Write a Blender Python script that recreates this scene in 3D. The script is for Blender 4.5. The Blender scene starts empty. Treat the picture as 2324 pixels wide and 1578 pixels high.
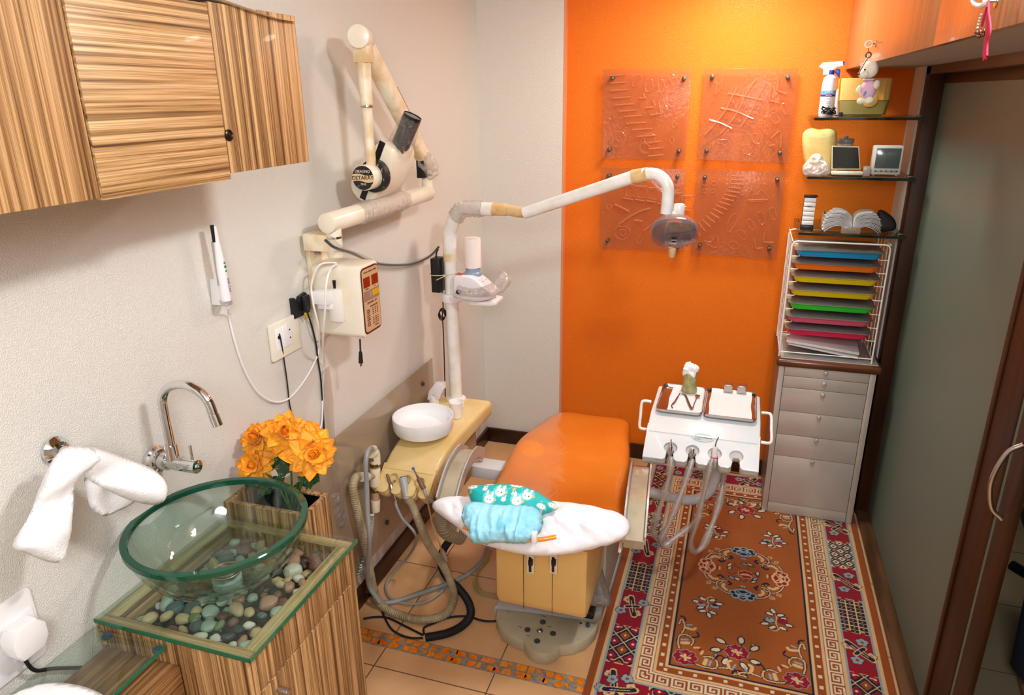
import bpy, bmesh, math, random
import numpy as np
from mathutils import Vector, Matrix, noise
PI = math.pi
rnd = random.Random(7)
sc = bpy.context.scene
col = sc.collection

# ---------------------------------------------------------------- camera
cc = np.array([1162., 789.]); vy = np.array([1710.27, 212.61]); vz = np.array([1214.11, 5366.9])
FP = math.sqrt(-(vy - cc) @ (vz - cc))                      # focal length in pixels of the 2324 px frame
d_ = np.array([vy[0] - cc[0], -(vy[1] - cc[1]), -FP]); d_ /= np.linalg.norm(d_)
u_ = -np.array([vz[0] - cc[0], -(vz[1] - cc[1]), -FP]); u_ /= np.linalg.norm(u_)
u_ -= d_ * (u_ @ d_); u_ /= np.linalg.norm(u_)
RC = np.stack([np.cross(d_, u_), d_, u_], 0)
CAM = np.array([0, 0, 1.97])
cam = bpy.data.objects.new('camera', bpy.data.cameras.new('camera'))
col.objects.link(cam); sc.camera = cam
M4 = Matrix([list(RC[i]) + [CAM[i]] for i in range(3)] + [[0, 0, 0, 1]])
cam.matrix_world = M4
cam.data.sensor_width = 36; cam.data.lens = FP / 2324 * 36
cam.data.clip_start = 0.02

def P(px, py, x=None, y=None, z=None):
    """the point of the room, on the plane x=, y= or z=, that the photograph shows at a pixel"""
    v = RC @ np.array([px - cc[0], -(py - cc[1]), -FP])
    ax = 0 if x is not None else 1 if y is not None else 2
    t = ((x, y, z)[ax] - CAM[ax]) / v[ax]
    return Vector((CAM + t * v).tolist())

# ---------------------------------------------------------------- light and exposure
sc.view_settings.view_transform = 'Standard'; sc.view_settings.look = 'None'
sc.view_settings.gamma = 1; sc.view_settings.use_curve_mapping = False
sc.view_settings.exposure = 0.22
sc.cycles.use_denoising = True
sc.cycles.max_bounces = 10; sc.cycles.transparent_max_bounces = 16
sc.cycles.transmission_bounces = 8; sc.cycles.diffuse_bounces = 5; sc.cycles.glossy_bounces = 5
sc.cycles.caustics_reflective = False; sc.cycles.caustics_refractive = False
sc.cycles.sample_clamp_indirect = 6
w = bpy.data.worlds.new('world'); sc.world = w; w.use_nodes = True
w.node_tree.nodes['Background'].inputs[0].default_value = (.75, .85, 1, 1)
w.node_tree.nodes['Background'].inputs[1].default_value = .05
def lamp(name, kind, loc, target, power, size=.3, color=(1, 1, 1), **k):
    l = bpy.data.lights.new(name, kind); l.energy = power; l.color = color
    if kind == 'AREA': l.shape = 'DISK'; l.size = size
    if kind in ('POINT', 'SPOT'): l.shadow_soft_size = size
    for a, b in k.items(): setattr(l, a, b)
    o = bpy.data.objects.new(name, l); col.objects.link(o); o.location = loc
    o.rotation_euler = (Vector(target) - Vector(loc)).to_track_quat('-Z', 'Y').to_euler()
    return o
lamp('ceiling_lamp_far', 'AREA', (-.08, 3.2, 2.5), (-.08, 3.3, 0), 17, .3, (1, .93, .82))
lamp('ceiling_lamp_middle', 'AREA', (.38, 1.3, 2.5), (-.45, 1.5, .3), 34, .28, (.98, .985, 1))
lamp('flash_bounce', 'AREA', (.1, -.5, 2.4), (-.45, 3.0, .9), 38, .8, (.94, .97, 1))
lamp('outer_room_fill', 'AREA', (2.0, 2.2, 2.5), (1.9, 2.3, 0), 7, .5, (1, .95, .85))  # added dim fill without a known fixture, brightens the room beyond the door

# ---------------------------------------------------------------- mesh helpers
class MB:
    def __init__(s): s.bm = bmesh.new()
    def _mark(s, n0):
        return s
    def box(s, a, b, bev=0, M=None, seg=2):
        """a box from corner a to corner b"""
        r = bmesh.ops.create_cube(s.bm, size=1)
        vs = r['verts']
        c = [(a[i] + b[i]) / 2 for i in range(3)]; e = [abs(b[i] - a[i]) for i in range(3)]
        for v in vs: v.co = Vector([v.co[i] * e[i] + c[i] for i in range(3)])
        if bev:
            es = list({x for v in vs for x in v.link_edges})
            r = bmesh.ops.bevel(s.bm, geom=es, offset=bev, segments=seg, profile=.5, affect='EDGES')
            vs = list({v for f in r['faces'] for v in f.verts} | {v for v in vs if v.is_valid})
        if M is not None:
            for v in vs: v.co = M @ v.co
        return s
    def cbox(s, c, e, bev=0, M=None, seg=2):
        return s.box([c[i] - e[i] / 2 for i in range(3)], [c[i] + e[i] / 2 for i in range(3)], bev, M, seg)
    def rings(s, rings, cap=True, closed=False):
        R = [[s.bm.verts.new(p) for p in r] for r in rings]
        n = len(R[0]); m = len(R)
        for i in range(m if closed else m - 1):
            A, B = R[i], R[(i + 1) % m]
            for j in range(n):
                try: s.bm.faces.new((A[j], A[(j + 1) % n], B[(j + 1) % n], B[j]))
                except ValueError: pass
        if cap and not closed:
            for r in (R[0], R[-1]):
                try: s.bm.faces.new(r if r is R[-1] else r[::-1])
                except ValueError: pass
        return s
    def cyl(s, p0, p1, r0, r1=None, seg=24, bev=0):
        r1 = r0 if r1 is None else r1
        p0, p1 = Vector(p0), Vector(p1); d = (p1 - p0).normalized(); L = (p1 - p0).length
        a = d.orthogonal().normalized(); b = d.cross(a)
        prof = [(r0, 0), (r1, L)]
        if bev:
            prof = [(r0 - bev, 0), (r0 - bev * .3, bev * .3), (r0, bev), (r1, L - bev), (r1 - bev * .3, L - bev * .3), (r1 - bev, L)]
        return s.rings([[p0 + d * h + (a * math.cos(2 * PI * j / seg) + b * math.sin(2 * PI * j / seg)) * r for j in range(seg)] for r, h in prof])
    def lathe(s, prof, c=(0, 0, 0), axis=(0, 0, 1), seg=40, closed=False, sx=1, cap=True):
        c = Vector(c); d = Vector(axis).normalized(); a = d.orthogonal().normalized() if abs(d.z) < .999 else Vector((1, 0, 0)); b = d.cross(a)
        return s.rings([[c + d * h + (a * math.cos(2 * PI * j / seg) * sx + b * math.sin(2 * PI * j / seg)) * max(r, 1e-5) for j in range(seg)] for r, h in prof], cap, closed)
    def tube(s, pts, r, seg=10, smooth=6, corr=None, closed=False, flat=1, up=None, cap=True):
        pts = [Vector(p) for p in pts]
        if smooth: pts = spline(pts, smooth, closed)
        if corr:
            pts = resample(pts, corr[0] / 4)
        n = len(pts); rr = []
        for i in range(n):
            t = i / max(1, n - 1)
            q = r(t) if callable(r) else r
            if corr: q *= (1, 1 + corr[1], 1 + corr[1], 1)[i % 4]
            rr.append(q)
        T = [((pts[(i + 1) % n] if closed or i < n - 1 else pts[i]) - (pts[i - 1] if closed or i else pts[i])).normalized() for i in range(n)]
        a = Vector(up).cross(T[0]).normalized() if up else T[0].orthogonal().normalized()
        R = []
        for i in range(n):
            a = (a - T[i] * a.dot(T[i])).normalized(); b = T[i].cross(a)
            R.append([pts[i] + (a * math.cos(2 * PI * j / seg) * flat + b * math.sin(2 * PI * j / seg)) * rr[i] for j in range(seg)])
        return s.rings(R, cap, closed)
    def strip(s, pts, w, th, up=(0, 0, 1), smooth=6, bev=0):
        """flat band following pts; w across, th thick; 'up' is the normal hint"""
        pts = [Vector(p) for p in pts]
        if smooth: pts = spline(pts, smooth)
        n = len(pts); R = []; up = Vector(up)
        for i in range(n):
            T = (pts[min(n - 1, i + 1)] - pts[max(0, i - 1)]).normalized()
            a = T.cross(up).normalized(); b = a.cross(T)
            h, k = w / 2, th / 2
            if bev:
                q = bev; sec = [(-h + q, -k), (h - q, -k), (h, -k + q), (h, k - q), (h - q, k), (-h + q, k), (-h, k - q), (-h, -k + q)]
            else: sec = [(-h, -k), (h, -k), (h, k), (-h, k)]
            R.append([pts[i] + a * u + b * v for u, v in sec])
        return s.rings(R)
    def prism(s, poly, a, b, M=None, bev=0):
        """poly in (u,v), extruded from w=a to w=b; M maps (u,v,w) to the room"""
        M = M or Matrix()
        if bev:
            cx = sum(p[0] for p in poly) / len(poly); cy = sum(p[1] for p in poly) / len(poly)
            def ins(k): 
                out = []
                n = len(poly)
                for i in range(n):
                    p = Vector(poly[i]); e1 = (p - Vector(poly[i - 1])); e2 = (Vector(poly[(i + 1) % n]) - p)
                    if e1.length < 1e-9: e1 = e2
                    if e2.length < 1e-9: e2 = e1
                    n1 = Vector((-e1.y, e1.x)).normalized(); n2 = Vector((-e2.y, e2.x)).normalized()
                    m = (n1 + n2); m = m / max(.4, m.length_squared) * 2 if m.length > 1e-6 else n1
                    out.append(p + m * k)
                return out
            area = sum(poly[i - 1][0] * poly[i][1] - poly[i][0] * poly[i - 1][1] for i in range(len(poly)))
            sg = 1 if area > 0 else -1; z = 1 if b > a else -1
            L = [(ins(sg * bev), a), (ins(sg * bev * .3), a + z * bev * .3), (poly, a + z * bev), (poly, b - z * bev), (ins(sg * bev * .3), b - z * bev * .3), (ins(sg * bev), b)]
        else: L = [(poly, a), (poly, b)]
        return s.rings([[M @ Vector((p[0], p[1], w)) for p in pl] for pl, w in L])
    def sph(s, c, r, seg=16, M=None):
        r = (r, r, r) if not hasattr(r, '__len__') else r
        X = Matrix.Translation(Vector(c)) @ (M or Matrix()) @ Matrix.Diagonal((r[0], r[1], r[2], 1))
        bmesh.ops.create_uvsphere(s.bm, u_segments=seg, v_segments=max(6, seg * 2 // 3), radius=1, matrix=X)
        return s
    def surf(s, f, nu, nv, th=0, closed_u=False):
        """surface f(u,v) on [0,1]^2, optionally thickened later"""
        V = [[s.bm.verts.new(f(i / nu, j / nv)) for j in range(nv + 1)] for i in range(nu + (0 if closed_u else 1))]
        m = len(V)
        for i in range(nu):
            for j in range(nv):
                s.bm.faces.new((V[i][j], V[(i + 1) % m][j], V[(i + 1) % m][j + 1], V[i][j + 1]))
        if th: bmesh.ops.solidify(s.bm, geom=list(s.bm.faces), thickness=th)
        return s
    def poly(s, pts):
        s.bm.faces.new([s.bm.verts.new(p) for p in pts]); return s
    def noise(s, amp, freq, seed=0):
        for v in s.bm.verts:
            v.co += noise.noise_vector(v.co * freq + Vector((seed, seed * 2, 0))) * amp
        return s
    def build(s, name, m, parent=None, tag_=None, sharp=32, label=None):
        bm = s.bm
        bmesh.ops.remove_doubles(bm, verts=bm.verts, dist=1e-6)
        bmesh.ops.recalc_face_normals(bm, faces=bm.faces)
        a = math.radians(sharp)
        for f in bm.faces: f.smooth = True
        for e in bm.edges:
            if len(e.link_faces) == 2 and e.calc_face_angle(0) > a: e.smooth = False
        me = bpy.data.meshes.new(name)
        if parent is None:
            xs = [v.co for v in bm.verts]
            lo = Vector([min(v[i] for v in xs) for i in range(3)]); hi = Vector([max(v[i] for v in xs) for i in range(3)])
            org = Vector(((lo.x + hi.x) / 2, (lo.y + hi.y) / 2, lo.z))
            bm.transform(Matrix.Translation(-org))
        else:
            bm.transform(wm(parent).inverted())
        bm.to_mesh(me); bm.free()
        me.materials.append(mat(m) if isinstance(m, str) else m)
        o = bpy.data.objects.new(name, me); col.objects.link(o)
        if parent is None: o.location = org
        else: o.parent = parent
        if tag_: tag(o, *tag_)
        if label: o['label'] = label
        return o
def wm(o):
    m = Matrix.LocRotScale(o.location, o.rotation_euler, o.scale)
    return wm(o.parent) @ m if o.parent else m
def spline(pts, k, closed=False):
    n = len(pts); out = []
    if n < 3: return pts
    for i in range(n if closed else n - 1):
        p1, p2 = pts[i], pts[(i + 1) % n]
        p0 = pts[i - 1] if (i or closed) else p1 * 2 - p2
        p3 = pts[(i + 2) % n] if (i + 2 < n or closed) else p2 * 2 - p1
        for j in range(k):
            t = j / k
            out.append(.5 * ((2 * p1) + (p2 - p0) * t + (2 * p0 - 5 * p1 + 4 * p2 - p3) * t * t + (3 * p1 - p0 - 3 * p2 + p3) * t ** 3))
    if not closed: out.append(pts[-1])
    return out
def resample(pts, step):
    out = [pts[0]]; acc = 0
    for a, b in zip(pts, pts[1:]):
        L = (b - a).length
        while acc + L >= step and L > 1e-9:
            a = a + (b - a) * ((step - acc) / L); out.append(a); L = (b - a).length; acc = 0
        acc += L
    return out
def tag(o, label=None, cat=None, group=None, kind=None):
    if label: o['label'] = label
    if cat: o['category'] = cat
    if group: o['group'] = group
    if kind: o['kind'] = kind
    return o
def thing(name, loc, label, cat, group=None, rot=(0, 0, 0)):
    o = bpy.data.objects.new(name, None); col.objects.link(o); o.location = loc; o.rotation_euler = rot
    o.empty_display_size = .05
    return tag(o, label, cat, group)
def struct(mb, name, m, parent=None, sharp=32):
    o = mb.build(name, m, parent, sharp=sharp)
    if parent is None: o['kind'] = 'structure'
    return o
def frame(o, x, y, z):
    """matrix with origin o and axes x, y, z"""
    m = Matrix([[x[i], y[i], z[i], o[i]] for i in range(3)] + [[0, 0, 0, 1]]); return m
def arc(cx, cy, r, a0, a1, n=12, ry=None):
    ry = r if ry is None else ry
    return [(cx + r * math.cos(math.radians(a0 + (a1 - a0) * i / n)), cy + ry * math.sin(math.radians(a0 + (a1 - a0) * i / n))) for i in range(n + 1)]
def rrect(w, h, r, n=5, cx=0, cy=0):
    out = []
    for sx, sy, a in ((1, 1, 0), (-1, 1, 90), (-1, -1, 180), (1, -1, 270)):
        out += arc(cx + sx * (w / 2 - r), cy + sy * (h / 2 - r), r, a, a + 90, n)
    return out
FONT = None
def text(name, s, size, o, x, y, m, parent, th=.0004, spacing=1, shear=0, align='CENTER'):
    """raised lettering: o middle of the line, x reading direction, y up"""
    c = bpy.data.curves.new(name, 'FONT'); c.body = s; c.size = size; c.extrude = th; c.align_x = align; c.align_y = 'CENTER'
    c.space_character = spacing; c.shear = shear; c.resolution_u = 3
    t = bpy.data.objects.new(name, c); col.objects.link(t)
    x = Vector(x).normalized(); y = Vector(y); y = (y - x * y.dot(x)).normalized(); z = x.cross(y)
    t.parent = parent
    t.matrix_basis = wm(parent).inverted() @ frame(Vector(o), x, y, z)
    c.materials.append(mat(m))
    me = bpy.data.meshes.new_from_object(t); mb_ = t.matrix_basis.copy(); bpy.data.objects.remove(t); bpy.data.curves.remove(c)
    t = bpy.data.objects.new(name, me); col.objects.link(t); t.parent = parent; t.matrix_basis = mb_
    return t

# ---------------------------------------------------------------- materials
MATS = {}
def srgb(c):
    if isinstance(c, str): c = [int(c[i:i + 2], 16) / 255 for i in (0, 2, 4)]
    return tuple((v / 12.92 if v <= .04045 else ((v + .055) / 1.055) ** 2.4) for v in c) + (1,)
def new(name):
    m = bpy.data.materials.new(name); m.use_nodes = True; MATS[name] = m
    return m, m.node_tree.nodes, m.node_tree.links, m.node_tree.nodes['Principled BSDF']
def simple(name, c, rough=.5, metal=0, bump=0, bscale=200, var=0, vscale=8, spec=.5, coat=0, alpha=1, trans=0, ior=1.45, sss=0, sheen=0, c2=None, detail=3, stretch=None):
    m, N, L, b = new(name)
    c = srgb(c)
    I = b.inputs
    I['Base Color'].default_value = c; I['Roughness'].default_value = rough; I['Metallic'].default_value = metal
    I['Specular IOR Level'].default_value = spec; I['Coat Weight'].default_value = coat; I['Alpha'].default_value = alpha
    I['Coat Roughness'].default_value = .08
    I['Transmission Weight'].default_value = trans; I['IOR'].default_value = ior
    if sss: I['Subsurface Weight'].default_value = sss; I['Subsurface Radius'].default_value = (.01, .006, .004); I['Subsurface Scale'].default_value = 1
    if sheen: I['Sheen Weight'].default_value = sheen
    tc = N.new('ShaderNodeTexCoord')
    src = tc.outputs['Object']
    if stretch:
        mp = N.new('ShaderNodeMapping'); mp.inputs['Scale'].default_value = stretch; L.new(src, mp.inputs[0]); src = mp.outputs[0]
    if var or c2:
        n = N.new('ShaderNodeTexNoise'); n.inputs['Scale'].default_value = vscale; n.inputs['Detail'].default_value = detail; L.new(src, n.inputs['Vector'])
        r = N.new('ShaderNodeValToRGB'); L.new(n.outputs['Fac'], r.inputs[0])
        k = srgb(c2) if c2 else tuple(v * (1 - var) for v in c[:3]) + (1,)
        r.color_ramp.elements[0].color = k; r.color_ramp.elements[1].color = c
        r.color_ramp.elements[0].position = .35; r.color_ramp.elements[1].position = .6
        L.new(r.outputs[0], I['Base Color'])
    if bump:
        n2 = N.new('ShaderNodeTexNoise'); n2.inputs['Scale'].default_value = bscale; n2.inputs['Detail'].default_value = 2; L.new(src, n2.inputs['Vector'])
        bp = N.new('ShaderNodeBump'); bp.inputs['Strength'].default_value = min(1, bump); bp.inputs['Distance'].default_value = .002; L.new(n2.outputs['Fac'], bp.inputs['Height'])
        L.new(bp.outputs[0], I['Normal'])
    return m
def wood(name, dark, light, axis, across=45, along=1.2, rough=.4, coat=.1, contrast=(.38, .62), fine=True, mid=None):
    m, N, L, b = new(name)
    tc = N.new('ShaderNodeTexCoord'); mp = N.new('ShaderNodeMapping'); L.new(tc.outputs['Object'], mp.inputs[0])
    sc_ = [across] * 3; sc_['XYZ'.index(axis)] = along; mp.inputs['Scale'].default_value = sc_
    n = N.new('ShaderNodeTexNoise'); n.inputs['Scale'].default_value = 1; n.inputs['Detail'].default_value = 4; n.inputs['Roughness'].default_value = .65; n.inputs['Distortion'].default_value = .25
    L.new(mp.outputs[0], n.inputs['Vector'])
    r = N.new('ShaderNodeValToRGB'); e = r.color_ramp.elements
    e[0].position, e[1].position = contrast; e[0].color = srgb(dark); e[1].color = srgb(light)
    if mid: x = e.new(sum(contrast) / 2); x.color = srgb(mid)
    L.new(n.outputs['Fac'], r.inputs[0])
    out = r.outputs[0]
    if fine:
        mp2 = N.new('ShaderNodeMapping'); L.new(tc.outputs['Object'], mp2.inputs[0]); s2 = [across * 7] * 3; s2['XYZ'.index(axis)] = along * 8; mp2.inputs['Scale'].default_value = s2
        n2 = N.new('ShaderNodeTexNoise'); n2.inputs['Scale'].default_value = 1; n2.inputs['Detail'].default_value = 2; L.new(mp2.outputs[0], n2.inputs['Vector'])
        mx = N.new('ShaderNodeMix'); mx.data_type = 'RGBA'; mx.blend_type = 'MULTIPLY'; mx.inputs['Factor'].default_value = .55
        r2 = N.new('ShaderNodeValToRGB'); r2.color_ramp.elements[0].position = .35; r2.color_ramp.elements[0].color = (.35, .3, .25, 1); r2.color_ramp.elements[1].position = .55
        L.new(n2.outputs['Fac'], r2.inputs[0]); L.new(out, mx.inputs['A']); L.new(r2.outputs[0], mx.inputs['B']); out = mx.outputs['Result']
    L.new(out, b.inputs['Base Color']); b.inputs['Roughness'].default_value = rough; b.inputs['Coat Weight'].default_value = coat
    return m
def plaster(name, c, strength=.5, scale=260, rough=.55, c2=None):
    m, N, L, b = new(name)
    b.inputs['Base Color'].default_value = srgb(c); b.inputs['Roughness'].default_value = rough; b.inputs['Specular IOR Level'].default_value = .4
    tc = N.new('ShaderNodeTexCoord'); n = N.new('ShaderNodeTexNoise'); n.inputs['Scale'].default_value = scale; n.inputs['Detail'].default_value = 2
    L.new(tc.outputs['Object'], n.inputs['Vector'])
    r = N.new('ShaderNodeValToRGB'); r.color_ramp.elements[0].position = .42; r.color_ramp.elements[1].position = .6; L.new(n.outputs['Fac'], r.inputs[0])
    bp = N.new('ShaderNodeBump'); bp.inputs['Strength'].default_value = strength; bp.inputs['Distance'].default_value = .003; L.new(r.outputs[0], bp.inputs['Height']); L.new(bp.outputs[0], b.inputs['Normal'])
    return m
def glassy(name, c, rough=0, ior=1.45, edge=None):
    """clear glass or acrylic that lets lamp light through: thin panes use a transparent mix"""
    m, N, L, b = new(name)
    tr = N.new('ShaderNodeBsdfTransparent'); tr.inputs[0].default_value = srgb(c)
    gl = N.new('ShaderNodeBsdfGlossy'); gl.inputs['Roughness'].default_value = rough
    lw = N.new('ShaderNodeLayerWeight'); lw.inputs['Blend'].default_value = .5
    pw = N.new('ShaderNodeMath'); pw.operation = 'POWER'; pw.inputs[1].default_value = 4; L.new(lw.outputs['Facing'], pw.inputs[0])
    fr = N.new('ShaderNodeMath'); fr.operation = 'MULTIPLY_ADD'; fr.inputs[1].default_value = .7; fr.inputs[2].default_value = .05 if ior > 1.4 else .03; L.new(pw.outputs[0], fr.inputs[0])
    mx = N.new('ShaderNodeMixShader'); L.new(fr.outputs[0], mx.inputs[0]); L.new(tr.outputs[0], mx.inputs[1]); L.new(gl.outputs[0], mx.inputs[2])
    L.new(mx.outputs[0], N['Material Output'].inputs['Surface'])
    return m
def film(name, c, alpha, rough=.15, bump=0, bscale=40):
    """thin clear plastic film"""
    m, N, L, b = new(name)
    b.inputs['Base Color'].default_value = srgb(c); b.inputs['Roughness'].default_value = rough; b.inputs['Specular IOR Level'].default_value = .8
    fr = N.new('ShaderNodeLayerWeight'); fr.inputs['Blend'].default_value = .35
    mr = N.new('ShaderNodeMapRange'); mr.inputs['To Min'].default_value = alpha; mr.inputs['To Max'].default_value = min(1, alpha + .5)
    L.new(fr.outputs['Facing'], mr.inputs['Value']); L.new(mr.outputs[0], b.inputs['Alpha'])
    if bump:
        tc = N.new('ShaderNodeTexCoord'); n = N.new('ShaderNodeTexNoise'); n.inputs['Scale'].default_value = bscale; n.inputs['Detail'].default_value = 3; n.inputs['Distortion'].default_value = 1.5
        bp = N.new('ShaderNodeBump'); bp.inputs['Strength'].default_value = bump; bp.inputs['Distance'].default_value = .01
        L.new(tc.outputs['Object'], n.inputs['Vector']); L.new(n.outputs['Fac'], bp.inputs['Height']); L.new(bp.outputs[0], b.inputs['Normal'])
    return m
def gloss_film(name, tint='ffffff', fac=.05, rough=.05, bump=0, bscale=8, edge=.5, milk=0):
    """clear cling film: see-through, with sharp wrinkled reflections"""
    m, N, L, b = new(name)
    tr = N.new('ShaderNodeBsdfTransparent'); tr.inputs[0].default_value = srgb(tint)
    gl = N.new('ShaderNodeBsdfGlossy'); gl.inputs['Roughness'].default_value = rough
    df = N.new('ShaderNodeBsdfDiffuse'); df.inputs[0].default_value = (.85, .83, .82, 1)
    lw = N.new('ShaderNodeLayerWeight'); lw.inputs['Blend'].default_value = .5
    pw = N.new('ShaderNodeMath'); pw.operation = 'POWER'; pw.inputs[1].default_value = 3.5; L.new(lw.outputs['Facing'], pw.inputs[0])
    ma = N.new('ShaderNodeMath'); ma.operation = 'MULTIPLY_ADD'; ma.inputs[1].default_value = edge; ma.inputs[2].default_value = fac; L.new(pw.outputs[0], ma.inputs[0])
    m1 = N.new('ShaderNodeMixShader'); m1.inputs[0].default_value = milk; L.new(tr.outputs[0], m1.inputs[1]); L.new(df.outputs[0], m1.inputs[2])
    mx = N.new('ShaderNodeMixShader'); L.new(ma.outputs[0], mx.inputs[0]); L.new(m1.outputs[0], mx.inputs[1]); L.new(gl.outputs[0], mx.inputs[2])
    L.new(mx.outputs[0], N['Material Output'].inputs['Surface'])
    if bump:
        tc = N.new('ShaderNodeTexCoord'); n = N.new('ShaderNodeTexNoise'); n.inputs['Scale'].default_value = bscale; n.inputs['Detail'].default_value = 4; n.inputs['Distortion'].default_value = 2
        bp = N.new('ShaderNodeBump'); bp.inputs['Strength'].default_value = bump; bp.inputs['Distance'].default_value = .01
        L.new(tc.outputs['Object'], n.inputs['Vector']); L.new(n.outputs['Fac'], bp.inputs['Height']); L.new(bp.outputs[0], gl.inputs['Normal'])
    return m
def mat(n): return MATS[n]
ORG = 'e86a04'
plaster('wall_white', 'e4e1d9', .45, 300)
plaster('wall_orange', 'ee7600', .45, 260, .4)
plaster('ceiling_white', 'f2efea', .2)
plaster('wall_outer', '8a8272', .1)
plaster('soffit_grey', 'b5aca2', .6, 260)
simple('dark_wood', '44240f', .45, c2='2d1607', vscale=6, stretch=(3, 3, .4), spec=.3)
simple('dark_wood_y', '3e1f10', .35, c2='281208', vscale=6, stretch=(3, .4, 3), coat=.15)
simple('brown_wood', '6b3a1e', .3, c2='4d2611', vscale=8, stretch=(.5, 3, 3), coat=.3)
simple('skirting', '3a2015', .35, c2='2a160d', vscale=10)
simple('frosted_glass', '74857a', .4, spec=.5, trans=.25, bump=.03, bscale=300)
wood('zebra_z', '5e3c22', 'd6ab78', 'Z', 105, .8, mid='a67b4c', contrast=(.36, .62), coat=.03, rough=.45)
wood('zebra_y', '5e3c22', 'dcb484', 'Y', 95, .8, mid='b08552', contrast=(.36, .62), coat=.03, rough=.45)
wood('zebra_y_fine', '5a3a1e', 'b98a58', 'Y', 130, 1.1, mid='8a6038', contrast=(.3, .68), coat=.03)
wood('zebra_x', '84603a', 'd9c090', 'X', 90, 1.1, mid='b89868', contrast=(.3, .66))
wood('zebra_pale', '9a8056', 'e0cd9f', 'Y', 60, 1.5, mid='c4aa7a')
wood('laminate', '96643f', 'cb9666', 'Z', 110, .6, rough=.28, coat=.2, mid='b67f52', contrast=(.32, .66))
simple('chrome', 'e0e2e4', .06, 1); simple('steel', 'b8b4ae', .28, 1); simple('steel_dark', '6e6660', .35, 1)
simple('white_plastic', 'f0eeee', .3); simple('cream_plastic', 'efe6d0', .35, c2='e2d2ac', vscale=7, detail=5)
simple('black', '101012', .4); simple('black_rubber', '15161a', .55, bump=.2); simple('grey_plastic', '8f959b', .4)
simple('dark_grey', '3c4448', .4)
# ---------------------------------------------------------------- room shell
XL, XR, YB, YO, ZC = -1.354, .69, 3.665, 3.70, 2.56
struct(MB().box((XL - .12, -1.6, -.1), (XL, YO + .12, ZC)), 'wall_left', 'wall_white')
struct(MB().box((XL, YB, -.1), (-.905, YO + .1, ZC)), 'wall_back_left', 'wall_white')
struct(MB().box((-.905, YO, -.1), (.9, YO + .1, ZC)), 'wall_back', 'wall_orange')
struct(MB().box((-.905, YB, -.1), (-.893, YO + .05, ZC)), 'trim_1', simple('trim_orange', 'dd9468', .5))  # side edge of the white wall section, its tone under the light put into the colour
struct(MB().box((XL - .12, -1.7, ZC), (3.2, YO + .12, ZC + .1)), 'ceiling', 'ceiling_white')
struct(MB().box((XL - .12, -1.7, -.1), (3.2, -1.6, ZC)), 'wall_front', 'wall_white')
struct(MB().box((.66, 3.50, -.1), (.80, YO, ZC)), 'wall_right', 'wall_white')              # return beside the shelves
struct(MB().box((.70, -1.6, 2.12), (.82, 3.5, ZC)), 'wall_right_over_door', 'wall_white')
struct(MB().box((.74, -1.6, -.1), (.82, 1.05, 2.12)), 'wall_right_near', 'wall_white')
struct(MB().box((.80, 3.9, -.1), (3.2, 4.0, ZC)), 'wall_outer_back', 'wall_outer')
struct(MB().box((3.1, -1.6, -.1), (3.2, 3.9, ZC)), 'wall_outer_right', 'wall_outer')
# floors
def floor_mat():
    m, N, L, b = new('floor_tiles')
    tc = N.new('ShaderNodeTexCoord'); sp = N.new('ShaderNodeSeparateXYZ'); L.new(tc.outputs['Object'], sp.inputs[0])
    def M(op, a, c=None, v=None):
        n = N.new('ShaderNodeMath'); n.operation = op
        for i, q in enumerate((a, c)):
            if q is None: continue
            if isinstance(q, (int, float)): n.inputs[i].default_value = q
            else: L.new(q, n.inputs[i])
        return n.outputs[0]
    def joint(src, off, step):
        f = M('FRACT', M('DIVIDE', M('SUBTRACT', src, off), step))
        return M('LESS_THAN', M('MINIMUM', f, M('SUBTRACT', 1, f)), .0035 / step / 2 + .0014)
    jx = joint(sp.outputs[0], -1.137 + FX, .437)
    above = M('GREATER_THAN', sp.outputs[1], 1.98 + FY)
    ja = joint(sp.outputs[1], 1.98 + FY, .438); jb = joint(sp.outputs[1], 1.82 + FY, .438)
    jy = M('ADD', M('MULTIPLY', ja, above), M('MULTIPLY', jb, M('SUBTRACT', 1, above)))
    j = M('MINIMUM', M('ADD', jx, jy), 1)
    n = N.new('ShaderNodeTexNoise'); n.inputs['Scale'].default_value = 5; n.inputs['Detail'].default_value = 4; L.new(tc.outputs['Object'], n.inputs['Vector'])
    r = N.new('ShaderNodeValToRGB'); r.color_ramp.elements[0].color = srgb('cf9f6e'); r.color_ramp.elements[1].color = srgb('dfb383'); r.color_ramp.elements[0].position = .3; r.color_ramp.elements[1].position = .7
    L.new(n.outputs['Fac'], r.inputs[0])
    mx = N.new('ShaderNodeMix'); mx.data_type = 'RGBA'; L.new(j, mx.inputs['Factor']); L.new(r.outputs[0], mx.inputs['A']); mx.inputs['B'].default_value = srgb('6b5540')
    L.new(mx.outputs['Result'], b.inputs['Base Color']); b.inputs['Roughness'].default_value = .28; b.inputs['Specular IOR Level'].default_value = .4
    return m
fb = MB().box((XL, -1.6, -.1), (.9, YO, 0))
FX, FY = -(XL + .9) / 2, -(-1.6 + YO) / 2      # the mesh is centred on its own origin
struct(fb, 'floor', floor_mat())
struct(MB().box((.9, -1.6, -.1), (3.2, 3.9, -.002)), 'floor_outer', simple('outer_tiles', 'a08f72', .45, var=.12, vscale=3))
for i, y in enumerate((2.04, 2.455, 2.87, 3.285)):
    struct(MB().box((.9, y, -.0015), (3.1, y + .004, -.0005)), 'trim_%d' % (20 + i), simple('joint%d' % i, '6a5e4a', .8))
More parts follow.
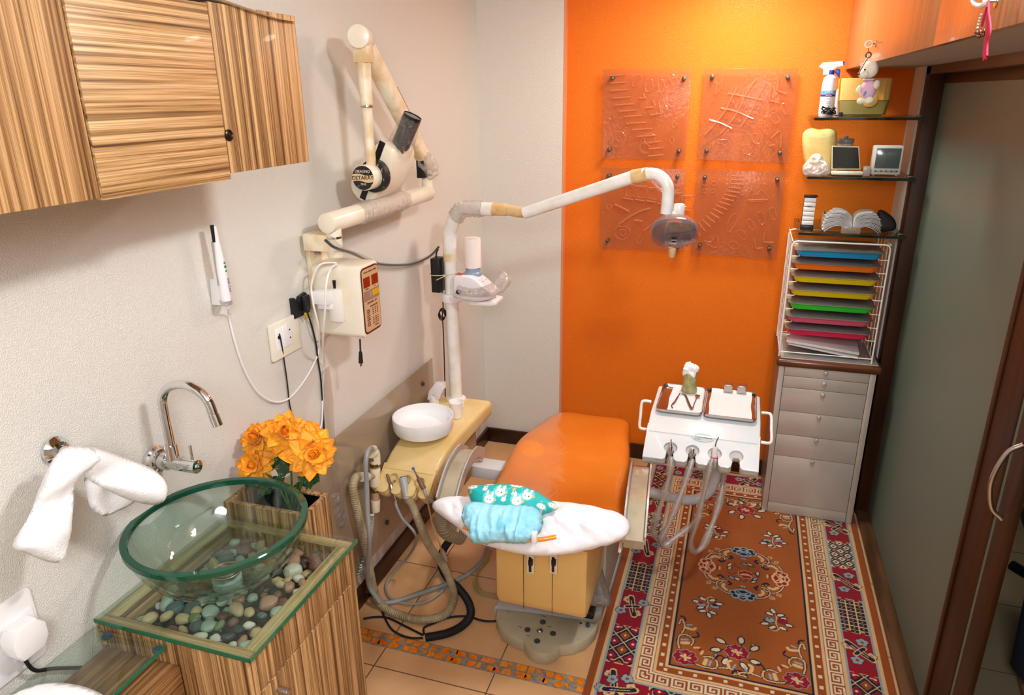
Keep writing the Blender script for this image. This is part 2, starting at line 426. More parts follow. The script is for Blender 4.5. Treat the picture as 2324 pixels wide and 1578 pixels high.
# mosaic band of broken orange tiles set in grey grout
ms = thing('mosaic_strip', (-.85, 1.948, 0), 'strip of broken orange tile mosaic set across the beige floor', 'mosaic strip')
MB().box((XL, 1.915, .0002), (-.3, 1.985, .0012)).build('grout', simple('grout', '9a8f80', .8, c2='7b6f60', vscale=60), ms)
simple('chip_orange', 'f08a1c', .18, c2='d86a08', vscale=50); simple('chip_amber', 'f79a2a', .18, c2='e07812', vscale=50); x = XL + .01; r2 = random.Random(3)
while x < -.32:
    row = 0; wdt = r2.uniform(.028, .05)
    for (y0, y1) in ((1.919, 1.9475), (1.9525, 1.981)):
        o = r2.uniform(-.012, .012); k = .002
        q = [(x + o + r2.uniform(0, .008), y0 + r2.uniform(0, .004)), (x + o + wdt - .006 + r2.uniform(-.006, .003), y0 + r2.uniform(0, .005)),
             (x + o + wdt - .006 + r2.uniform(-.008, .003), y1 - r2.uniform(0, .005)), (x + o + r2.uniform(0, .01), y1 - r2.uniform(0, .003))]
        if r2.random() < .3: q.insert(2, (x + o + wdt - .002, (y0 + y1) / 2))
        if r2.random() < .2: q.pop(0)
        MB().prism(q, .001, .0028).build('tile_chip', 'chip_orange' if r2.random() < .6 else 'chip_amber', ms)
    x += wdt
# skirting boards
struct(MB().box((XL, 1.5, 0), (XL + .018, YB, .088), .003), 'baseboard_left', 'skirting')
struct(MB().box((XL + .018, YB - .018, 0), (-.9, YB, .088), .003), 'baseboard_back_left', 'skirting')
struct(MB().box((-.9, YO - .018, 0), (.66, YO, .088), .003), 'baseboard_back', 'skirting')
struct(MB().box((XL + .0005, 2.12, .088), (XL + .003, 3.66, .15)), 'trim_2', simple('bare_plaster', 'd6cbc4', .8, c2='b7a89e', vscale=14))
# door frame and frosted sliding panels along the right side
struct(MB().box((.667, 3.42, 0), (.76, 3.50, 2.07), .004), 'trim_3', 'dark_wood')
struct(MB().box((.667, -.5, 2.035), (.78, 3.5, 2.118), .004), 'trim_4', 'dark_wood_y')
struct(MB().box((.72, -.5, 2.0), (.76, 3.44, 2.036), .003), 'trim_5', 'dark_wood_y')
struct(MB().box((.672, -.6, 0), (.78, 3.43, .022), .004), 'trim_6', simple('threshold', '6a4a30', .4, c2='4a2e1a', vscale=8, stretch=(3, .4, 3)))
dr = MB().box((.725, 1.93, .03), (.733, 3.42, 2.0)).build('door_1', 'frosted_glass'); dr['kind'] = 'structure'
# ---------------------------------------------------------------- zebra-wood wall cabinet, upper left
XC = -1.0; zb, zt = 1.82, 2.142
cb = thing('wall_cabinet', (-1.177, 1.04, zb), 'zebra-striped wooden cabinet hanging high on the left white wall', 'cabinet')
MB().box((XL, .45, zb + .012), (XC - .02, 1.522, zt), .001).build('body', 'zebra_y', cb)
for y0, y1, m, dz, lb in ((.5, .916, 'zebra_z', 0, 'door with upright grain at the near end'), (.922, 1.240, 'zebra_y', -.004, 'middle door with level grain'), (1.243, 1.527, 'zebra_z', .008, 'far door with upright grain and a keyhole')):
    dd = MB().box((XC - .02, y0, zb + dz), (XC, y1, zt + (.004 if m == 'zebra_z' else 0)), .0012).build('door', m, cb, label=lb)
k = P(518, 307, x=XC)
MB().lathe([(.0115, 0), (.0115, .003), (.009, .0045), (.0075, .002), (.003, .0025), (0.0001, .0035)], k, (1, 0, 0), 24).build('keyhole', simple('bronze', '3a2a1c', .3, .8), dd)
pp = MB(); pp.surf(lambda u, v: Vector((-.985 - v * .3, 1.02 + u * .5, zt + .006 + .012 * math.sin(u * 5) * (1 - v) * (1 - v) - .004 * (1 - v))), 20, 6, .0012)
pp.build('paper_sheet', simple('paper', 'f2f2ee', .6), None, ('white paper sheet curling over the top of the striped wall cabinet', 'paper'))

# ---------------------------------------------------------------- vanity with pebble tray
VX0, VX1, VY0, VY1, VZ = XL + .002, -.935, .992, 1.446, .822
va = thing('vanity_cabinet', (-1.14, 1.22, 0), 'zebra-wood washbasin cabinet with an open pebble tray, against the left wall', 'cabinet')
MB().box((VX0 + .02, VY0, 0), (VX1 - .018, VY0 + .02, VZ - .0065), .001).build('side_panel', 'zebra_z', va)
MB().box((VX0 + .02, VY1 - .02, 0), (VX1 - .018, VY1, VZ - .0065), .001).build('side_panel', 'zebra_z', va)
MB().box((VX0, VY0, 0), (VX0 + .02, VY1, VZ - .0065), .001).build('back_panel', 'zebra_y', va)
MB().box((VX0 + .02, VY0 + .02, .70), (VX1 - .02, VY1 - .02, .716)).build('tray_floor', 'zebra_y', va)
fr = MB()
for a, b in (((VX0, VY0, VZ - .006), (VX1, VY0 + .03, VZ)), ((VX0, VY1 - .03, VZ - .006), (VX1, VY1, VZ))): fr.box(a, b, .001)
fr.build('tray_rim', 'zebra_x', va)
fr = MB()
for a, b in (((VX0, VY0 + .03, VZ - .006), (VX0 + .035, VY1 - .03, VZ)), ((VX1 - .03, VY0 + .03, VZ - .006), (VX1, VY1 - .03, VZ))): fr.box(a, b, .001)
fr.build('tray_rim', 'zebra_pale', va)
MB().box((VX1 - .018, VY0, 0), (VX1, VY0 + .028, VZ - .006), .0015).build('front_post', 'zebra_z', va)
MB().box((VX1 - .018, VY1 - .028, 0), (VX1, VY1, VZ - .006), .0015).build('front_post', 'zebra_z', va)
MB().box((VX1 - .016, VY0 + .031, .709), (VX1 + .001, VY1 - .031, VZ - .006), .0015).build('apron', 'zebra_z', va)
dv = MB().box((VX1 - .016, VY0 + .031, .05), (VX1 + .002, VY1 - .031, .705), .0015).build('door', 'zebra_z', va)
k = P(650, 1565, x=VX1 + .02)
MB().cyl((VX1, k.y - .01, k.z + .004), (VX1 + .016, k.y - .01, k.z + .004), .004, seg=12).cyl((VX1 + .008, k.y - .01, k.z + .004), (VX1 + .034, k.y - .01, k.z + .004), .0095, bev=.002).build('knob', 'steel', dv)
# glass top
GT = glassy('glass_top', 'f5faf7', 0, 1.5)
green = simple('green_edge', '0c6b4a', .05, spec=.8, coat=.5)
gt = thing('glass_countertop', (-1.14, 1.22, VZ), 'clear glass top with a dark green edge lying on the pebble tray', 'glass top')
MB().box((XL + .004, .988, VZ + .001), (-.921, 1.447, VZ + .013), .0015).build('pane', GT, gt)
ed = MB()
ed.box((XL + .004, .986, VZ + .0015), (-.9195, .9878, VZ + .0125)); ed.box((-.9208, .986, VZ + .0015), (-.919, 1.449, VZ + .0125))
ed.build('polished_edge', green, gt)
dsk = MB()
for p in ((-.95, 1.02), (-.95, 1.42)): dsk.cyl((p[0], p[1], VZ + .0002), (p[0], p[1], VZ + .001), .011)
# lower glass and desk block at the left bottom corner
gl = thing('glass_shelf', (-1.25, .75, .80), 'lower sheet of green-edged glass beside the washbasin cabinet', 'glass shelf')
MB().box((XL + .004, .4, .806), (-1.146, .984, .816), .001).build('pane', GT, gl)
MB().box((-1.1458, .4, .8065), (-1.144, .984, .8155)).build('polished_edge', green, gl)
for p in ((-1.31, .978), (-1.165, .978)):
    MB().cyl((p[0], p[1], .798), (p[0], p[1], .8055), .011, seg=16, bev=.002).build('bumper', simple('bumper', '44607a', .3, trans=.3), gl)
db = MB().box((-1.335, .3, .4), (-1.122, .989, .758), .0015).build('desk_block', 'zebra_y_fine', None, ('zebra-wood block standing low beneath the lower glass sheet', 'block'))
# pebbles, each its own
pcol = {'white': ('d8d6c8', 'b9bfae', 'smooth white pebble'), 'cream': ('cdb68e', 'a48a62', 'speckled cream pebble'), 'maroon': ('7d5248', '5c3832', 'dull maroon pebble'), 'slate': ('586b70', '3f5056', 'blue-grey slate pebble'),
        'green': ('7c8f62', '556b48', 'olive green pebble'), 'pink': ('b98c76', '94705c', 'pinkish brown pebble'), 'dark': ('3c4342', '272d2e', 'near-black pebble'), 'pale': ('a9b8a8', '8da092', 'pale green-grey pebble')}
base = {}
for i, (k, (a, b, l)) in enumerate(pcol.items()):
    simple('pebble_' + k, a, .45, c2=b, vscale=60 if k in ('cream', 'maroon') else 25, detail=6, coat=.15)
    base[k] = []
    for j in range(3):
        m = MB().sph((0, 0, 0), 1, 14); m.noise(.22, .9, i * 3 + j)
        o = m.build('pebble', 'pebble_' + k, None); base[k].append(o.data); bpy.data.objects.remove(o)
keys = ['white'] * 4 + ['cream'] * 5 + ['maroon'] * 6 + ['slate'] * 4 + ['green'] * 2 + ['pink'] * 4 + ['dark'] * 2 + ['pale'] * 3
rp = random.Random(11); placed = []
def pebble(x, y, z, s):
    k = rp.choice(keys); o = bpy.data.objects.new('pebble', rp.choice(base[k])); col.objects.link(o)
    a = s * rp.uniform(.8, 1.25); o.scale = (a, a * rp.uniform(.62, .9), a * rp.uniform(.5, .7)); o.location = (x, y, z)
    o.rotation_euler = (rp.uniform(-.3, .3), rp.uniform(-.3, .3), rp.uniform(0, 6.28))
    PEB.append((o, pcol[k][2]))
PEB = []
tries = 0
while len(placed) < 165 and tries < 30000:
    tries += 1
    s = rp.uniform(.014, .0235); x = rp.uniform(VX0 + .045 + s, VX1 - .032 - s); y = rp.uniform(VY0 + .03 + s, VY1 - .032 - s)
    if abs(x + 1.15) < .03 and abs(y - 1.215) < .03: continue
    if all((x - q[0]) ** 2 + (y - q[1]) ** 2 > (.78 * (s + q[2])) ** 2 for q in placed):
        placed.append((x, y, s)); pebble(x, y, .779 + rp.uniform(-.012, .012), s)
# each pebble is told apart by its colour and by where it lies in the tray
seen = {}
TX0, TX1, TY0, TY1 = VX0 + .045, VX1 - .032, VY0 + .03, VY1 - .03
for o, l in PEB:
    i = min(4, int((o.location.x - TX0) / (TX1 - TX0) * 5)); j = min(4, int((o.location.y - TY0) / (TY1 - TY0) * 5))
    seen.setdefault((l, i, j), []).append(o)
for (l, i, j), os_ in seen.items():
    a = ('along the wall', 'one step out from the wall', 'midway out from the wall', 'one step in from the cabinet front', 'along the cabinet front')[i]
    b = ('nearest end', 'near half', 'middle', 'far half', 'farthest end')[j]
    os_.sort(key=lambda q: -q.scale[0])
    for k, o in enumerate(os_):
        sz = '' if len(os_) == 1 else ('bigger ' if k == 0 else 'smaller ' if k == len(os_) - 1 else ('medium ', 'mid-sized ', 'middling ')[(k - 1) % 3])
        tag(o, sz + l + ' ' + a + ', tray ' + b, 'pebble', l.replace('pebble', 'pebbles') + ' in the tray')
gb = MB(); gb.surf(lambda u, v: Vector((VX0 + .021 + u * (VX1 - VX0 - .043), VY0 + .021 + v * (VY1 - VY0 - .042), .762 + .008 * noise.noise(Vector((u * 30, v * 30, 0))))), 60, 60)
o = gb.build('gravel', simple('gravel', '4a4038', .8, c2='2e2824', vscale=60), None, ('dark bed of small gravel filling the tray under the pebbles', 'gravel')); o['kind'] = 'stuff'
# glass vessel basin
BC = Vector((-1.152, 1.205, 0)); bs = thing('glass_basin', (BC.x, BC.y, .835), 'large round clear glass vessel basin with a green rim on the glass top', 'basin')
out = [(.045, .838), (.09, .843), (.14, .868), (.182, .918), (.206, .972), (.212, .996)]
inn = [(.200, .996), (.194, .972), (.171, .922), (.132, .878), (.085, .855), (.034, .851)]
BG = glassy('bowl_glass', 'edf5f1', 0, 1.5)
def curve2(pr): return [(p.x, p.y) for p in spline([Vector((a, b, 0)) for a, b in pr], 5)]
MB().lathe(curve2(out) + curve2(inn), BC, seg=72, closed=True, cap=False).build('bowl', BG, bs)
MB().lathe([(.199, .985), (.2118, .985), (.214, .987), (.214, .9985), (.212, 1.0005), (.199, 1.0005), (.197, .9985), (.197, .987)], BC, seg=72, closed=True).build('rim', simple('rim_green', '0a5a40', .05, trans=.35, ior=1.4, coat=.4), bs)
dn = MB().lathe([(.012, .852), (.028, .853), (.036, .8565), (.038, .855), (.036, .851)], BC, seg=32).build('drain', 'steel', bs)
mm = MB()
for r in (.03, .025, .02, .015): mm.lathe([(r, .858), (r + .0012, .859), (r + .0024, .858), (r + .0012, .857)], BC, seg=30, closed=True)
mm.build('strainer', 'steel_dark', dn)
MB().lathe([(.03, .775), (.03, .812), (.036, .814), (.036, .835), (.03, .8355)], BC, seg=28, cap=True).build('drain_pipe', 'white_plastic', bs)
# chrome wall tap
fc = thing('faucet', (XL, 1.24, 1.12), 'chrome gooseneck tap mounted on the white wall over the glass basin', 'faucet')
fy, fz = 1.243, 1.118
MB().lathe([(.036, .001), (.0355, .010), (.030, .014), (.029, .022), (.022, .024), (.022, .045)], (XL, fy, fz), (1, 0, 0), 36).build('flange', 'chrome', fc)
MB().cyl((XL + .04, fy, fz), (XL + .135, fy, fz), .0175, bev=.002, seg=32).cyl((XL + .085, fy, fz), (XL + .087, fy, fz), .0182, seg=32).build('body', 'chrome', fc)
MB().cyl((XL + .122, fy, fz + .015), (XL + .122, fy, fz + .058), .0035, seg=14, bev=.001).build('lever', 'chrome', fc)
MB().cyl((XL + .062, fy, fz + .01), (XL + .062, fy, fz + .05), .0165, .0150, seg=28).build('collar', 'chrome', fc)
sp = [(XL + .062, fy, fz + .03), (XL + .062, fy, 1.20), (XL + .062, fy, 1.275)]
sp += [(XL + .062 + .072 * (1 - math.cos(a)), fy, 1.275 + .062 * math.sin(a)) for a in [PI * i / 9 for i in range(1, 9)]] + [(XL + .211, fy, 1.255)]
MB().tube(sp, .0115, 20, 5).build('spout', 'chrome', fc)
MB().cyl((XL + .2085, fy, 1.268), (XL + .2155, fy, 1.241), .0124, .0128, seg=22).build('nozzle', 'chrome', fc)

# puffed cloth shapes: outline (pixels of the photo) laid on a plane of the room, given thickness
def Pn(px, py, o, n):
    v = Vector((RC @ np.array([px - cc[0], -(py - cc[1]), -FP])).tolist()); c = Vector(CAM.tolist()); n = Vector(n)
    return c + v * ((Vector(o) - c).dot(n) / v.dot(n))
def puff(mb, outline, o, n, thick, step=.008, edge=None, crease=0, wrinkle=0, wf=20, back=.3, smooth=True, seed=0, off=0, fn=None):
    n = Vector(n).normalized(); o = Vector(o); ex = Vector((0, 0, 1)).cross(n); ex = ex.normalized() if ex.length > .1 else Vector((1, 0, 0)); ey = n.cross(ex)
    if n.dot(Vector(CAM.tolist()) - o) < 0: n = -n
    pts = [Pn(a, b, o, n) - o for a, b in outline]
    if smooth: pts = spline([Vector((p.dot(ex), p.dot(ey), 0)) for p in pts], 4, True)
    else: pts = [Vector((p.dot(ex), p.dot(ey), 0)) for p in pts]
    A = np.array([[p.x, p.y] for p in pts]); B = np.roll(A, -1, 0)
    lo = A.min(0) - step; hi = A.max(0) + step
    nx, ny = [int(math.ceil(q)) for q in (hi - lo) / step]
    X, Y = np.meshgrid(lo[0] + np.arange(nx + 1) * step, lo[1] + np.arange(ny + 1) * step, indexing='ij')
    def inside(x, y):
        c = np.zeros(x.shape, bool)
        for (ax, ay), (bx, by) in zip(A, B):
            q = ((ay > y) != (by > y)) & (x < (bx - ax) * (y - ay) / (by - ay + 1e-12) + ax); c ^= q
        return c
    def near(x, y):
        best = np.full(x.shape, 1e9); cx = x.copy(); cy = y.copy()
        for (ax, ay), (bx, by) in zip(A, B):
            dx, dy = bx - ax, by - ay; t = np.clip(((x - ax) * dx + (y - ay) * dy) / (dx * dx + dy * dy + 1e-12), 0, 1)
            qx, qy = ax + t * dx, ay + t * dy; d = np.hypot(x - qx, y - qy); k = d < best
            best = np.where(k, d, best); cx = np.where(k, qx, cx); cy = np.where(k, qy, cy)
        return best, cx, cy
    cell = inside(X[:-1, :-1] + step / 2, Y[:-1, :-1] + step / 2)
    D, CX, CY = near(X, Y)
    cnt = np.zeros(X.shape, int)
    for a in (0, 1):
        for b in (0, 1): cnt[a:a + nx, b:b + ny] += cell
    edge = edge or D[cnt == 4].max() if (cnt == 4).any() else step
    F, K = {}, {}
    for i in range(nx + 1):
        for j in range(ny + 1):
            if not cnt[i, j]: continue
            if cnt[i, j] < 4:
                p = o + ex * CX[i, j] + ey * CY[i, j] + (n * fn(CX[i, j], CY[i, j]) if fn else Vector())
                F[i, j] = K[i, j] = mb.bm.verts.new(p)
            else:
                t = min(1, D[i, j] / edge); h = thick * math.sqrt(max(0, 1 - (1 - t) ** 2))
                p = o + ex * X[i, j] + ey * Y[i, j]
                wv = wrinkle * noise.noise(p * wf + Vector((seed, 0, 0))) * min(1, t * 3) if wrinkle else 0
                if crease:
                    n1 = noise.noise(Vector((p.x * 8 + p.z * 14, p.y * 20, p.z * 20))); n2 = noise.noise(Vector((p.x * 15 + 5, p.y * 26 + p.x * 20, p.z * 18 + 7)))
                    wv -= crease * (max(0, .16 - abs(n1)) / .16 + .8 * max(0, .13 - abs(n2)) / .13) * min(1, t * 2)
                q = n * (fn(X[i, j], Y[i, j]) if fn else 0)
                F[i, j] = mb.bm.verts.new(p + q + n * (h + wv)); K[i, j] = mb.bm.verts.new(p + q - n * h * back)
    for i in range(nx):
        for j in range(ny):
            if cell[i, j]:
                idx = [(i, j), (i + 1, j), (i + 1, j + 1), (i, j + 1)]
                for S, rev in ((F, 0), (K, 1)):
                    vs = [S[k] for k in idx]
                    if S is K and all(K[k] is F[k] for k in idx): continue
                    try: mb.bm.faces.new(vs[::-1] if rev else vs)
                    except ValueError: pass
    return mb
# towel on its wall hook
tw = thing('towel', (-1.26, .97, 1.02), 'white terry towel draped over the round chrome wall hook', 'towel')
simple('terry', 'f4f5f7', .95, bump=.9, bscale=300, sheen=.3)
m = MB()
puff(m, [(150, 1016), (118, 1046), (92, 1100), (66, 1170), (28, 1238), (62, 1258), (124, 1279), (150, 1258), (161, 1200), (168, 1140), (172, 1092), (205, 1062), (228, 1040), (205, 1016)], (-1.225, .93, 1.15), (1, -.25, .15), .026, .007, wrinkle=.03, wf=16)
puff(m, [(192, 1084), (198, 1125), (206, 1152), (234, 1172), (262, 1163), (306, 1138), (290, 1110), (230, 1080)], (-1.262, 1.03, 1.15), (1, -.2, .1), .014, .007, wrinkle=.02, wf=18)
puff(m, [(148, 1018), (200, 1014), (232, 1020), (300, 1044), (352, 1068), (374, 1098), (372, 1125), (358, 1146), (312, 1141), (262, 1122), (205, 1092), (185, 1070)], (-1.225, 1.03, 1.2), (1, -.2, .25), .028, .007, wrinkle=.03, wf=16, seed=4)
m.build('cloth', 'terry', tw, sharp=180)
hk = thing('towel_hook', (XL, 1.0, 1.255), 'round chrome wall hook mostly hidden behind the white towel', 'hook')
hy, hz = P(130, 1022, x=XL + .01).y, P(130, 1022, x=XL + .01).z
MB().lathe([(.030, .001), (.030, .008), (.025, .013), (.02, .02), (.012, .022), (.011, .05)], (XL, hy, hz), (1, 0, 0), 32).build('flange', 'chrome', hk)
MB().cyl((XL + .05, hy, hz), (XL + .115, hy, hz), .007, seg=16).sph((XL + .118, hy, hz), .011).build('peg', 'chrome', hk)
m = MB(); puff(m, [(-60, 1640), (10, 1588), (60, 1562), (113, 1550), (180, 1556), (240, 1582), (290, 1640), (120, 1700)], (-1.21, .80, .84), (.25, -.5, .9), .02, .007, wrinkle=.008)
m.build('folded_cloth', 'terry', None, ('white folded cloth lying on the lower glass sheet', 'cloth'), sharp=180)
# double socket at the lower left with a white plug
def walld(y0, z0, y1, z1, y2=None, z2=None): pass
WM = frame(Vector((XL, 0, 0)), Vector((0, 1, 0)), Vector((0, 0, 1)), Vector((1, 0, 0)))   # (u,v,w) -> y, z, out of the left wall
so = thing('wall_socket', (XL, .79, .93), 'large white wall socket plate at the lower left above the glass', 'socket')
MB().prism(rrect(.19, .172, .012, 4, .772, .932), .0005, .010, WM, .003).build('plate', 'white_plastic', so)
MB().prism(rrect(.062, .10, .006, 3, .828, .925), .0102, .0125, WM, .001).build('socket_face', 'white_plastic', so)
m = MB()
for dy in (-.012, .012): m.prism(rrect(.007, .004, .001, 2, .828 + dy, .888), .0122, .0129, WM)
m.build('pin_hole', 'black', so)
pg = thing('power_plug', (XL + .02, .82, .93), 'bulky white three-pin plug pushed into the lower left socket', 'plug')
MB().prism([(.79, .972), (.835, .972), (.852, .95), (.852, .92), (.838, .898), (.79, .898), (.776, .92), (.776, .95)], .0135, .055, WM, .008).build('housing', 'white_plastic', pg)
cbl = [P(45, 1470, x=XL + .04), P(58, 1500, x=XL + .03), P(80, 1522, x=XL + .02), P(120, 1518, x=XL + .01), P(180, 1516, x=XL + .012), Vector((XL + .03, 1.03, .70)) * 0 + P(205, 1515, x=XL + .01)]
MB().tube(cbl, .0042, 8, 6).build('cord', 'black_rubber', pg)
# ---------------------------------------------------------------- planter and flowers beyond the basin
BZ = .875
pl = thing('planter_box', (-1.2, 1.53, 0), 'narrow open zebra-wood box behind the washbasin cabinet holding the flower vase', 'planter')
for a, b, g in (((XL + .003, 1.45, 0), (-1.08, 1.466, BZ), 'zebra_z'), ((XL + .003, 1.559, 0), (-1.08, 1.575, BZ), 'zebra_z'), ((-1.096, 1.466, 0), (-1.08, 1.559, BZ), 'zebra_z'), ((XL + .003, 1.466, 0), (XL + .019, 1.559, BZ), 'zebra_z')):
    MB().box(a, b, .001).build('side_panel', g, pl)
MB().box((XL + .02, 1.467, .77), (-1.097, 1.558, .775)).build('inner_floor', 'black', pl)
for a, b in (((XL + .02, 1.4665, .776), (-1.097, 1.468, BZ - .004)), ((XL + .02, 1.557, .776), (-1.097, 1.5585, BZ - .004)), ((-1.0985, 1.468, .776), (-1.097, 1.557, BZ - .004))): MB().box(a, b).build('liner', 'black', pl)
vs = thing('flower_vase', (-1.17, 1.535, .776), 'round clear glass vase inside the open box behind the basin', 'vase')
MB().lathe([(.032, .777), (.04, .80), (.0425, .84), (.038, .885), (.035, .885), (.039, .84), (.037, .802), (.029, .781)], (-1.17, 1.513, 0), seg=40, closed=True, cap=False).build('vessel', glassy('vase_glass', 'dfe8ea', .05, 1.3), vs)
simple('petal', 'fcb42c', .55, c2='f79a14', vscale=14, sss=.12, sheen=.1); simple('petal_in', 'f89c1c', .55, c2='ef7c0a', vscale=18, sss=.1)
simple('leaf', '2f5a2c', .45, c2='1d3f20', vscale=20); simple('stem', '3f6a2c', .5)
def petal(mb, c, d, up, L, W, curl, rs):
    d = Vector(d).normalized(); up = Vector(up); s = d.cross(up).normalized(); n = s.cross(d).normalized()
    ph = rs.uniform(0, 6)
    def f(u, v):
        t = u; w = W * (math.sin(PI * min(1, t ** .75 * .96 + .02)) ** .8) * (v - .5) * 2
        bend = curl * t * t * L
        ripple = .16 * W * math.sin(11 * v + ph) * t + .12 * W * math.sin(7 * u + ph * 2)
        cup = .35 * W * ((2 * v - 1) ** 2) * (1 - .4 * t)
        return c + d * (t * L - .25 * abs(curl) * t * t * L) + s * w + n * (cup - bend + ripple)
    mb.surf(f, 9, 8)
def flower(name, c, facing, R, seed, label):
    rs = random.Random(seed); c = Vector(c); f = Vector(facing).normalized(); a = f.orthogonal().normalized(); b = f.cross(a)
    t = thing(name, c - f * .02, label, 'flower', 'orange dahlia blooms')
    for layer, (n, el, L, W, curl, mt, nm) in enumerate(((11, -8, 1.0, .34, .25, 'petal', 'outer_petals'), (10, 14, .88, .32, .15, 'petal', 'middle_petals'), (9, 38, .68, .26, -.1, 'petal', 'inner_petals'), (9, 66, .42, .17, -.35, 'petal_in', 'heart_petals'))):
        m = MB()
        for i in range(n):
            an = 2 * PI * (i + layer * .5) / n + rs.uniform(-.15, .15); e = math.radians(el + rs.uniform(-9, 9))
            rad = a * math.cos(an) + b * math.sin(an); d = rad * math.cos(e) + f * math.sin(e)
            petal(m, c + rad * .004 + f * .004 * layer, d, f, R * L * rs.uniform(.88, 1.1), R * W, curl + rs.uniform(-.15, .2), rs)
        m.build(nm, mt, t, sharp=180)
    return t
FL = [((648, 985), 1.545, (.35, -.55, .75), .072, 'highest orange bloom of the bouquet, at its top'), ((705, 1030), 1.50, (.75, -.6, .35), .078, 'wide open orange bloom at the right of the bouquet'), ((588, 1000), 1.56, (-.2, -.6, .7), .066, 'orange bloom at the upper left of the bouquet'),
      ((580, 1055), 1.52, (.1, -.85, .45), .062, 'orange bloom lowest on the left, drooping behind the basin rim'), ((700, 985), 1.57, (.6, -.2, .7), .05, 'orange bloom peeking out behind the two large ones')]
vc = Vector((-1.17, 1.513, .83))
for i, ((px, py), y, fc_, R, lb) in enumerate(FL):
    c = P(px, py, y=y); flower('flower_bloom', c, fc_, R, i, lb)
fo = thing('flower_foliage', vc, 'dark green leaves and stems of the bouquet below the orange blooms', 'leaves')
m = MB()
for i, ((px, py), y, fc_, R, lb) in enumerate(FL):
    c = P(px, py, y=y); m.tube([vc, (vc + c) / 2 + Vector((.01, 0, .02)), c - Vector(fc_).normalized() * .01], .003, 6, 5)
m.build('stem', 'stem', fo)
rl = random.Random(5)
for i, (px, py, y) in enumerate([(572, 1100, 1.50), (600, 1110, 1.50), (630, 1095, 1.52), (645, 1065, 1.52), (655, 1050, 1.54), (668, 1110, 1.50), (690, 1090, 1.52), (705, 1095, 1.50), (712, 1085, 1.49), (640, 1045, 1.55), (618, 1050, 1.54)]):
    c = P(px, py, y=y); m = MB(); d = (c - vc); d.z -= .05; d = (d.normalized() + Vector((rl.uniform(-.4, .4), rl.uniform(-.4, .2), rl.uniform(-.5, .2)))).normalized()
    L, W = .045, .022; s = d.cross(Vector((0, -.6, .8))).normalized(); n = s.cross(d)
    m.surf(lambda u, v: c + d * ((u - .5) * L) + s * (W * math.sin(PI * (u * .95 + .02)) * (1 + .25 * math.sin(u * 22)) * (2 * v - 1)) + n * (.006 * (2 * v - 1) ** 2 - .01 * u * u), 14, 4)
    m.build('leaf', 'leaf', fo, sharp=180)
# ---------------------------------------------------------------- wall gear: intraoral camera, socket, holder, cables
W1 = XL + .012
ic = thing('intraoral_camera', P(500, 640, x=XL + .04), 'slim white intraoral camera wand with green buttons resting in a wall clip', 'camera')
a, b = P(484, 512, x=XL + .045), P(514, 688, x=XL + .045)
MB().tube([a, a.lerp(b, .3), a.lerp(b, .6), b], lambda t: .008 + .0075 * min(1, t * 1.6), 18, 6, flat=.9).build('body', simple('gloss_white', 'f6f6f8', .12, coat=.6), ic)
MB().tube([a + Vector((.001, -.006, .002)), a.lerp(b, .2) + Vector((.001, -.007, 0))], .0052, 12, 0).build('tip', 'black', ic)
MB().tube([a.lerp(b, .2) + Vector((-.003, -.008, 0)), a.lerp(b, .75) + Vector((-.003, -.011, 0))], .005, 10, 0).build('back_strip', simple('silver', 'b9b9bb', .3, .7), ic)
MB().cyl(a.lerp(b, .96), b + (b - a) * .02, .0165, .015, seg=20).build('end_ring', simple('silver2', 'c8c8cc', .25, .5), ic)
for q, r in ((.47, .0032), (.52, .0045), (.575, .0034)):
    c = a.lerp(b, q) + Vector((.0135, .002, 0)); MB().sph(c, (.003, r, r), 12).build('button', simple('teal_button', '0f7d6e', .35) if 'teal_button' not in MATS else 'teal_button', ic)
text('lettering', 'DIGI CAM', .009, a.lerp(b, .76) + Vector((.0165, .003, 0)), -(b - a) * -1, (0, 1, .1), simple('ink_blue', '4a4a8a', .5) and 'ink_blue', ic)
cl = thing('camera_clip', P(495, 665, x=XL + .01), 'white wall clip holding the intraoral camera wand', 'holder')
pts = [P(x_, y_, x=XL + .012) for x_, y_ in ((482, 634), (494, 634), (500, 652), (505, 662), (505, 692), (488, 692))]
MB().prism([(p.y, p.z) for p in pts], .001, .034, WM, .002).build('bracket', 'white_plastic', cl)
def cable(name, px, r, m, label, cat='cable', x=XL + .007, smooth=8, **k):
    pts = []
    for q in px:
        xx = q[2] if len(q) > 2 else x
        pts.append(P(q[0], q[1], x=xx))
    return MB().tube(pts, r, 8, smooth, **k).build(name, m, None, (label, cat))
cable('cable', [(517, 698, XL + .04), (520, 720), (533, 775), (555, 840), (585, 890), (620, 912), (655, 905), (690, 865), (715, 820), (724, 790), (722, 740, XL + .05), (709, 680, XL + .05), (708, 640, XL + .05), (724, 603, XL + .08), (752, 596, XL + .1), (766, 600, XL + .12), (752, 608, XL + .14), (741, 640, XL + .16), (738, 700, XL + .15), (733, 770, XL + .1), (736, 830), (733, 870), (732, 905), (731, 955), (724, 985, XL + .008), (728, 1000)],
      .0034, 'white_plastic', 'long white camera cable looping down the wall and hooked over the control box')
simple('ivory', 'ece6d4', .3)
ws = thing('wall_socket', P(643, 765, x=XL), 'cream wall socket plate below the small black holder', 'socket')
MB().prism(rrect(.155, .12, .008, 4, P(643, 765, x=XL).y, P(643, 765, x=XL).z), .0005, .012, WM, .004).build('plate', 'ivory', ws)
c0 = P(643, 765, x=XL + .012)
MB().prism(rrect(.09, .072, .003, 3, c0.y + .004, c0.z), .012, .0135, WM, .001).build('insert', simple('white2', 'f4f4f4', .3) and 'white2', ws)
MB().prism(rrect(.022, .068, .002, 3, c0.y + .008, c0.z), .0137, .017, WM, .001).build('switch', 'white2', ws)
m = MB()
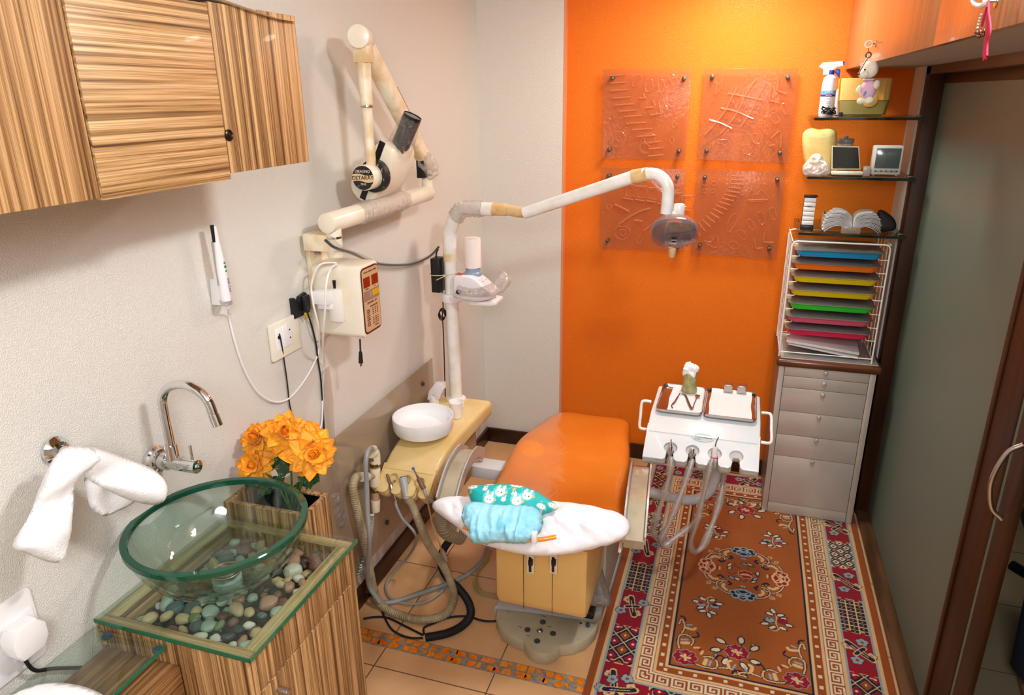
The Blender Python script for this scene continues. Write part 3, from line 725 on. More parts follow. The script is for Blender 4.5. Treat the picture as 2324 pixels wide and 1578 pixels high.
for dy, dz in ((.034, .014), (.034, -.012)): m.prism(rrect(.006, .005, .001, 2, c0.y + dy, c0.z + dz), .0133, .0141, WM)
m.cyl((XL + .0125, c0.y - .024, c0.z + .006), (XL + .0142, c0.y - .024, c0.z + .006), .006, seg=12)
m.build('pin_hole', 'black', ws)
cable('cable', [(634, 758, XL + .018), (638, 775, XL + .018), (645, 820), (652, 870), (656, 910), (660, 930), (667, 950), (668, 985), (672, 1040)], .0022, 'black_rubber', 'thin black cord hanging from the cream wall socket down behind the flowers')
hd = thing('plug_holder', P(682, 693, x=XL), 'small black plastic holder on the wall above the cream socket', 'holder')
q = P(682, 693, x=XL + .01)
MB().prism([(q.y - .045, q.z + .034), (q.y - .035, q.z + .034), (q.y - .012, q.z + .014), (q.y - .004, q.z + .03), (q.y + .03, q.z + .036), (q.y + .042, q.z + .02), (q.y + .042, q.z - .034), (q.y - .045, q.z - .034)], .001, .016, WM, .002).build('case', 'black', hd)
MB().prism(rrect(.032, .052, .004, 3, q.y + .017, q.z + .004), .0165, .026, WM, .002).build('front_pocket', simple('black2', '2a2c30', .3) and 'black2', hd)
cable('cable', [(690, 682, XL + .03), (696, 705, XL + .03), (706, 735), (716, 775), (722, 820), (728, 860), (733, 930), (737, 1000), (740, 1045), (748, 1110), (762, 1155), (780, 1195)], .0028, 'black_rubber', 'black cord running down the wall from the small black holder')
MB().cyl(P(693, 712, x=XL + .026), P(696, 722, x=XL + .022), .0045).build('cable_tag', simple('yellow_tag', 'c8a820', .4), None, ('tiny yellow band on the black cord below the holder', 'tag'))
cable('cable', [(722, 1100, XL + .01), (740, 1125), (752, 1150), (760, 1175), (775, 1195)], .0022, 'black_rubber', 'short black cord curving into the bottom of the plastic sleeve')
gloss_film('sleeve', 'f8f6f4', .06, .15, .3, 25, .4, .05); gloss_film('wrap', 'fbfaf8', .10, .10, 1, 60, .25, .02); gloss_film('wrap_heavy', 'f7f2ee', .16, .15, 1, 70, .3, .25); gloss_film('bag', 'f4f2f0', .16, .1, 1, 25, .3, .14)
m = MB(); m.strip([P(x_, y_, x=XL + .016) for x_, y_ in ((738, 838), (745, 900), (752, 1000), (757, 1060), (762, 1120), (772, 1180))], .05, .003, (1, 0, 0)); m.noise(.003, 30)
m.build('plastic_sleeve', 'sleeve', None, ('long clear plastic sleeve hanging down the wall over the cords', 'plastic sleeve'))
m = MB(); puff(m, [(752, 1128), (772, 1120), (778, 1150), (788, 1186), (776, 1198), (760, 1188)], P(768, 1160, x=XL + .02), (1, -.2, 0), .008, .004, wrinkle=.008, wf=60)
m.build('plastic_scrap', 'bag', None, ('crumpled clear plastic end at the foot of the wall sleeve', 'plastic scrap'), sharp=25)
# clear splash panel
sp = thing('splash_panel', (XL, 2.42, .15), 'large tinted acrylic splash panel screwed to the left wall behind the spittoon', 'panel')
m = MB(); m.box((XL + .012, 1.62, .165), (XL + .017, 2.90, .803)); m.build('sheet', film('acrylic', 'b5a188', .42, .1) and 'acrylic', sp)
for (px, py) in ((959, 871), (878, 1186), (862, 1250)):
    q = P(px, py, x=XL + .02)
    if py == 1250: continue
    MB().lathe([(.005, -.007), (.005, 0), (.011, .001), (.011, .005), (.007, .009)], q, (1, 0, 0), 18).build('stud', 'steel_dark', sp)
# ---------------------------------------------------------------- wall-mounted x-ray unit
simple('xcream', 'f0e9d8', .3, c2='e9dec4', vscale=9, detail=6, coat=.2); simple('xcream_dirty', 'f0e6cc', .35, c2='d9bb8a', vscale=13, detail=8)
xr = thing('xray_machine', (XL, 2.05, 1.2), 'cream wall-mounted dental x-ray machine with folded arm and plastic-wrapped tube head', 'x-ray machine')
MB().prism([(1.985, 1.19), (2.155, 1.195), (2.16, 1.50), (1.99, 1.512)], .001, .018, WM, .002).build('wall_plate', 'xcream_dirty', xr)
m = MB()
q = P(719, 573, x=XL + .02); m.cyl(q, q + Vector((.012, 0, 0)), .009, seg=6, bev=.002)
m.build('bolt', 'steel', xr)
xb = MB().prism(rrect(.132, .245, .02, 4, 2.048, 1.335), .018, .195, WM, .008).build('control_box', 'xcream', xr)
FX1 = XL + .195
MB().prism(rrect(.116, .225, .018, 4, 2.05, 1.335), .1955, .1965, WM).build('panel_bezel', simple('panel_brown', '4a2a1a', .3), xb)
MB().prism(rrect(.106, .212, .012, 4, 2.05, 1.336), .197, .1985, WM).build('panel', simple('panel_tan', 'c9a27c', .35), xb)
Fp = XL + .1988
m = MB()
for y in (2.023, 2.078): m.prism(rrect(.042, .034, .002, 2, y, 1.398), .1986, .1995, WM)
m.build('red_display', simple('red_disp', '7e1c10', .15, coat=.5), xb)
MB().prism(rrect(.104, .034, .002, 2, 2.05, 1.352), .1985, .1989, WM).build('key_band', simple('band_brown', '9a7662', .4), xb)
for i in range(3):
    MB().prism(rrect(.012, .02, .002, 2, 2.062 + i * .0155, 1.354), .1989, .2005, WM).build('key', simple('key_yellow', 'd9a414', .4), xb)
MB().prism(rrect(.012, .02, .002, 2, 2.042, 1.354), .1989, .2005, WM).build('key', 'grey_plastic', xb)
simple('ink', '3a2418', .5)
ex, ez = (0, 1, 0), (0, 0, 1)
for s_, z_, sz, y_ in (('RAYOS X DENTAL TIMER', 1.431, .0075, 2.05), ('SECONDS', 1.375, .005, 2.023), ('mA', 1.375, .005, 2.078), ('EXPOSURE - SET', 1.326, .009, 2.05), ('EXPOSURE TIME', 1.312, .007, 2.06), ('GNATUS', 1.241, .006, 2.07)):
    text('lettering', s_, sz, (Fp, y_, z_), ex, ez, 'ink', xb)
for r_ in range(9):
    for j, (y_, n_) in enumerate(((2.02, 'MOLAR'), (2.052, '0.%d' % (r_ + 2)), (2.068, '0.%d' % (r_ + 4)), (2.082, '0.%d' % (9 - r_)))):
        if j and r_ in (4,): continue
        text('lettering', ('MOLAR', 'CANINE', 'INCIS.', 'BITE W.')[r_ % 4] if j == 0 else n_, .006, (Fp, y_, 1.303 - r_ * .0066), ex, ez, 'ink', xb)
# hand switch cradle on the near face
hs = MB(); y0 = 1.982
hs.box((XL + .045, y0 - .052, 1.335), (XL + .108, y0 - .002, 1.382), .008); hs.box((XL + .055, y0 - .04, 1.318), (XL + .105, y0 - .003, 1.338), .004)
hs.build('switch_cap', 'white_plastic', xr)
hs = MB().box((XL + .085, y0 - .026, 1.27), (XL + .135, y0 + .001, 1.385), .010); hs.build('hand_switch', simple('offwhite', 'eeeae4', .4), xr)
MB().cyl((XL + .11, y0 - .012, 1.38), (XL + .11, y0 - .012, 1.412), .004, .006, seg=12).build('switch_cord_stub', 'black', xr)
a, b = P(752, 500, x=XL + .115), P(968, 442, x=XL + .115)
a.z = b.z = (a.z + b.z) / 2
MB().cyl(P(762, 583, x=a.x), Vector((a.x, P(762, 583, x=a.x).y, a.z)), .0255, bev=.003).build('post', 'xcream', xr)
q = P(762, 583, x=a.x)
MB().box((XL + .017, q.y - .03, q.z + .02), (a.x - .01, q.y + .03, q.z + .075), .004).build('bracket', 'xcream_dirty', xr)
MB().lathe([(.0265, 0), (.0272, .003), (.0265, .007)], (a.x, q.y, a.z - .052), seg=30).build('ring', 'chrome', xr)
a.y = q.y - .004
MB().cyl(a + Vector((0, -.034, 0)), b + Vector((0, .02, 0)), .0325, bev=.006, seg=32).build('horizontal_arm', 'xcream', xr)
d = (b - a).normalized()
m = MB(); m.tube([a + d * (.16 + .005 * i) * 1.0 for i in range(72)], lambda t: .0362 + .001 * math.sin(t * 60), 40, 0); m.noise(.0045, 60); m.noise(.003, 120)
m.build('plastic_wrap', 'wrap_heavy', xr, sharp=20)
e0 = b + Vector((0, .0, 0)); e1 = P(963, 398, x=a.x)
e1.y = b.y + .0; e1.z = b.z + .105
MB().tube([b + Vector((0, .012, 0)), e0 + Vector((0, .014, .03)), e1 + Vector((0, .01, 0))], .0225, 20, 4).build('elbow', 'xcream', xr)
MB().lathe([(.0235, 0), (.0242, .003), (.0235, .007)], e1 + Vector((0, .01, -.035)), seg=30).build('ring', 'steel_dark', xr)
k0, k1 = P(958, 398, x=a.x), P(955, 352, x=a.x)
m = MB().box((a.x - .016, k0.y - .018, k0.z - .01), (a.x + .016, k0.y + .02, k1.z), .003); m.build('knuckle', 'black', xr)
u0, u1 = P(974, 385, x=a.x), P(828, 100, x=a.x)
m = MB(); dd = (u1 - u0).normalized()
R_ = []
for t_, wd in ((-.01, .018), (.0, .028), (.03, .032), (.3, .033), (.32, .034), (.34, .034), (.97, .034), (1.0, .03)):
    c = u0.lerp(u1, t_); s = Vector((0, 1, 0)); s = (s - dd * s.dot(dd)).normalized(); n_ = Vector((1, 0, 0))
    R_.append([c + s * p[0] + n_ * p[1] for p in rrect(wd * 2, .05, .02, 5)])
m.rings(R_); m.build('folding_arm', 'xcream_dirty', xr, sharp=50)
pl_ = u0.lerp(u1, .52) + Vector((.0, .0, 0)) + s * .0345
m = MB(); M_ = frame(pl_, dd, Vector((1, 0, 0)), s); m.prism(rrect(.17, .034, .002, 2), 0, .0008, M_); m.build('name_strip', simple('strip_tan', 'b08858', .4), xr)
text('lettering', 'DIEAGNO XTRONIC', .018, pl_ + s * .0012, dd * -1, (1, 0, 0), 'ink', xr)
m = MB(); puff(m, [(948, 370), (950, 348), (968, 342), (985, 358), (993, 380), (990, 400), (975, 408), (962, 398), (952, 388)], a.lerp(b, 1) + Vector((.035, .02, .09)), (1, -.6, 0), .03, .005, wrinkle=.02, wf=60); m.build('plastic_wrap', 'wrap_heavy', xr, sharp=20)
kx = a.x + .03
c1 = P(820, 84, x=kx)
MB().cyl(c1 + Vector((.008, -.036, 0)), c1 + Vector((-.012, .045, .0)), .036, bev=.005, seg=36).build('top_knuckle', 'xcream', xr)
t0, t1 = P(823, 112, x=kx), P(823, 143, x=kx)
YD = t0.y
MB().box((kx - .026, YD - .024, t1.z), (kx + .026, YD + .024, t0.z + .02), .006).build('knuckle_socket', 'xcream_dirty', xr)
def V(px, py): q = P(px, py, y=YD); return Vector((q.x, YD, q.z))
p0, p1, p2 = V(825, 140), V(828, 240), V(828, 392)
p1.x = p2.x = p0.x = kx
MB().cyl(p1, p0, .0205, .0225, seg=28).cyl(p2, p1, .0165, .0175, seg=28).build('drop_tube', 'xcream_dirty', xr)
MB().lathe([(.0188, 0), (.0205, .002), (.0205, .010), (.0188, .012)], p1 - Vector((0, 0, .006)), seg=30).build('ring', 'steel', xr)
simple('worn_black', '1c1c1e', .5, c2='b8b4ac', vscale=55, detail=8)
MATS['worn_black'].node_tree.nodes['Color Ramp'].color_ramp.elements[0].position = .3
MATS['worn_black'].node_tree.nodes['Color Ramp'].color_ramp.elements[1].position = .38
hc = P(824, 404, y=YD - .05); hc.x += 0
HY = hc.y
hd_ = MB().cyl((hc.x, HY + .001, hc.z), (hc.x + .004, HY + .075, hc.z), .042, bev=.003, seg=44); hd_.build('yoke', 'xcream', xr)
dsc = MB().cyl((hc.x, HY - .0015, hc.z), (hc.x, HY + .001, hc.z), .0395, seg=44).build('badge', 'worn_black', xr)
m = MB(); pb = [(-.0385 + .077 * i / 16, .011 + .003 * math.sin(i / 16 * 6.28)) for i in range(17)] + [(.0385 - .077 * i / 16, -.012 + .003 * math.sin(6.28 * (1 - i / 16))) for i in range(17)]
MF = frame(Vector((hc.x, HY - .0016, hc.z)), Vector((1, 0, 0)), Vector((0, 0, 1)), Vector((0, -1, 0)))
m.prism(pb, 0, .0006, MF); m.build('banner', simple('banner_tan', 'd8bc8c', .4), dsc)
text('lettering', 'DETARAY', .0185, (hc.x, HY - .0026, hc.z), (1, 0, .04), (0, 0, 1), 'black', dsc)
simple('cream_ink', 'e8dcc0', .4)
text('lettering', 'DIEAGNO', .0125, (hc.x, HY - .002, hc.z + .021), (1, 0, 0), (0, 0, 1), 'cream_ink', dsc)
text('lettering', '7010', .0105, (hc.x, HY - .002, hc.z - .021), (1, 0, 0), (0, 0, 1), 'cream_ink', dsc)
MB().cyl((hc.x + .006, HY + .055, hc.z), (hc.x + .01, HY + .083, hc.z), .055, seg=44, bev=.002).build('scale_ring', 'worn_black', xr)
prof = [(795, 430), (797, 402), (815, 375), (848, 330), (866, 322), (884, 334), (892, 358), (884, 395), (868, 430), (842, 456), (815, 456)]
HB = HY + .085
pp_ = [P(px, py, y=HB) for px, py in prof]
pp_ = spline([Vector((p.x, p.z, 0)) for p in pp_], 3, True)
MX = frame(Vector((0, 0, 0)), Vector((1, 0, 0)), Vector((0, 0, 1)), Vector((0, 1, 0)))
hx = MB().prism([(p.x, p.y) for p in pp_], HB, HB + .18, MX, .012).build('tube_head', 'xcream', xr)
c0, c1 = P(868, 322, y=HB - .0015), P(822, 452, y=HB - .0015)
dv_ = (c1 - c0); sd = Vector((dv_.z, 0, -dv_.x)).normalized() * .011
MB().prism([(c0.x + sd.x, c0.z + sd.z), (c0.x - sd.x, c0.z - sd.z), (c1.x - sd.x, c1.z - sd.z), (c1.x + sd.x, c1.z + sd.z)], HB - .001, HB + .001, MX).build('black_band', 'black', xr)
q0, q1 = P(906, 338, y=HB + .075), P(937, 262, y=HB + .075); q1.x += .0
dq = (q1 - q0).normalized()
cm = MB(); cm.lathe([(.018, -.035), (.019, .0), (.0285, .006), (.0325, .02), (.0325, (q1 - q0).length), (.0305, (q1 - q0).length), (.0305, .03)], q0, dq, 40, cap=False)
cm.build('cone', simple('cone_black', '1e1e20', .12, .3, coat=.6), xr)
MB().cyl(q0 + dq * .02, q1 - dq * .004, .0300, seg=36).build('cone_end', simple('cone_grey', '8a8684', .4), xr)
m = MB(); m.lathe([(.046, -.02), (.044, .03), (.037, .09), (.034, (q1 - q0).length - .01)], q0, dq, 26, cap=False); m.noise(.006, 45); m.build('plastic_wrap', 'wrap', xr, sharp=15)
# cables on the machine
cable('cable', [(738, 545, XL + .14), (760, 562, XL + .15), (800, 575, XL + .12), (830, 590, XL + .04), (858, 599, XL + .02), (900, 602, XL + .02), (940, 598, XL + .02), (975, 582, XL + .03), (996, 560, XL + .08)], .0045, 'dark_grey', 'grey cord in clear film running from the x-ray bracket across to the lamp pole', x=XL + .02)
m = MB().tube([P(x_, y_, x=q_) for x_, y_, q_ in ((745, 538, XL + .14), (775, 565, XL + .15), (815, 580, XL + .11), (860, 599, XL + .025), (920, 601, XL + .025), (975, 582, XL + .035), (996, 562, XL + .08))], .0085, 8, 6)
m.build('cord_sleeve', 'wrap', None, ('clear plastic film sleeve around the grey cord to the lamp pole', 'plastic sleeve'))
pc = thing('hanging_plug', P(820, 800, x=XL + .15), 'short black cord with a two-pin plug dangling below the control box', 'plug')
qa, qb, qc = P(817, 770, x=XL + .15), P(818, 798, x=XL + .15), P(819, 824, x=XL + .15)
MB().tube([qa, qb], .003, 8, 0).build('cord', 'black_rubber', pc)
MB().tube([qb, qb.lerp(qc, .3), qc], lambda t: .005 + .003 * t, 12, 4).build('body', 'black', pc)
m = MB()
for s_ in (-1, 1): m.cyl(qc + Vector((0, s_ * .004, 0)), qc + Vector((0, s_ * .004, -.012)), .0018, seg=8)
m.build('prongs', 'steel_dark', pc)

# ---------------------------------------------------------------- pole with lamp arm
simple('pole_white', 'f3f5f5', .22, c2='e9e8e0', vscale=16, detail=6, coat=.4); simple('joint_tan', 'e2c48e', .35, c2='d0a868', vscale=20)
PXX, PY = -1.205, 2.855
lp = thing('dental_lamp', (PXX, PY, .62), 'white operating lamp on a long jointed arm and tall pole at the spittoon unit', 'lamp')
zt_ = P(1025, 520, y=PY).z
hz_ = P(1140, 476, y=PY).z
pole = [(PXX, PY, .63), (PXX, PY, 1.0), (PXX, PY, zt_ - .06), (PXX + .012, PY, zt_ + .01), (PXX + .05, PY, hz_ - .008), (PXX + .10, PY, hz_), (P(1118, 476, y=PY).x, PY, hz_)]
MB().tube(pole, .029, 24, 6).build('pole', 'pole_white', lp)
m = MB(); m.tube([Vector((PXX + .03, PY, hz_ - .04)), Vector((PXX + .06, PY, hz_ - .01)), Vector((PXX + .10, PY, hz_)), Vector((P(1095, 476, y=PY).x, PY, hz_))], lambda t: .035 + .001 * math.sin(t * 50), 40, 20); m.noise(.0045, 60); m.noise(.003, 120); m.build('plastic_wrap', 'wrap_heavy', lp, sharp=20)
zc_ = P(1020, 583, y=PY).z
MB().lathe([(.0292, -.019), (.031, -.018), (.031, .018), (.0292, .019)], (PXX, PY, zc_), seg=32).build('collar', 'xcream_dirty', lp)
MB().lathe([(.03, 0), (.046, .001), (.046, .012), (.040, .016), (.031, .018)], (PXX, PY, .621), seg=36).build('base_ring', 'white_plastic', lp)
j0, j1, j2 = P(1118, 476, y=PY), P(1150, 478, y=PY), P(1190, 484, y=PY - .03)
j0.z = j1.z = hz_
MB().cyl(j0, j0.lerp(j1, .05), .026, seg=24).cyl(j0, j1, .0262, seg=24, bev=.002).build('joint', 'joint_tan', lp)
MB().tube([j1 - Vector((.01, 0, 0)), j1.lerp(j2, .3), j1.lerp(j2, .7), j2 + Vector((.012, 0, .004))], .0225, 18, 4).build('joint', 'joint_tan', lp)
k0 = P(1436, 402, y=2.78); k1 = P(1470, 396, y=2.77)
MB().cyl(j2, k0, .0245, .0255, seg=28).build('long_arm', 'pole_white', lp)
MB().tube([k0, k0.lerp(k1, .5), k1], .0275, 22, 4).build('joint', 'joint_tan', lp)
e = [k1 - Vector((.02, 0, -.002)), P(1484, 395, y=2.765), P(1500, 402, y=2.76), P(1514, 420, y=2.755), P(1516, 445, y=2.755), P(1512, 485, y=2.755)]
MB().tube(e, .0225, 22, 6).build('elbow', 'pole_white', lp)
gloss_film('clear_wrap2', 'ffffff', .15, .1, .6, 60)
m = MB(); m.poly([P(1470, 405, y=2.74), P(1505, 440, y=2.73), P(1500, 415, y=2.74)]); m.build('plastic_wrap', 'clear_wrap2', lp)
MB().cyl(P(1540, 497, y=2.80), P(1542, 462, y=2.80), .0215, bev=.008, seg=24).cyl(P(1512, 488, y=2.78), P(1542, 488, y=2.80), .015, seg=18).build('transformer', 'pole_white', lp)
# lamp head: open reflector behind a clear shield
LC = P(1530, 527, y=2.68); n_ = Vector((.12, -.86, -.5)).normalized(); ax = n_.cross(Vector((0, 0, 1))).normalized() * -1; ay = n_.cross(ax) * -1
if ay.z < 0: ay = -ay
def shp(k, wd=.088, hg=.064):
    return [(wd * k * (abs(math.cos(t)) ** .8) * (1 if math.cos(t) > 0 else -1), hg * k * (abs(math.sin(t)) ** .75) * (1 if math.sin(t) > 0 else -1)) for t in [2 * PI * i / 48 for i in range(48)]]
def ring_(k, h, wd=.088, hg=.064, dx=0, dy=0): return [LC + ax * (a + dx) + ay * (b + dy) + n_ * h for a, b in shp(k, wd, hg)]
MB().rings([ring_(.35, -.045), ring_(.6, -.036), ring_(.82, -.02), ring_(.9, -.006)], cap=False).build('reflector', simple('reflector', 'a9b2cc', .22, .7), lp)
gloss_film('shield', 'ecd6d0', .08, .04, edge=.4, milk=.10)
MB().rings([ring_(.45, -.05), ring_(.8, -.04), ring_(.98, -.015), ring_(1, .006), ring_(.94, .018)], cap=False).build('shield', 'shield', lp)
MB().rings([ring_(.94, .0185), ring_(.6, .024), ring_(.2, .026)], cap=True).build('front_shield', gloss_film('shield2', 'dcc8c8', .10, .03, edge=.3, milk=.06) and 'shield2', lp)
MB().cyl(LC - n_ * .03, LC + n_ * .018, .024, .021, bev=.004).build('bulb_housing', simple('bulb_grey', '8f847c', .35, .5), lp)
bd = MB().cyl(LC + n_ * .0265 - ay * .014, LC + n_ * .0285 - ay * .014, .0115, seg=24).build('badge', 'black', lp)
text('lettering', 'KAVO', .0075, LC + n_ * .0292 - ay * .014, ax, ay, 'white_plastic', bd)
MB().cyl(LC - ay * .052 - n_ * .0, LC - ay * .112 + n_ * .01, .0155, .0125, seg=18, bev=.004).build('handle', simple('handle_beige', 'd8b892', .45), lp)

# ---------------------------------------------------------------- scaler on the pole shelf
zs = P(1020, 676, y=PY).z
sh = thing('pole_shelf', (PXX, PY, zs - .02), 'small white bracket shelf clamped to the tall pole, carrying the scaler', 'shelf')
MB().lathe([(.0295, 0), (.044, 0), (.046, .004), (.046, .034), (.044, .038), (.0295, .038)], (PXX, PY, zs - .014), seg=36, closed=True, cap=False).build('clamp', 'white_plastic', sh)
sy = PY - .01
S1 = [(PXX + .04, zs), (PXX + .04, zs)]
m = MB(); pol = [(PXX + .040, sy - .02), (PXX + .07, sy - .03), (PXX + .11, sy - .062), (PXX + .20, sy - .062), (PXX + .228, sy - .04), (PXX + .228, sy + .05), (PXX + .2, sy + .065), (PXX + .10, sy + .065), (PXX + .06, sy + .03), (PXX + .040, sy + .02)]
m.prism(pol, zs - .004, zs + .014, None, .004); m.build('plate', 'white_plastic', sh)
sl = thing('ultrasonic_scaler', (PXX + .13, sy, zs + .015), 'white ultrasonic scaler with a frosted water bottle on top, bagged in plastic', 'scaler')
bz0 = zs + .016
simple('scaler_white', 'f2eef6', .22, coat=.4)
MY = frame(Vector((0, 0, 0)), Vector((1, 0, 0)), Vector((0, 0, 1)), Vector((0, -1, 0)))
pr = [(PXX + .035, bz0 + .005), (PXX + .12, bz0), (PXX + .19, bz0 + .004), (PXX + .215, bz0 + .02), (PXX + .212, bz0 + .035), (PXX + .14, bz0 + .092), (PXX + .115, bz0 + .103), (PXX + .05, bz0 + .108), (PXX + .036, bz0 + .098)]
MB().prism(pr, -(sy + .052), -(sy - .058), MY, .012).build('housing', 'scaler_white', sl)
q = Vector((PXX + .078, sy - .05, bz0 + .1055))
MB().box((PXX + .045, sy - .05, bz0 + .108), (PXX + .075, sy - .012, bz0 + .109)).build('red_window', simple('red_win', 'c0402c', .2), sl)
d1 = Vector((PXX + .2125, 0, bz0 + .035)) - Vector((PXX + .14, 0, bz0 + .092)); d1.normalize(); nn = Vector((-d1.z, 0, d1.x)) 
nn = nn if nn.z > 0 else -nn
oo = Vector((PXX + .172, sy, bz0 + .067)) + nn * .0008
m = MB(); m.prism(rrect(.07, .075, .006, 3), 0, .001, frame(oo, d1, Vector((0, 1, 0)), nn)); m.build('key_panel', simple('panel_lilac', 'e6dfe8', .3), sl)
for a_, b_ in ((-.015, .02), (.015, .02), (-.015, -.02), (.015, -.015)):
    MB().cyl(oo + d1 * a_ + Vector((0, b_, 0)) + nn * .001, oo + d1 * a_ + Vector((0, b_, 0)) + nn * .0018, .0035, seg=10).build('key', 'grey_plastic', sl)
text('lettering', 'Woodpecker', .009, (PXX + .094, sy - .03, bz0 + .1045), (1, 0, -.15), (0, 1, 0), 'ink', sl)
MB().cyl((PXX + .062, sy - .058, bz0 + .035), (PXX + .062, sy - .066, bz0 + .035), .011, seg=20, bev=.002).build('knob', 'black', sl)
bc = P(1073, 590, y=sy + .015)
MB().lathe([(.038, 0), (.038, .012), (.033, .018), (.033, .034), (.030, .036)], (bc.x, sy + .015, bz0 + .095), seg=32).build('bottle_collar', simple('collar_blue', '8ea4b8', .35), sl)
MB().lathe([(.030, 0), (.0368, .003), (.0368, .125), (.034, .131), (.0, .132)], (bc.x, sy + .015, bz0 + .128), seg=36).build('bottle', simple('frost_plastic', 'f3eae6', .4, sss=.3), sl)
m = MB(); m.strip([(PXX + .04, sy - .066, bz0 + .024), (PXX + .10, sy - .078, bz0 + .012), (PXX + .17, sy - .075, bz0 + .012), (PXX + .225, sy - .04, bz0 + .022)], .015, .012, (0, -1, 0), bev=.004); m.build('hose_band', simple('hose_lilac', 'cfc6c8', .35), sl)
m = MB(); puff(m, [(1040, 648), (1075, 655), (1120, 640), (1135, 615), (1150, 622), (1160, 640), (1150, 655), (1135, 668), (1100, 674), (1060, 672), (1040, 665)], (PXX + .14, sy - .085, bz0 + .03), (.2, -1, .35), .018, .005, wrinkle=.012, wf=50); m.build('plastic_bag', 'bag', sl, sharp=15)
ad = thing('power_adapter', (PXX - .055, PY - .02, 1.16), 'black power adapter strapped to the side of the tall pole with a cable tie', 'adapter')
za, zb_ = P(995, 662, y=PY - .02).z, P(990, 585, y=PY - .02).z
MB().box((PXX - .078, PY - .045, za), (PXX - .036, PY + .015, zb_), .004).build('case', 'black', ad)
MB().tube([(PXX - .058, PY - .02, zb_), (PXX - .057, PY - .02, zb_ + .02), (PXX - .05, PY - .015, zb_ + .04)], .004, 8, 4).build('cord', 'black_rubber', ad)
zz = (za + zb_) / 2 + .004
m = MB(); lo = [(PXX - .080, PY - .047, zz), (PXX - .03, PY - .047, zz), (PXX, PY - .035, zz + .003), (PXX + .032, PY - .005, zz + .005), (PXX + .02, PY + .032, zz), (PXX - .08, PY + .018, zz)]
m.tube(lo, .0022, 8, 4, closed=True); m.cyl((PXX - .016, PY - .046, zz), (PXX - .004, PY - .046, zz + .001), .006, seg=12); m.tube([(PXX - .008, PY - .05, zz), (PXX - .045, PY - .06, zz - .018)], .002, 6, 0)
m.build('cable_tie', simple('tie', 'd8c8a0', .4), ad)
zk = P(1000, 715, y=PY).z
cm = MB().tube([(PXX - .04, PY - .015, za), (PXX - .045, PY, zk + .03), (PXX - .05, PY, zk), (PXX - .05, PY, .9), (PXX - .05, PY - .01, .635)], .0028, 8, 6)
for i in range(4): cm.tube([Vector((PXX - .05 + .016 * math.cos(t), PY + (i - 2) * .005, zk + .022 * math.sin(t) + .003 * i)) for t in [2 * PI * j / 10 for j in range(10)]], .0022, 6, 2, closed=True)
cm.build('cord', 'black_rubber', ad)
# ---------------------------------------------------------------- spittoon unit
simple('unit_cream', 'ecd49a', .25, c2='e4c684', vscale=7, detail=4, coat=.3)
UX0, UX1 = -1.305, -1.06
un = thing('spittoon_unit', (-1.18, 2.5, 0), 'cream-yellow spittoon unit body curving along the left wall below the pole', 'dental unit')
prof_ = [(2.885, .622, .075), (2.80, .622, .075), (2.65, .622, .078), (2.50, .618, .085), (2.40, .606, .095), (2.34, .592, .10), (2.29, .572, .10), (2.27, .562, .095)]
R_ = []
for y, z, t in prof_:
    x0, x1 = UX0 + .03 * max(0, (2.6 - y)) / .3 * .4, UX1 + (.03 if y > 2.7 else 0)
    x1 = UX1 + .02 * max(0, min(1, (y - 2.45) / .4)) 
    R_.append([Vector((p[0] + (x0 + x1) / 2, y, p[1] + z - t / 2)) for p in rrect(x1 - x0, t, .018, 4)])
m = MB().rings(R_); bmb = m.build('body', 'unit_cream', un)
# sloped holder front with four lobes and keyholes
sd_ = Vector((0, 2.20 - 2.285, .50 - .568)).normalized(); nn_ = Vector((1, 0, 0)).cross(sd_) * -1
if nn_.z < 0: nn_ = -nn_
FO = Vector((UX0 + .012, 2.29, .5735))
MFh = frame(FO, Vector((1, 0, 0)), sd_, nn_)
W_ = UX1 - UX0 - .014; L_ = .125
cxs = [W_ * q for q in (.26, .5, .76)]
def front_outline(W_, L_, cxs, rh, slot, hole_y, lob=.018, hole=True):
    o = [(0, 0)]
    xs = [0] + cxs + [W_]
    o = [(W_, 0), (0, 0)]
    for i in range(len(xs) - 1):
        a = xs[i] + (slot if i else 0); b = xs[i + 1] - (slot if i < len(xs) - 2 else 0)
        mid = (a + b) / 2; k = (b - a) / 2
        o += [(a, L_ - k * .6), (a + k * .25, L_ - k * .2), (a + k * .7, L_), (b - k * .7, L_), (b - k * .25, L_ - k * .2), (b, L_ - k * .6)]
        if i < len(xs) - 2:
            c = xs[i + 1]; t = math.asin(min(1, slot / rh))
            if hole: o += [(c - rh * math.sin(t + (2 * PI - 2 * t) * j / 12), hole_y + rh * math.cos(t + (2 * PI - 2 * t) * j / 12)) for j in range(13)]
            else: o += [(c - slot, hole_y), (c - slot * .5, hole_y - slot * .8), (c + slot * .5, hole_y - slot * .8), (c + slot, hole_y)]
    return o
MB().prism(front_outline(W_, L_, cxs, .021, .008, .062), -.018, 0, MFh, .003).build('holder_front', 'unit_cream', un)
MB().prism(front_outline(W_, L_, cxs, .021, .008, .068, hole=False), -.058, -.0185, MFh, .003).build('holder_tray', 'unit_cream', un)
MB().box((XL + .02, 2.66, .28), (-1.10, 2.84, .546), .01).build('pedestal', simple('pedestal_beige', 'b39a78', .5), un)
BWC = Vector((-1.185, 2.485, 0)); bw = P(960, 948, z=.70); BWC.x, BWC.y = bw.x + .0, bw.y
cu = thing('spittoon_bowl', (BWC.x, BWC.y, .625), 'round white ceramic rinse bowl on the cream unit', 'bowl')
pf = [(.0, .632), (.06, .628), (.10, .634), (.122, .648), (.129, .664), (.130, .706), (.128, .711), (.124, .711), (.122, .706), (.120, .668), (.108, .655), (.06, .650), (.02, .646), (0, .646)]
MB().lathe(pf, BWC, seg=64).build('bowl', simple('ceramic', 'f6f8fa', .08, coat=.8), cu)
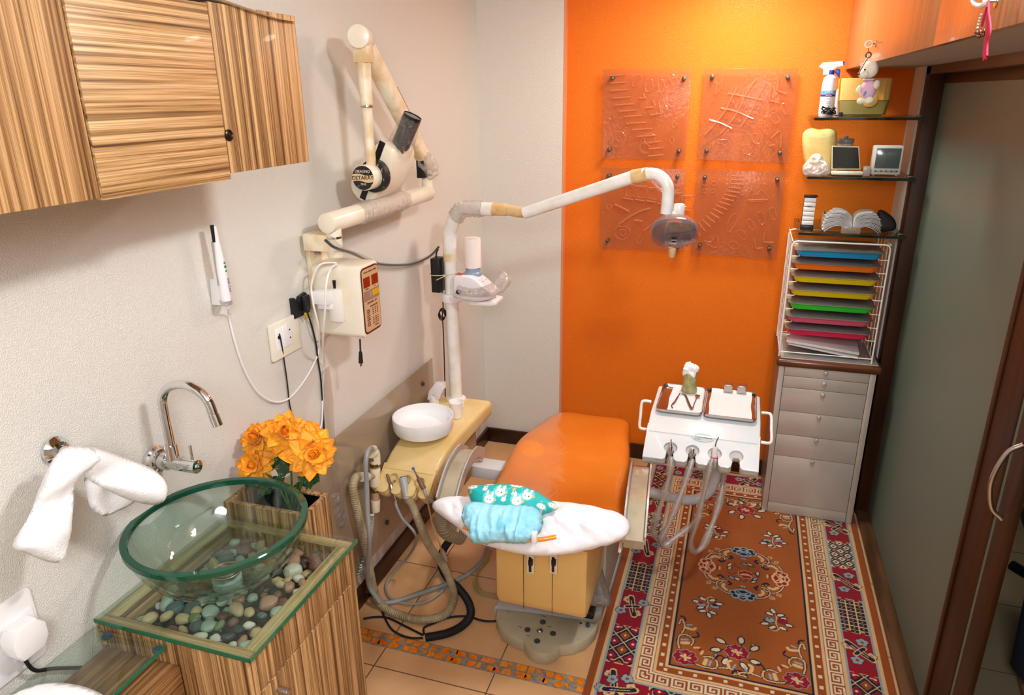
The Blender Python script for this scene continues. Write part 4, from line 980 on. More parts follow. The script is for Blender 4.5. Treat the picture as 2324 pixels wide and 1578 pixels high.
fa = thing('spittoon_faucet', (-1.24, 2.72, .625), 'white curved bowl filler spout behind the rinse bowl', 'faucet')
f0 = P(985, 915, z=.64); sx = f0.x
fp = [Vector((f0.x, f0.y + .0, .622)), Vector((f0.x, f0.y, .68)), P(993, 876, y=f0.y - .01), P(984, 890, y=f0.y - .06)]
MB().cyl(fp[0], fp[1], .024, .021, bev=.003).build('base', 'white_plastic', fa)
m = MB(); pr = [P(a_, b_, y=f0.y) for a_, b_ in ((972, 905), (976, 885), (990, 867), (1008, 868), (1010, 880), (1002, 895), (998, 905), (988, 902), (986, 893), (981, 905))]
MB().prism([(p.x, p.z) for p in pr], -f0.y - .018, -f0.y + .018, MY, .006).build('spout', 'scaler_white', fa)
cp = thing('paper_cup', P(1036, 945, z=.625), 'small white paper cup standing beside the rinse bowl', 'cup')
cq = P(1036, 946, z=.625)
MB().lathe([(.0, .004), (.022, .003), (.0235, 0), (.031, .072), (.033, .074), (.031, .0765), (.029, .073), (.022, .006), (0, .006)], (cq.x, cq.y, .624), seg=36).build('cup', simple('cup_white', 'f6f2ee', .5), cp)
wb = P(1048, 918, z=.64)
MB().cyl((wb.x, wb.y, .624), (wb.x, wb.y, .648), .011, bev=.003).build('cap', 'white_plastic', None, ('tiny white knob beside the base of the pole', 'knob'))
# handpieces in the holder and their hoses
simple('hp_brown', '7a5a48', .4); simple('hp_grey', 'a9adb2', .3); simple('hose_grey', '9a9c9c', .4); simple('hose_beige', 'b0a284', .4, c2='9c8c6a', vscale=14); simple('hose_tan', 'a68a5c', .4)
h1 = thing('syringe', P(880, 1078, y=2.24), 'thin brown-tipped air syringe in the leftmost slot of the cream unit', 'syringe')
a_, b_ = P(878, 1076, y=2.235), P(893, 1120, y=2.215)
MB().cyl(b_, a_, .0085, .0055, bev=.001).build('tip', 'hp_brown', h1)
MB().cyl(a_.lerp(b_, .55), a_.lerp(b_, 1.35), .0095, bev=.001).build('body', 'steel', h1)
MB().tube([a_.lerp(b_, 1.3), P(900, 1150, y=2.2), P(915, 1180, y=2.16), P(938, 1205, y=2.12), P(945, 1228, z=.30), P(928, 1262, z=.12), P(893, 1300, z=.04), P(876, 1330, z=.01), P(885, 1357, z=.01), P(920, 1370, z=.01), P(965, 1367, z=.01), P(1000, 1345, z=.01), P(1015, 1320, z=.012), P(1012, 1308, z=.03)], .0055, 10, 7).build('hose', 'hose_grey', h1)
h2 = thing('suction_handpiece', P(915, 1100, y=2.24), 'thick grey suction handpiece with a ribbed beige hose in the middle slot', 'suction handpiece')
a_, b_ = P(914, 1084, y=2.24), P(922, 1122, y=2.21)
MB().cyl(b_ + (b_ - a_) * .3, a_, .015, .0165, bev=.001).build('body', 'hp_grey', h2)
MB().cyl(a_, a_ + (a_ - b_) * .05, .012, seg=20).build('mouth', 'dark_grey', h2)
MB().box(tuple(P(917, 1105, y=2.222) - Vector((.004, .004, .006))), tuple(P(917, 1105, y=2.222) + Vector((.004, .004, .006))), .001).build('button', 'black', h2)
MB().tube([b_ + (b_ - a_) * .25, P(937, 1150, y=2.2), P(955, 1195, y=2.17), P(975, 1240, z=.24), P(1003, 1280, z=.11), P(1026, 1330, z=.03), P(1028, 1365, z=.02), P(1010, 1395, z=.016), P(960, 1408, z=.016), P(905, 1396, z=.016), P(868, 1376, z=.018), P(850, 1345, x=XL + .05), P(840, 1300, x=XL + .05), P(832, 1250, x=XL + .055), P(818, 1190, x=XL + .055), P(806, 1140, x=XL + .055), P(801, 1105, x=XL + .05), P(808, 1083, x=XL + .045), P(826, 1082, x=XL + .04)], .0155, 14, 8, corr=(.009, .10)).build('ribbed_hose', 'hose_beige', h2)
h3 = thing('polishing_handpiece', P(950, 1095, y=2.24), 'brown handpiece with a bright blue tip in the rightmost slot', 'handpiece')
a_, b_ = P(938, 1064, y=2.24), P(962, 1110, y=2.21)
MB().cyl(a_.lerp(b_, .3), a_, .0028, seg=10).build('neck', 'hp_brown', h3)
MB().sph(a_, .0062, 14).build('blue_tip', simple('tip_blue', '1a7fc8', .3), h3)
MB().cyl(a_.lerp(b_, .28), a_.lerp(b_, .5), .003, .006, seg=14).cyl(a_.lerp(b_, .5), b_, .0095, .0105, bev=.001).build('body', 'hp_brown', h3)
MB().tube([b_, P(970, 1130, y=2.2), P(988, 1143, y=2.22), P(1000, 1150, y=2.25)], .006, 10, 6).build('hose', 'hose_grey', h3)
MB().tube([P(967, 1125, y=2.2), P(975, 1160, y=2.16), P(985, 1205, y=2.12), P(998, 1235, y=2.12), P(1003, 1258, y=2.14)], .0035, 8, 6).build('tube', 'hose_tan', h3)
fi = MB(); a_, b_ = P(1003, 1248, z=.13), P(1012, 1282, z=.05); fi.cyl(a_, a_.lerp(b_, .2), .007, .0105, seg=16).cyl(a_.lerp(b_, .2), a_.lerp(b_, .8), .0125, bev=.001, seg=16).cyl(a_.lerp(b_, .8), b_, .011, .006, seg=16)
fi.build('hose_filter', simple('filter_grey', 'c2bdb2', .35), None, ('small grey filter capsule hanging at the end of a thin tan tube', 'filter'))
# wall pipes
pi = thing('wall_pipe', P(850, 1080, x=XL + .05), 'cream plumbing pipe with tee and elbow mounted on the splash panel', 'pipe')
PX_ = XL + .055
simple('pipe_cream', 'e6dcc0', .35); simple('pipe_brown', 'b89878', .4); simple('brass', '7a6a3a', .3, .8)
def vp(py): return P(853, py, x=PX_)
y_ = P(850, 1080, x=PX_).y
def pz(px, py): q = P(px, py, x=PX_); return Vector((PX_, y_ + (q.y - y_) * .3, q.z))
t_, u_1 = pz(858, 1015), pz(843, 1170)
MB().tube([pz(852, 1019) + Vector((0, -.02, 0)), pz(859, 1021), pz(860, 1045)], .021, 20, 6).build('elbow_fitting', 'pipe_cream', pi); MB().cyl(pz(856, 1058), pz(849, 1105), .0215, bev=.002).build('tee_fitting', 'pipe_cream', pi); MB().cyl(pz(847, 1140), pz(845, 1170), .019, .017, bev=.002).build('coupling', 'pipe_cream', pi)
MB().cyl(pz(860, 1040), pz(845, 1165), .0165).cyl(P(853, 1080, x=PX_), P(830, 1083, x=PX_ - .0) , .012).build('pipe_core', 'pipe_brown', pi)
MB().lathe([(.0185, 0), (.0195, .002), (.0195, .012), (.0185, .014)], pz(857, 1052), seg=24).lathe([(.018, 0), (.0195, .002), (.0195, .012), (.018, .014)], pz(849, 1118), seg=24).cyl(P(841, 1045, x=PX_) , P(850, 1045, x=PX_), .006).build('clamp', 'brass', pi)
MB().cyl(P(822, 1083, x=PX_), P(833, 1083, x=PX_), .0195, seg=18, bev=.002).cyl(P(843, 1018, x=PX_ + .02), P(850, 1018, x=PX_ + .02), .012, seg=16).build('hose_collar', simple('collar_lilac', 'cfcbd2', .4), pi)
cable('hose', [(846, 1018, PX_ + .02), (836, 1022, PX_ + .04), (830, 1050, PX_ + .045), (832, 1100, PX_ + .045), (834, 1160, PX_ + .05), (838, 1210, PX_ + .06), (838, 1245, PX_ + .05), (834, 1290, PX_ + .02), (838, 1330, PX_), (862, 1368, PX_ + .05)], .0095, 'hose_grey', 'smooth grey hose running down beside the cream wall pipe', 'hose')
zs_ = simple('striped_hose', 'dfe2e0', .4); N_ = zs_.node_tree.nodes; L_n = zs_.node_tree.links
wv = N_.new('ShaderNodeTexWave'); wv.bands_direction = 'Z'; wv.inputs['Scale'].default_value = 40; tcn = N_.new('ShaderNodeTexCoord'); L_n.new(tcn.outputs['Object'], wv.inputs['Vector'])
cr = N_.new('ShaderNodeValToRGB'); cr.color_ramp.elements[0].color = srgb('4a6062'); cr.color_ramp.elements[1].color = srgb('e6e8e4'); cr.color_ramp.elements[0].position = .4; cr.color_ramp.elements[1].position = .5; L_n.new(wv.outputs['Fac'], cr.inputs[0]); L_n.new(cr.outputs[0], N_['Principled BSDF'].inputs['Base Color'])
cable('striped_hose', [(844, 1168, XL + .05), (843, 1190, XL + .04), (839, 1225, XL + .03), (830, 1255, XL + .02), (820, 1285, XL + .02), (812, 1310, XL + .02)], .009, 'striped_hose', 'white hose with dark spiral stripes hanging behind the wall pipe', 'hose', corr=(.008, .12))
cable('grey_hose', [(1105, 1245, -.80), (1100, 1270, -.83), (1075, 1300, -.87), (1040, 1318, -.93), (1000, 1333, -1.0)], .009, 'hose_grey', 'grey ribbed hose arriving from under the chair', 'hose') if 0 else None
MB().tube([P(1108, 1240, z=.22), P(1098, 1268, z=.12), P(1070, 1298, z=.03), P(1030, 1320, z=.012), P(960, 1345, z=.012), P(900, 1365, z=.012), P(865, 1370, z=.012)], .0095, 12, 8, corr=(.012, .08)).build('floor_hose', 'hose_grey', None, ('ribbed grey hose lying across the tiles from under the chair', 'hose'))
MB().tube([P(1045, 1190, z=.35), P(1030, 1215, z=.22), P(1008, 1245, z=.10), P(1000, 1275, z=.02), P(1012, 1308, z=.016), P(1040, 1335, z=.016), P(1062, 1365, z=.016), P(1068, 1395, z=.016), P(1050, 1420, z=.016), P(1015, 1438, z=.016), P(965, 1448, z=.016)], .0155, 14, 8, corr=(.0045, .07)).build('corrugated_conduit', 'black_rubber', None, ('thick black corrugated conduit curving over the floor tiles', 'conduit'))
MB().tube([P(1010, 1150, z=.50), P(1005, 1180, z=.42), P(1015, 1205, z=.36), P(1045, 1218, z=.30)], .032, 16, 7, corr=(.014, .1)).build('wide_hose', simple('hose_dark_beige', '8f8068', .5), None, ('wide ribbed beige duct hanging under the left end of the white pillow', 'hose'))
for nm, px, zz_, lb in (('cable', [(820, 1355), (845, 1353), (862, 1370), (870, 1395), (890, 1430), (925, 1447), (960, 1449)], .006, 'black cord looping from the cabinet into the conduit mouth, left one'),
                        ('cable', [(825, 1405), (850, 1401), (880, 1403), (920, 1422), (960, 1442)], .005, 'straight black cord from the cabinet into the conduit mouth'),
                        ('cable', [(962, 1440), (963, 1425), (985, 1415), (1020, 1402), (1060, 1400), (1100, 1410), (1140, 1408), (1170, 1395), (1185, 1370), (1194, 1348)], .005, 'thin black cord crossing the tiles from the conduit to the chair base')):
    MB().tube([P(a, b, z=zz_) for a, b in px], .0042, 8, 8).build(nm, 'black_rubber', None, (lb, 'cable'))
for i in range(4):
    MB().tube([P(1110 + i * 2, 1245 + i, z=.25), P(1098 + i * 3, 1275, z=.14), P(1078 + i * 2, 1310 - i * 2, z=.05), P(1076 + i * 3, 1335 - i, z=.02 + i * .004), P(1095 + i * 2, 1352 - i * 2, z=.014 + i * .004), P(1140, 1359 - i * 3, z=.012 + i * .006), P(1185, 1352 - i * 2, z=.012 + i * .006), P(1210, 1345, z=.02 + i * .006)], .0035, 8, 7).build('air_tube', 'hose_tan', None, (('outermost', 'second', 'third', 'innermost')[i] + ' of the four thin tan air tubes bundled under the chair', 'tube', 'tan air tubes curving under the chair'))

# ---------------------------------------------------------------- dental chair
simple('vinyl_orange', 'f08c28', .32, c2='ea8220', vscale=5, coat=.45); simple('beige_metal', 'e2bd76', .3, coat=.3); simple('base_grey', 'b9b6b0', .4); simple('olive', 'b8b096', .35, c2='aca488', vscale=12)
ch = thing('dental_chair', (-.57, 2.6, 0), 'reclined dental chair in glossy orange vinyl under clear film, in the middle of the room', 'dental chair')
SEC = [(3.12, -.588, .105, .500, .04), (3.10, -.588, .150, .520, .075), (3.05, -.588, .176, .545, .11), (2.95, -.590, .196, .568, .135), (2.82, -.592, .215, .585, .14), (2.70, -.592, .236, .596, .14), (2.60, -.590, .246, .596, .14), (2.48, -.585, .252, .588, .14), (2.36, -.575, .256, .586, .14), (2.24, -.562, .262, .600, .14), (2.10, -.548, .270, .632, .13), (1.98, -.545, .262, .668, .10), (1.91, -.548, .245, .688, .07), (1.87, -.550, .225, .698, .05), (1.855, -.55, .21, .70, .035)]
R_ = []
def sec_interp(k=4):
    v = [Vector((a, b, c)) for a, b, c, d, e in SEC]; w_ = [Vector((d, e, 0)) for a, b, c, d, e in SEC]
    return [(a.x, a.y, a.z, b.x, b.y) for a, b in zip(spline(v, k), spline(w_, k))]
for y, cx_, hw, z, t in sec_interp():
    ring = []
    for j in range(40):
        th_ = 2 * PI * j / 40; c_, s_ = math.cos(th_), math.sin(th_)
        X_ = hw * (abs(c_) ** .55) * (1 if c_ > 0 else -1); Z_ = t / 2 * (abs(s_) ** .6) * (1 if s_ > 0 else -1)
        dip = -.012 * (1 - (X_ / hw) ** 2) if s_ > 0 else 0
        ring.append(Vector((cx_ + X_, y, z - t / 2 + Z_ + dip)))
    R_.append(ring)
m = MB().rings(R_); m.noise(.004, 4)
m.build('upholstery', 'vinyl_orange', ch, sharp=70)
flm = gloss_film('chair_film', 'fffaf4', .07, .06, .5, 5, .35)
R2 = [[v + (v - Vector((R_[i][0].x * .5 + R_[i][20].x * .5, v.y, sum(q.z for q in R_[i]) / 40))).normalized() * .004 for v in r[:21]] for i, r in enumerate(R_) if 3 < i < len(R_) - 8]
m = MB()
G = [[m.bm.verts.new(v) for v in r] for r in R2]
for i in range(len(G) - 1):
    for j in range(20): m.bm.faces.new((G[i][j], G[i][j + 1], G[i + 1][j + 1], G[i + 1][j]))
m.build('clear_film', 'chair_film', ch, sharp=180)
# arm rests
simple('arm_vinyl', 'bdb39c', .15, c2='aaa086', vscale=8, coat=.7)
for side, (pa, pb, pc_, pd) in enumerate((((1064, 1012), (1094, 1020), (992, 1128), (1036, 1140)), ((1437, 1046), (1479, 1053), (1412, 1216), (1466, 1226)))):
    zf, zn = .60, .60
    A0, A1, B0, B1 = P(*pa, z=zf), P(*pb, z=zf), P(*pc_, z=zn), P(*pd, z=zn)
    c0_, c1_ = (A0 + A1) / 2, (B0 + B1) / 2; wdt = .066
    c0_.z, c1_.z = .57, .585
    md = (c0_ + c1_) / 2; md.z = .648
    l = [c0_, c0_.lerp(md, .5) + Vector((0, 0, .022)), md, md.lerp(c1_, .5) + Vector((0, 0, .018)), c1_]
    ar = thing('armrest', md, 'beige vinyl armrest strip with chrome edges at the %s side of the orange chair' % ('left' if side == 0 else 'right'), 'armrest') if 0 else None
    m = MB().strip([p - Vector((0, 0, .012)) for p in l], wdt, .045, (0, 0, 1), 8, .005); ap = m.build('armrest', 'arm_vinyl', ch)
    sdv = Vector((c1_.y - c0_.y, -(c1_.x - c0_.x), 0)).normalized()
    for s_ in (-1, 1):
        MB().strip([p + sdv * s_ * (wdt / 2 + .003) + Vector((0, 0, .007)) for p in l], .006, .044, (0, 0, 1), 8).build('chrome_edge', simple('bright_trim', 'd4d8dc', .22, .45, coat=.5) if 'bright_trim' not in MATS else 'bright_trim', ap)
    MB().strip([p + Vector((0, 0, -.03)) + (md - p) * .12 for p in l], wdt * .8, .012, (0, 0, 1), 8).build('lower_band', 'vinyl_orange', ap)
    q = c1_.lerp(md, .3)
    dx = -1 if side else 1
    MB().prism([(q.y - .08, q.z - (.12 if dx > 0 else .07)), (q.y - .02, q.z - .02), (q.y + .06, q.z - .04), (q.y + .09, q.z - (.12 if dx > 0 else .07))], 0, .012, frame(Vector((q.x + dx * (wdt / 2 + .012), 0, 0)), Vector((0, 1, 0)), Vector((0, 0, 1)), Vector((1, 0, 0))), .004).build('bracket', simple('bracket_pink', 'd2b096', .4) if 'bracket_pink' not in MATS else 'bracket_pink', ap)
simple('beam_white', 'd9dbe0', .35)
q = P(1110, 1052, z=.46)
MB().box((-1.02, q.y - .045, .405), (-.74, q.y + .045, .46), .006).build('cross_beam', 'beam_white', None, ('white rectangular beam joining the unit to the far side of the chair', 'beam'))
# pedestal housing and base plate
hb_ = MB()
pr = [(2.02, .235), (2.00, .27), (2.005, .52), (2.30, .54), (2.55, .50), (2.55, .235)]
MB().prism(pr, -.722, -.388, frame(Vector((0, 0, 0)), Vector((0, 1, 0)), Vector((0, 0, 1)), Vector((1, 0, 0))), .016).build('pedestal_housing', 'beige_metal', ch)
hm = MB()
for xx in (-.615, -.51):
    hm.box((xx - .0006, 1.9985, .24), (xx + .0006, 2.002, .50))
hm.build('panel_seam', simple('seam_dark', '4a3620', .6), ch) 
for px_ in (1205, 1257):
    q = P(px_, 1282, y=2.0)
    s_ = MB().box((q.x - .0135, 1.992, q.z - .032), (q.x + .0135, 2.001, q.z + .042), .002); sl_ = s_.build('lever_slot', simple('slot_cream', 'e6dcc4', .4) if 'slot_cream' not in MATS else 'slot_cream', ch)
    MB().box((q.x - .005, 1.990, q.z - .024), (q.x + .004, 1.9925, q.z + .036)).build('slot', 'black', sl_)
    MB().box((q.x - .004, 1.978, q.z + .01), (q.x + .011, 1.991, q.z + .032), .002).build('lever', 'black', sl_)
bp_ = [P(1130, 1345, z=.045), P(1128, 1400, z=.045), P(1345, 1420, z=.045), P(1386, 1385, z=.045), P(1398, 1340, z=.045)]
MB().prism([(-.80, 2.20), (-.44, 2.24), (-.385, 2.30), (-.375, 2.5), (-.375, 3.0), (-.45, 3.08), (-.72, 3.08), (-.80, 3.0)], .002, .048, None, .01).build('base_plate', 'base_grey', ch)
MB().box((-.40, 2.33, .05), (-.378, 2.9, .42), .01).build('side_cover', 'base_grey', ch)
MB().box((-.66, 2.35, .04), (-.45, 2.9, .24), .02).build('column', simple('column_dark', '6a6660', .5), ch)
fo_ = [(1127, 1382), (1126, 1405), (1140, 1432), (1165, 1447), (1188, 1455), (1198, 1470), (1218, 1482), (1240, 1485), (1262, 1478), (1272, 1466), (1300, 1463), (1330, 1452), (1352, 1430), (1358, 1412), (1350, 1416), (1335, 1412), (1322, 1408), (1240, 1395), (1160, 1387), (1140, 1384)]
fo_ = [P(a, b, z=.052) for a, b in fo_]
fc2 = thing('foot_control', (-.58, 2.15, 0), 'olive foot control pad with four round buttons on the floor at the chair base', 'foot control')
MB().prism([(p.x, p.y) for p in fo_], .002, .052, None, .005).build('housing', 'olive', fc2)
for a, b, r_ in ((1232, 1412, .0115), (1197, 1429, .0115), (1255, 1438, .0115), (1219, 1455, .0115)):
    q = P(a, b, z=.055); MB().cyl((q.x, q.y, .051), (q.x, q.y, .057), r_, bev=.0015, seg=24).build('button', 'dark_grey', fc2)
q = P(1225, 1431, z=.055); MB().sph((q.x, q.y, .051), (.0125, .0125, .010), 20).build('steel_knob', 'steel', fc2)
for a, b in ((1233, 1400), (1180, 1424), (1199, 1444), (1247, 1423)):
    q = P(a, b, z=.0525); m = MB(); m.tube([(q.x - .008, q.y, .0528), (q.x - .002, q.y + .005, .0528), (q.x + .002, q.y - .001, .0528), (q.x + .009, q.y + .003, .0528)], .0008, 5, 0); m.build('symbol', 'black', fc2)
q = P(1334, 1418, z=.06); MB().cyl((q.x, q.y, .05), (q.x, q.y, .066), .008, bev=.002).build('peg', 'dark_grey', fc2)
for a, b in ((1153, 1388), (1318, 1415)):
    q = P(a, b, z=.053); MB().cyl((q.x, q.y, .0515), (q.x, q.y, .0535), .005, seg=14).build('screw', 'steel', fc2)
st_ = MB(); q0_, q1_ = P(1200, 1368, z=.05), P(1265, 1378, z=.05)
MB().box((q0_.x, q0_.y - .015, .0485), (q1_.x + .02, q0_.y + .06, .0495)).build('warning_sticker', simple('sticker', 'ddd6cc', .5), ch)
for i, s_ in enumerate(('Importante', 'Superficie de limpieza', 'No utilizar productos', 'abrasivos en la silla')):
    text('lettering', s_, .011, ((q0_.x + q1_.x) / 2 + .01, q0_.y + .045 - i * .015, .0499), (1, 0, 0), (0, 1, 0), simple('ink_red', 'a04a3c', .5) and 'ink_red', ch)
m = MB().box((-.47, 2.235, .049), (-.405, 2.30, .085), .006); m.build('black_block', simple('box_black', '2e2c2c', .3), None, ('black box wrapped in clear film on the grey chair base', 'box'))
m = MB(); puff(m, [(1345, 1300), (1362, 1280), (1372, 1310), (1385, 1350), (1388, 1372), (1370, 1378), (1335, 1374), (1322, 1364), (1338, 1340)], (-.40, 2.24, .12), (.2, -.8, .6), .03, .006, wrinkle=.012, wf=50)
m.build('plastic_bag', simple('bag_grey', 'b0a8a2', .2, trans=.3, alpha=.75), None, ('grey-filled clear plastic bag slumped at the right of the chair pedestal', 'bag'), sharp=20)
# headrest under the blue cap
simple('cap_blue', 'a9e2f5', .7, c2='8ad4ee', vscale=20, sss=.2)
hr = thing('headrest', (-.62, 1.72, .74), 'headrest of the orange chair inside a light blue elasticated paper cap', 'headrest')
m = MB(); puff(m, [(1050, 1162), (1056, 1147), (1080, 1139), (1130, 1146), (1200, 1148), (1224, 1160), (1232, 1182), (1230, 1204), (1212, 1225), (1180, 1236), (1140, 1231), (1100, 1236), (1072, 1232), (1066, 1210), (1052, 1188)], (-.62, 1.70, .82), (.0, -.75, .65), .045, .005, edge=.045, wrinkle=.0)
for v in m.bm.verts:
    p = v.co; k = max(0, min(1, (.865 - p.z) / .05))
    v.co += Vector((0, -.7, .7)) * (.026 * k * noise.noise(Vector((p.x * 95, p.z * 16, 3))) + .009 * k * noise.noise(p * 150) + .003 * noise.noise(p * 70))
m.build('cap', 'cap_blue', hr, sharp=180)
MB().tube([P(1052, 1196, y=1.67), P(1100, 1216, y=1.665), P(1180, 1226, y=1.66), P(1225, 1225, y=1.665), P(1262, 1219, y=1.68)], .0065, 14, 6).build('orange_edge', 'vinyl_orange', hr)
MB().box(tuple(P(1209, 1228, y=1.66)), tuple(P(1217, 1212, y=1.645)), .002).build('clip', 'white_plastic', hr)
# pillows
simple('linen', 'e8e5e9', .85, bump=.4, bscale=300, sheen=.2)
m = MB(); puff(m, [(980, 1150), (1000, 1134), (1030, 1128), (1080, 1130), (1140, 1134), (1200, 1136), (1270, 1140), (1330, 1148), (1390, 1160), (1420, 1176), (1431, 1196), (1424, 1215), (1395, 1232), (1350, 1245), (1300, 1256), (1240, 1262), (1190, 1259), (1130, 1246), (1075, 1228), (1035, 1195), (1003, 1172)], (-.54, 1.80, .765), (0, -.5, .87), .05, .005, edge=.12, crease=.010, wrinkle=.03, wf=11)
for v in m.bm.verts:
    p = v.co
    v.co += Vector((0, -.5, .87)) * .003 * math.sin((p.x * 1.2 + p.y * 2.8) * 60) * max(0, min(1, (p.x + .42) / .1))
m.build('white_pillow', 'linen', None, ('long white pillow draped over the head end of the orange chair', 'pillow'), sharp=180)
# teal pillow with a printed pattern of small white rabbits
TO, TN = Vector((-.60, 1.79, .83)), Vector((.0, -.62, .78)).normalized()
tout = [(1062, 1112), (1070, 1105), (1100, 1102), (1140, 1101), (1180, 1104), (1215, 1115), (1240, 1130), (1262, 1146), (1266, 1156), (1248, 1164), (1226, 1172), (1212, 1186), (1170, 1180), (1100, 1172), (1080, 1156), (1068, 1136)]
m = MB(); puff(m, tout, TO, TN, .042, .0022, edge=.055, wrinkle=.004, wf=12)
tex = Vector((0, 0, 1)).cross(TN).normalized(); tey = TN.cross(tex)
def tp(px, py): q = Pn(px, py, TO, TN) - TO; return q.dot(tex), q.dot(tey)
bun = [(1143, 1122, 1.25), (1203, 1130, 1.2), (1118, 1138, 1.2), (1180, 1142, 1.2), (1108, 1118, .6), (1150, 1142, .6), (1172, 1130, .5)]
fac = [(1076, 1112, 1), (1176, 1107, 1.1), (1114, 1103, .8), (1258, 1153, .8), (1232, 1157, .7)]
lay = m.bm.loops.layers.float_color.new('Col')
TEAL, WHT, PAL, GLD = srgb('12b2b4'), srgb('f4f6f6'), srgb('5fd0cc'), srgb('e8b868')
B_ = [(tp(a, b), s) for a, b, s in bun]; F_ = [(tp(a, b), s) for a, b, s in fac]
rb_ = random.Random(2); dots = [(rb_.uniform(-.12, .14), rb_.uniform(-.05, .06)) for _ in range(40)]
sgn = 1 if tp(1200, 1120)[0] > tp(1100, 1120)[0] else -1
upn = 1 if tp(1150, 1105)[1] > tp(1150, 1150)[1] else -1
def tcol(u, v):
    for (cu_, cv), s in B_:
        a = (u - cu_) * sgn / (.016 * s); b = (v - cv) * upn / (.014 * s)
        if a * a + (b + .55) ** 2 < .55: 
            if s > 1 and ((abs(abs(a) - .25) < .09 and abs(b + .6) < .09)): return srgb('3a2a4a')
            return WHT
        if ((abs(a) - .42) / .2) ** 2 + ((b - .35) / .75) ** 2 < 1: return WHT
        if s > 1 and (a - .95) ** 2 + (b + .5) ** 2 < .06: return GLD
        if s > 1 and (a * .8) ** 2 + (b * .7 + .2) ** 2 < .75: return PAL
    for (cu_, cv), s in F_:
        a = (u - cu_) * sgn / (.017 * s); b = (v - cv) * upn / (.009 * s)
        if a * a + b * b < 1:
            if (abs(abs(a) - .35) < .1 and abs(b) < .18): return srgb('3a2a4a')
            return WHT
        if (a * .8) ** 2 + (b * .8) ** 2 < 1: return PAL
        if a * a * 4 + (b + 1.9) ** 2 < .35: return GLD
    for du, dv in dots:
        if (u - du) ** 2 + (v - dv) ** 2 < 1.2e-6: return WHT
    return TEAL
for f in m.bm.faces:
    for l in f.loops:
        q = l.vert.co - TO; l[lay] = tcol(q.dot(tex), q.dot(tey))
mt, N_, L_n, b_ = new('rabbit_print'); vc_ = N_.new('ShaderNodeVertexColor'); vc_.layer_name = 'Col'; L_n.new(vc_.outputs[0], b_.inputs['Base Color']); b_.inputs['Roughness'].default_value = .6
tpil = m.build('teal_pillow', 'rabbit_print', None, ('small teal pillow printed with white rabbits lying on the white pillow', 'pillow'), sharp=180)
MB().strip([P(1226, 1166, y=1.73), P(1219, 1180, y=1.72), P(1214, 1196, y=1.71)], .010, .0012, (0, -1, .5), 4).build('care_tag', simple('tag_white', 'e8e8ee', .6), tpil)
# ---------------------------------------------------------------- delivery unit beside the chair
simple('unit_white', 'e2e7eb', .18, c2='d9dee3', vscale=5, coat=.5)
DX0, DX1 = -.283, .147
du = thing('instrument_table', (-.07, 2.72, 0), 'white dentist delivery unit with two steel trays and four instrument slots, right of the chair', 'instrument table')
MX2 = frame(Vector((0, 0, 0)), Vector((0, 1, 0)), Vector((0, 0, 1)), Vector((1, 0, 0)))
side = [(2.985, .665), (2.985, .742), (2.965, .756), (2.70, .752), (2.655, .738), (2.60, .712), (2.60, .63), (2.70, .62)]
MB().prism(side, DX0, DX1, MX2, .012).build('body', 'unit_white', du)
d0 = (Vector((0, 2.50, .645)) - Vector((0, 2.62, .722))).normalized(); n0 = Vector((1, 0, 0)).cross(d0); n0 = n0 if n0.z > 0 else -n0
FO2 = Vector((DX0, 2.632, .7285)); MF2 = frame(FO2, Vector((1, 0, 0)), d0, n0); W2 = DX1 - DX0
hx_ = [P(px, 1010, z=.69).x - DX0 for px in (1522, 1573, 1624, 1673)]
def outline2(hole):
    L2 = .155; rh, sl, hy_ = .0255, .013 if hole else .0145, .10
    o = [(W2, 0), (0, 0), (0, L2)]
    for c in hx_:
        o += [(c - .026, L2), (c - .016, L2 - .008), (c - sl, L2 - .028)]
        if hole:
            t = math.asin(sl / rh); o += [(c - rh * math.sin(t + (2 * PI - 2 * t) * j / 14), hy_ + rh * math.cos(t + (2 * PI - 2 * t) * j / 14)) for j in range(15)]
        else:
            o += [(c - sl, hy_ + .01), (c - sl * .6, hy_ - .002), (c + sl * .6, hy_ - .002), (c + sl, hy_ + .01)]
        o += [(c + sl, L2 - .028), (c + .016, L2 - .008), (c + .026, L2)]
    o.append((W2, L2)); return o
MB().prism(outline2(True), -.016, 0, MF2, .0025).build('front_panel', 'unit_white', du)
MB().prism(outline2(False), -.05, -.0165, MF2, .004).build('lower_tray', simple('under_grey', 'cfcac6', .35), du)
# handles
for (a, b, sg) in (((1478, 912), (1472, 975), -1), ((1728, 937), (1727, 1004), 1)):
    xx = DX0 - .001 if sg < 0 else DX1 + .001
    A, B = P(*a, x=xx), P(*b, x=xx)
    o_ = Vector((sg * .038, 0, 0)); A2, B2 = A + o_, B + o_
    MB().tube([A, A + o_ * .75, A2 + (B - A) * .1, A2.lerp(B2, .5), B2 - (B - A) * .1, B + o_ * .75, B], .0062, 12, 6).build('handle', 'pole_white', du)
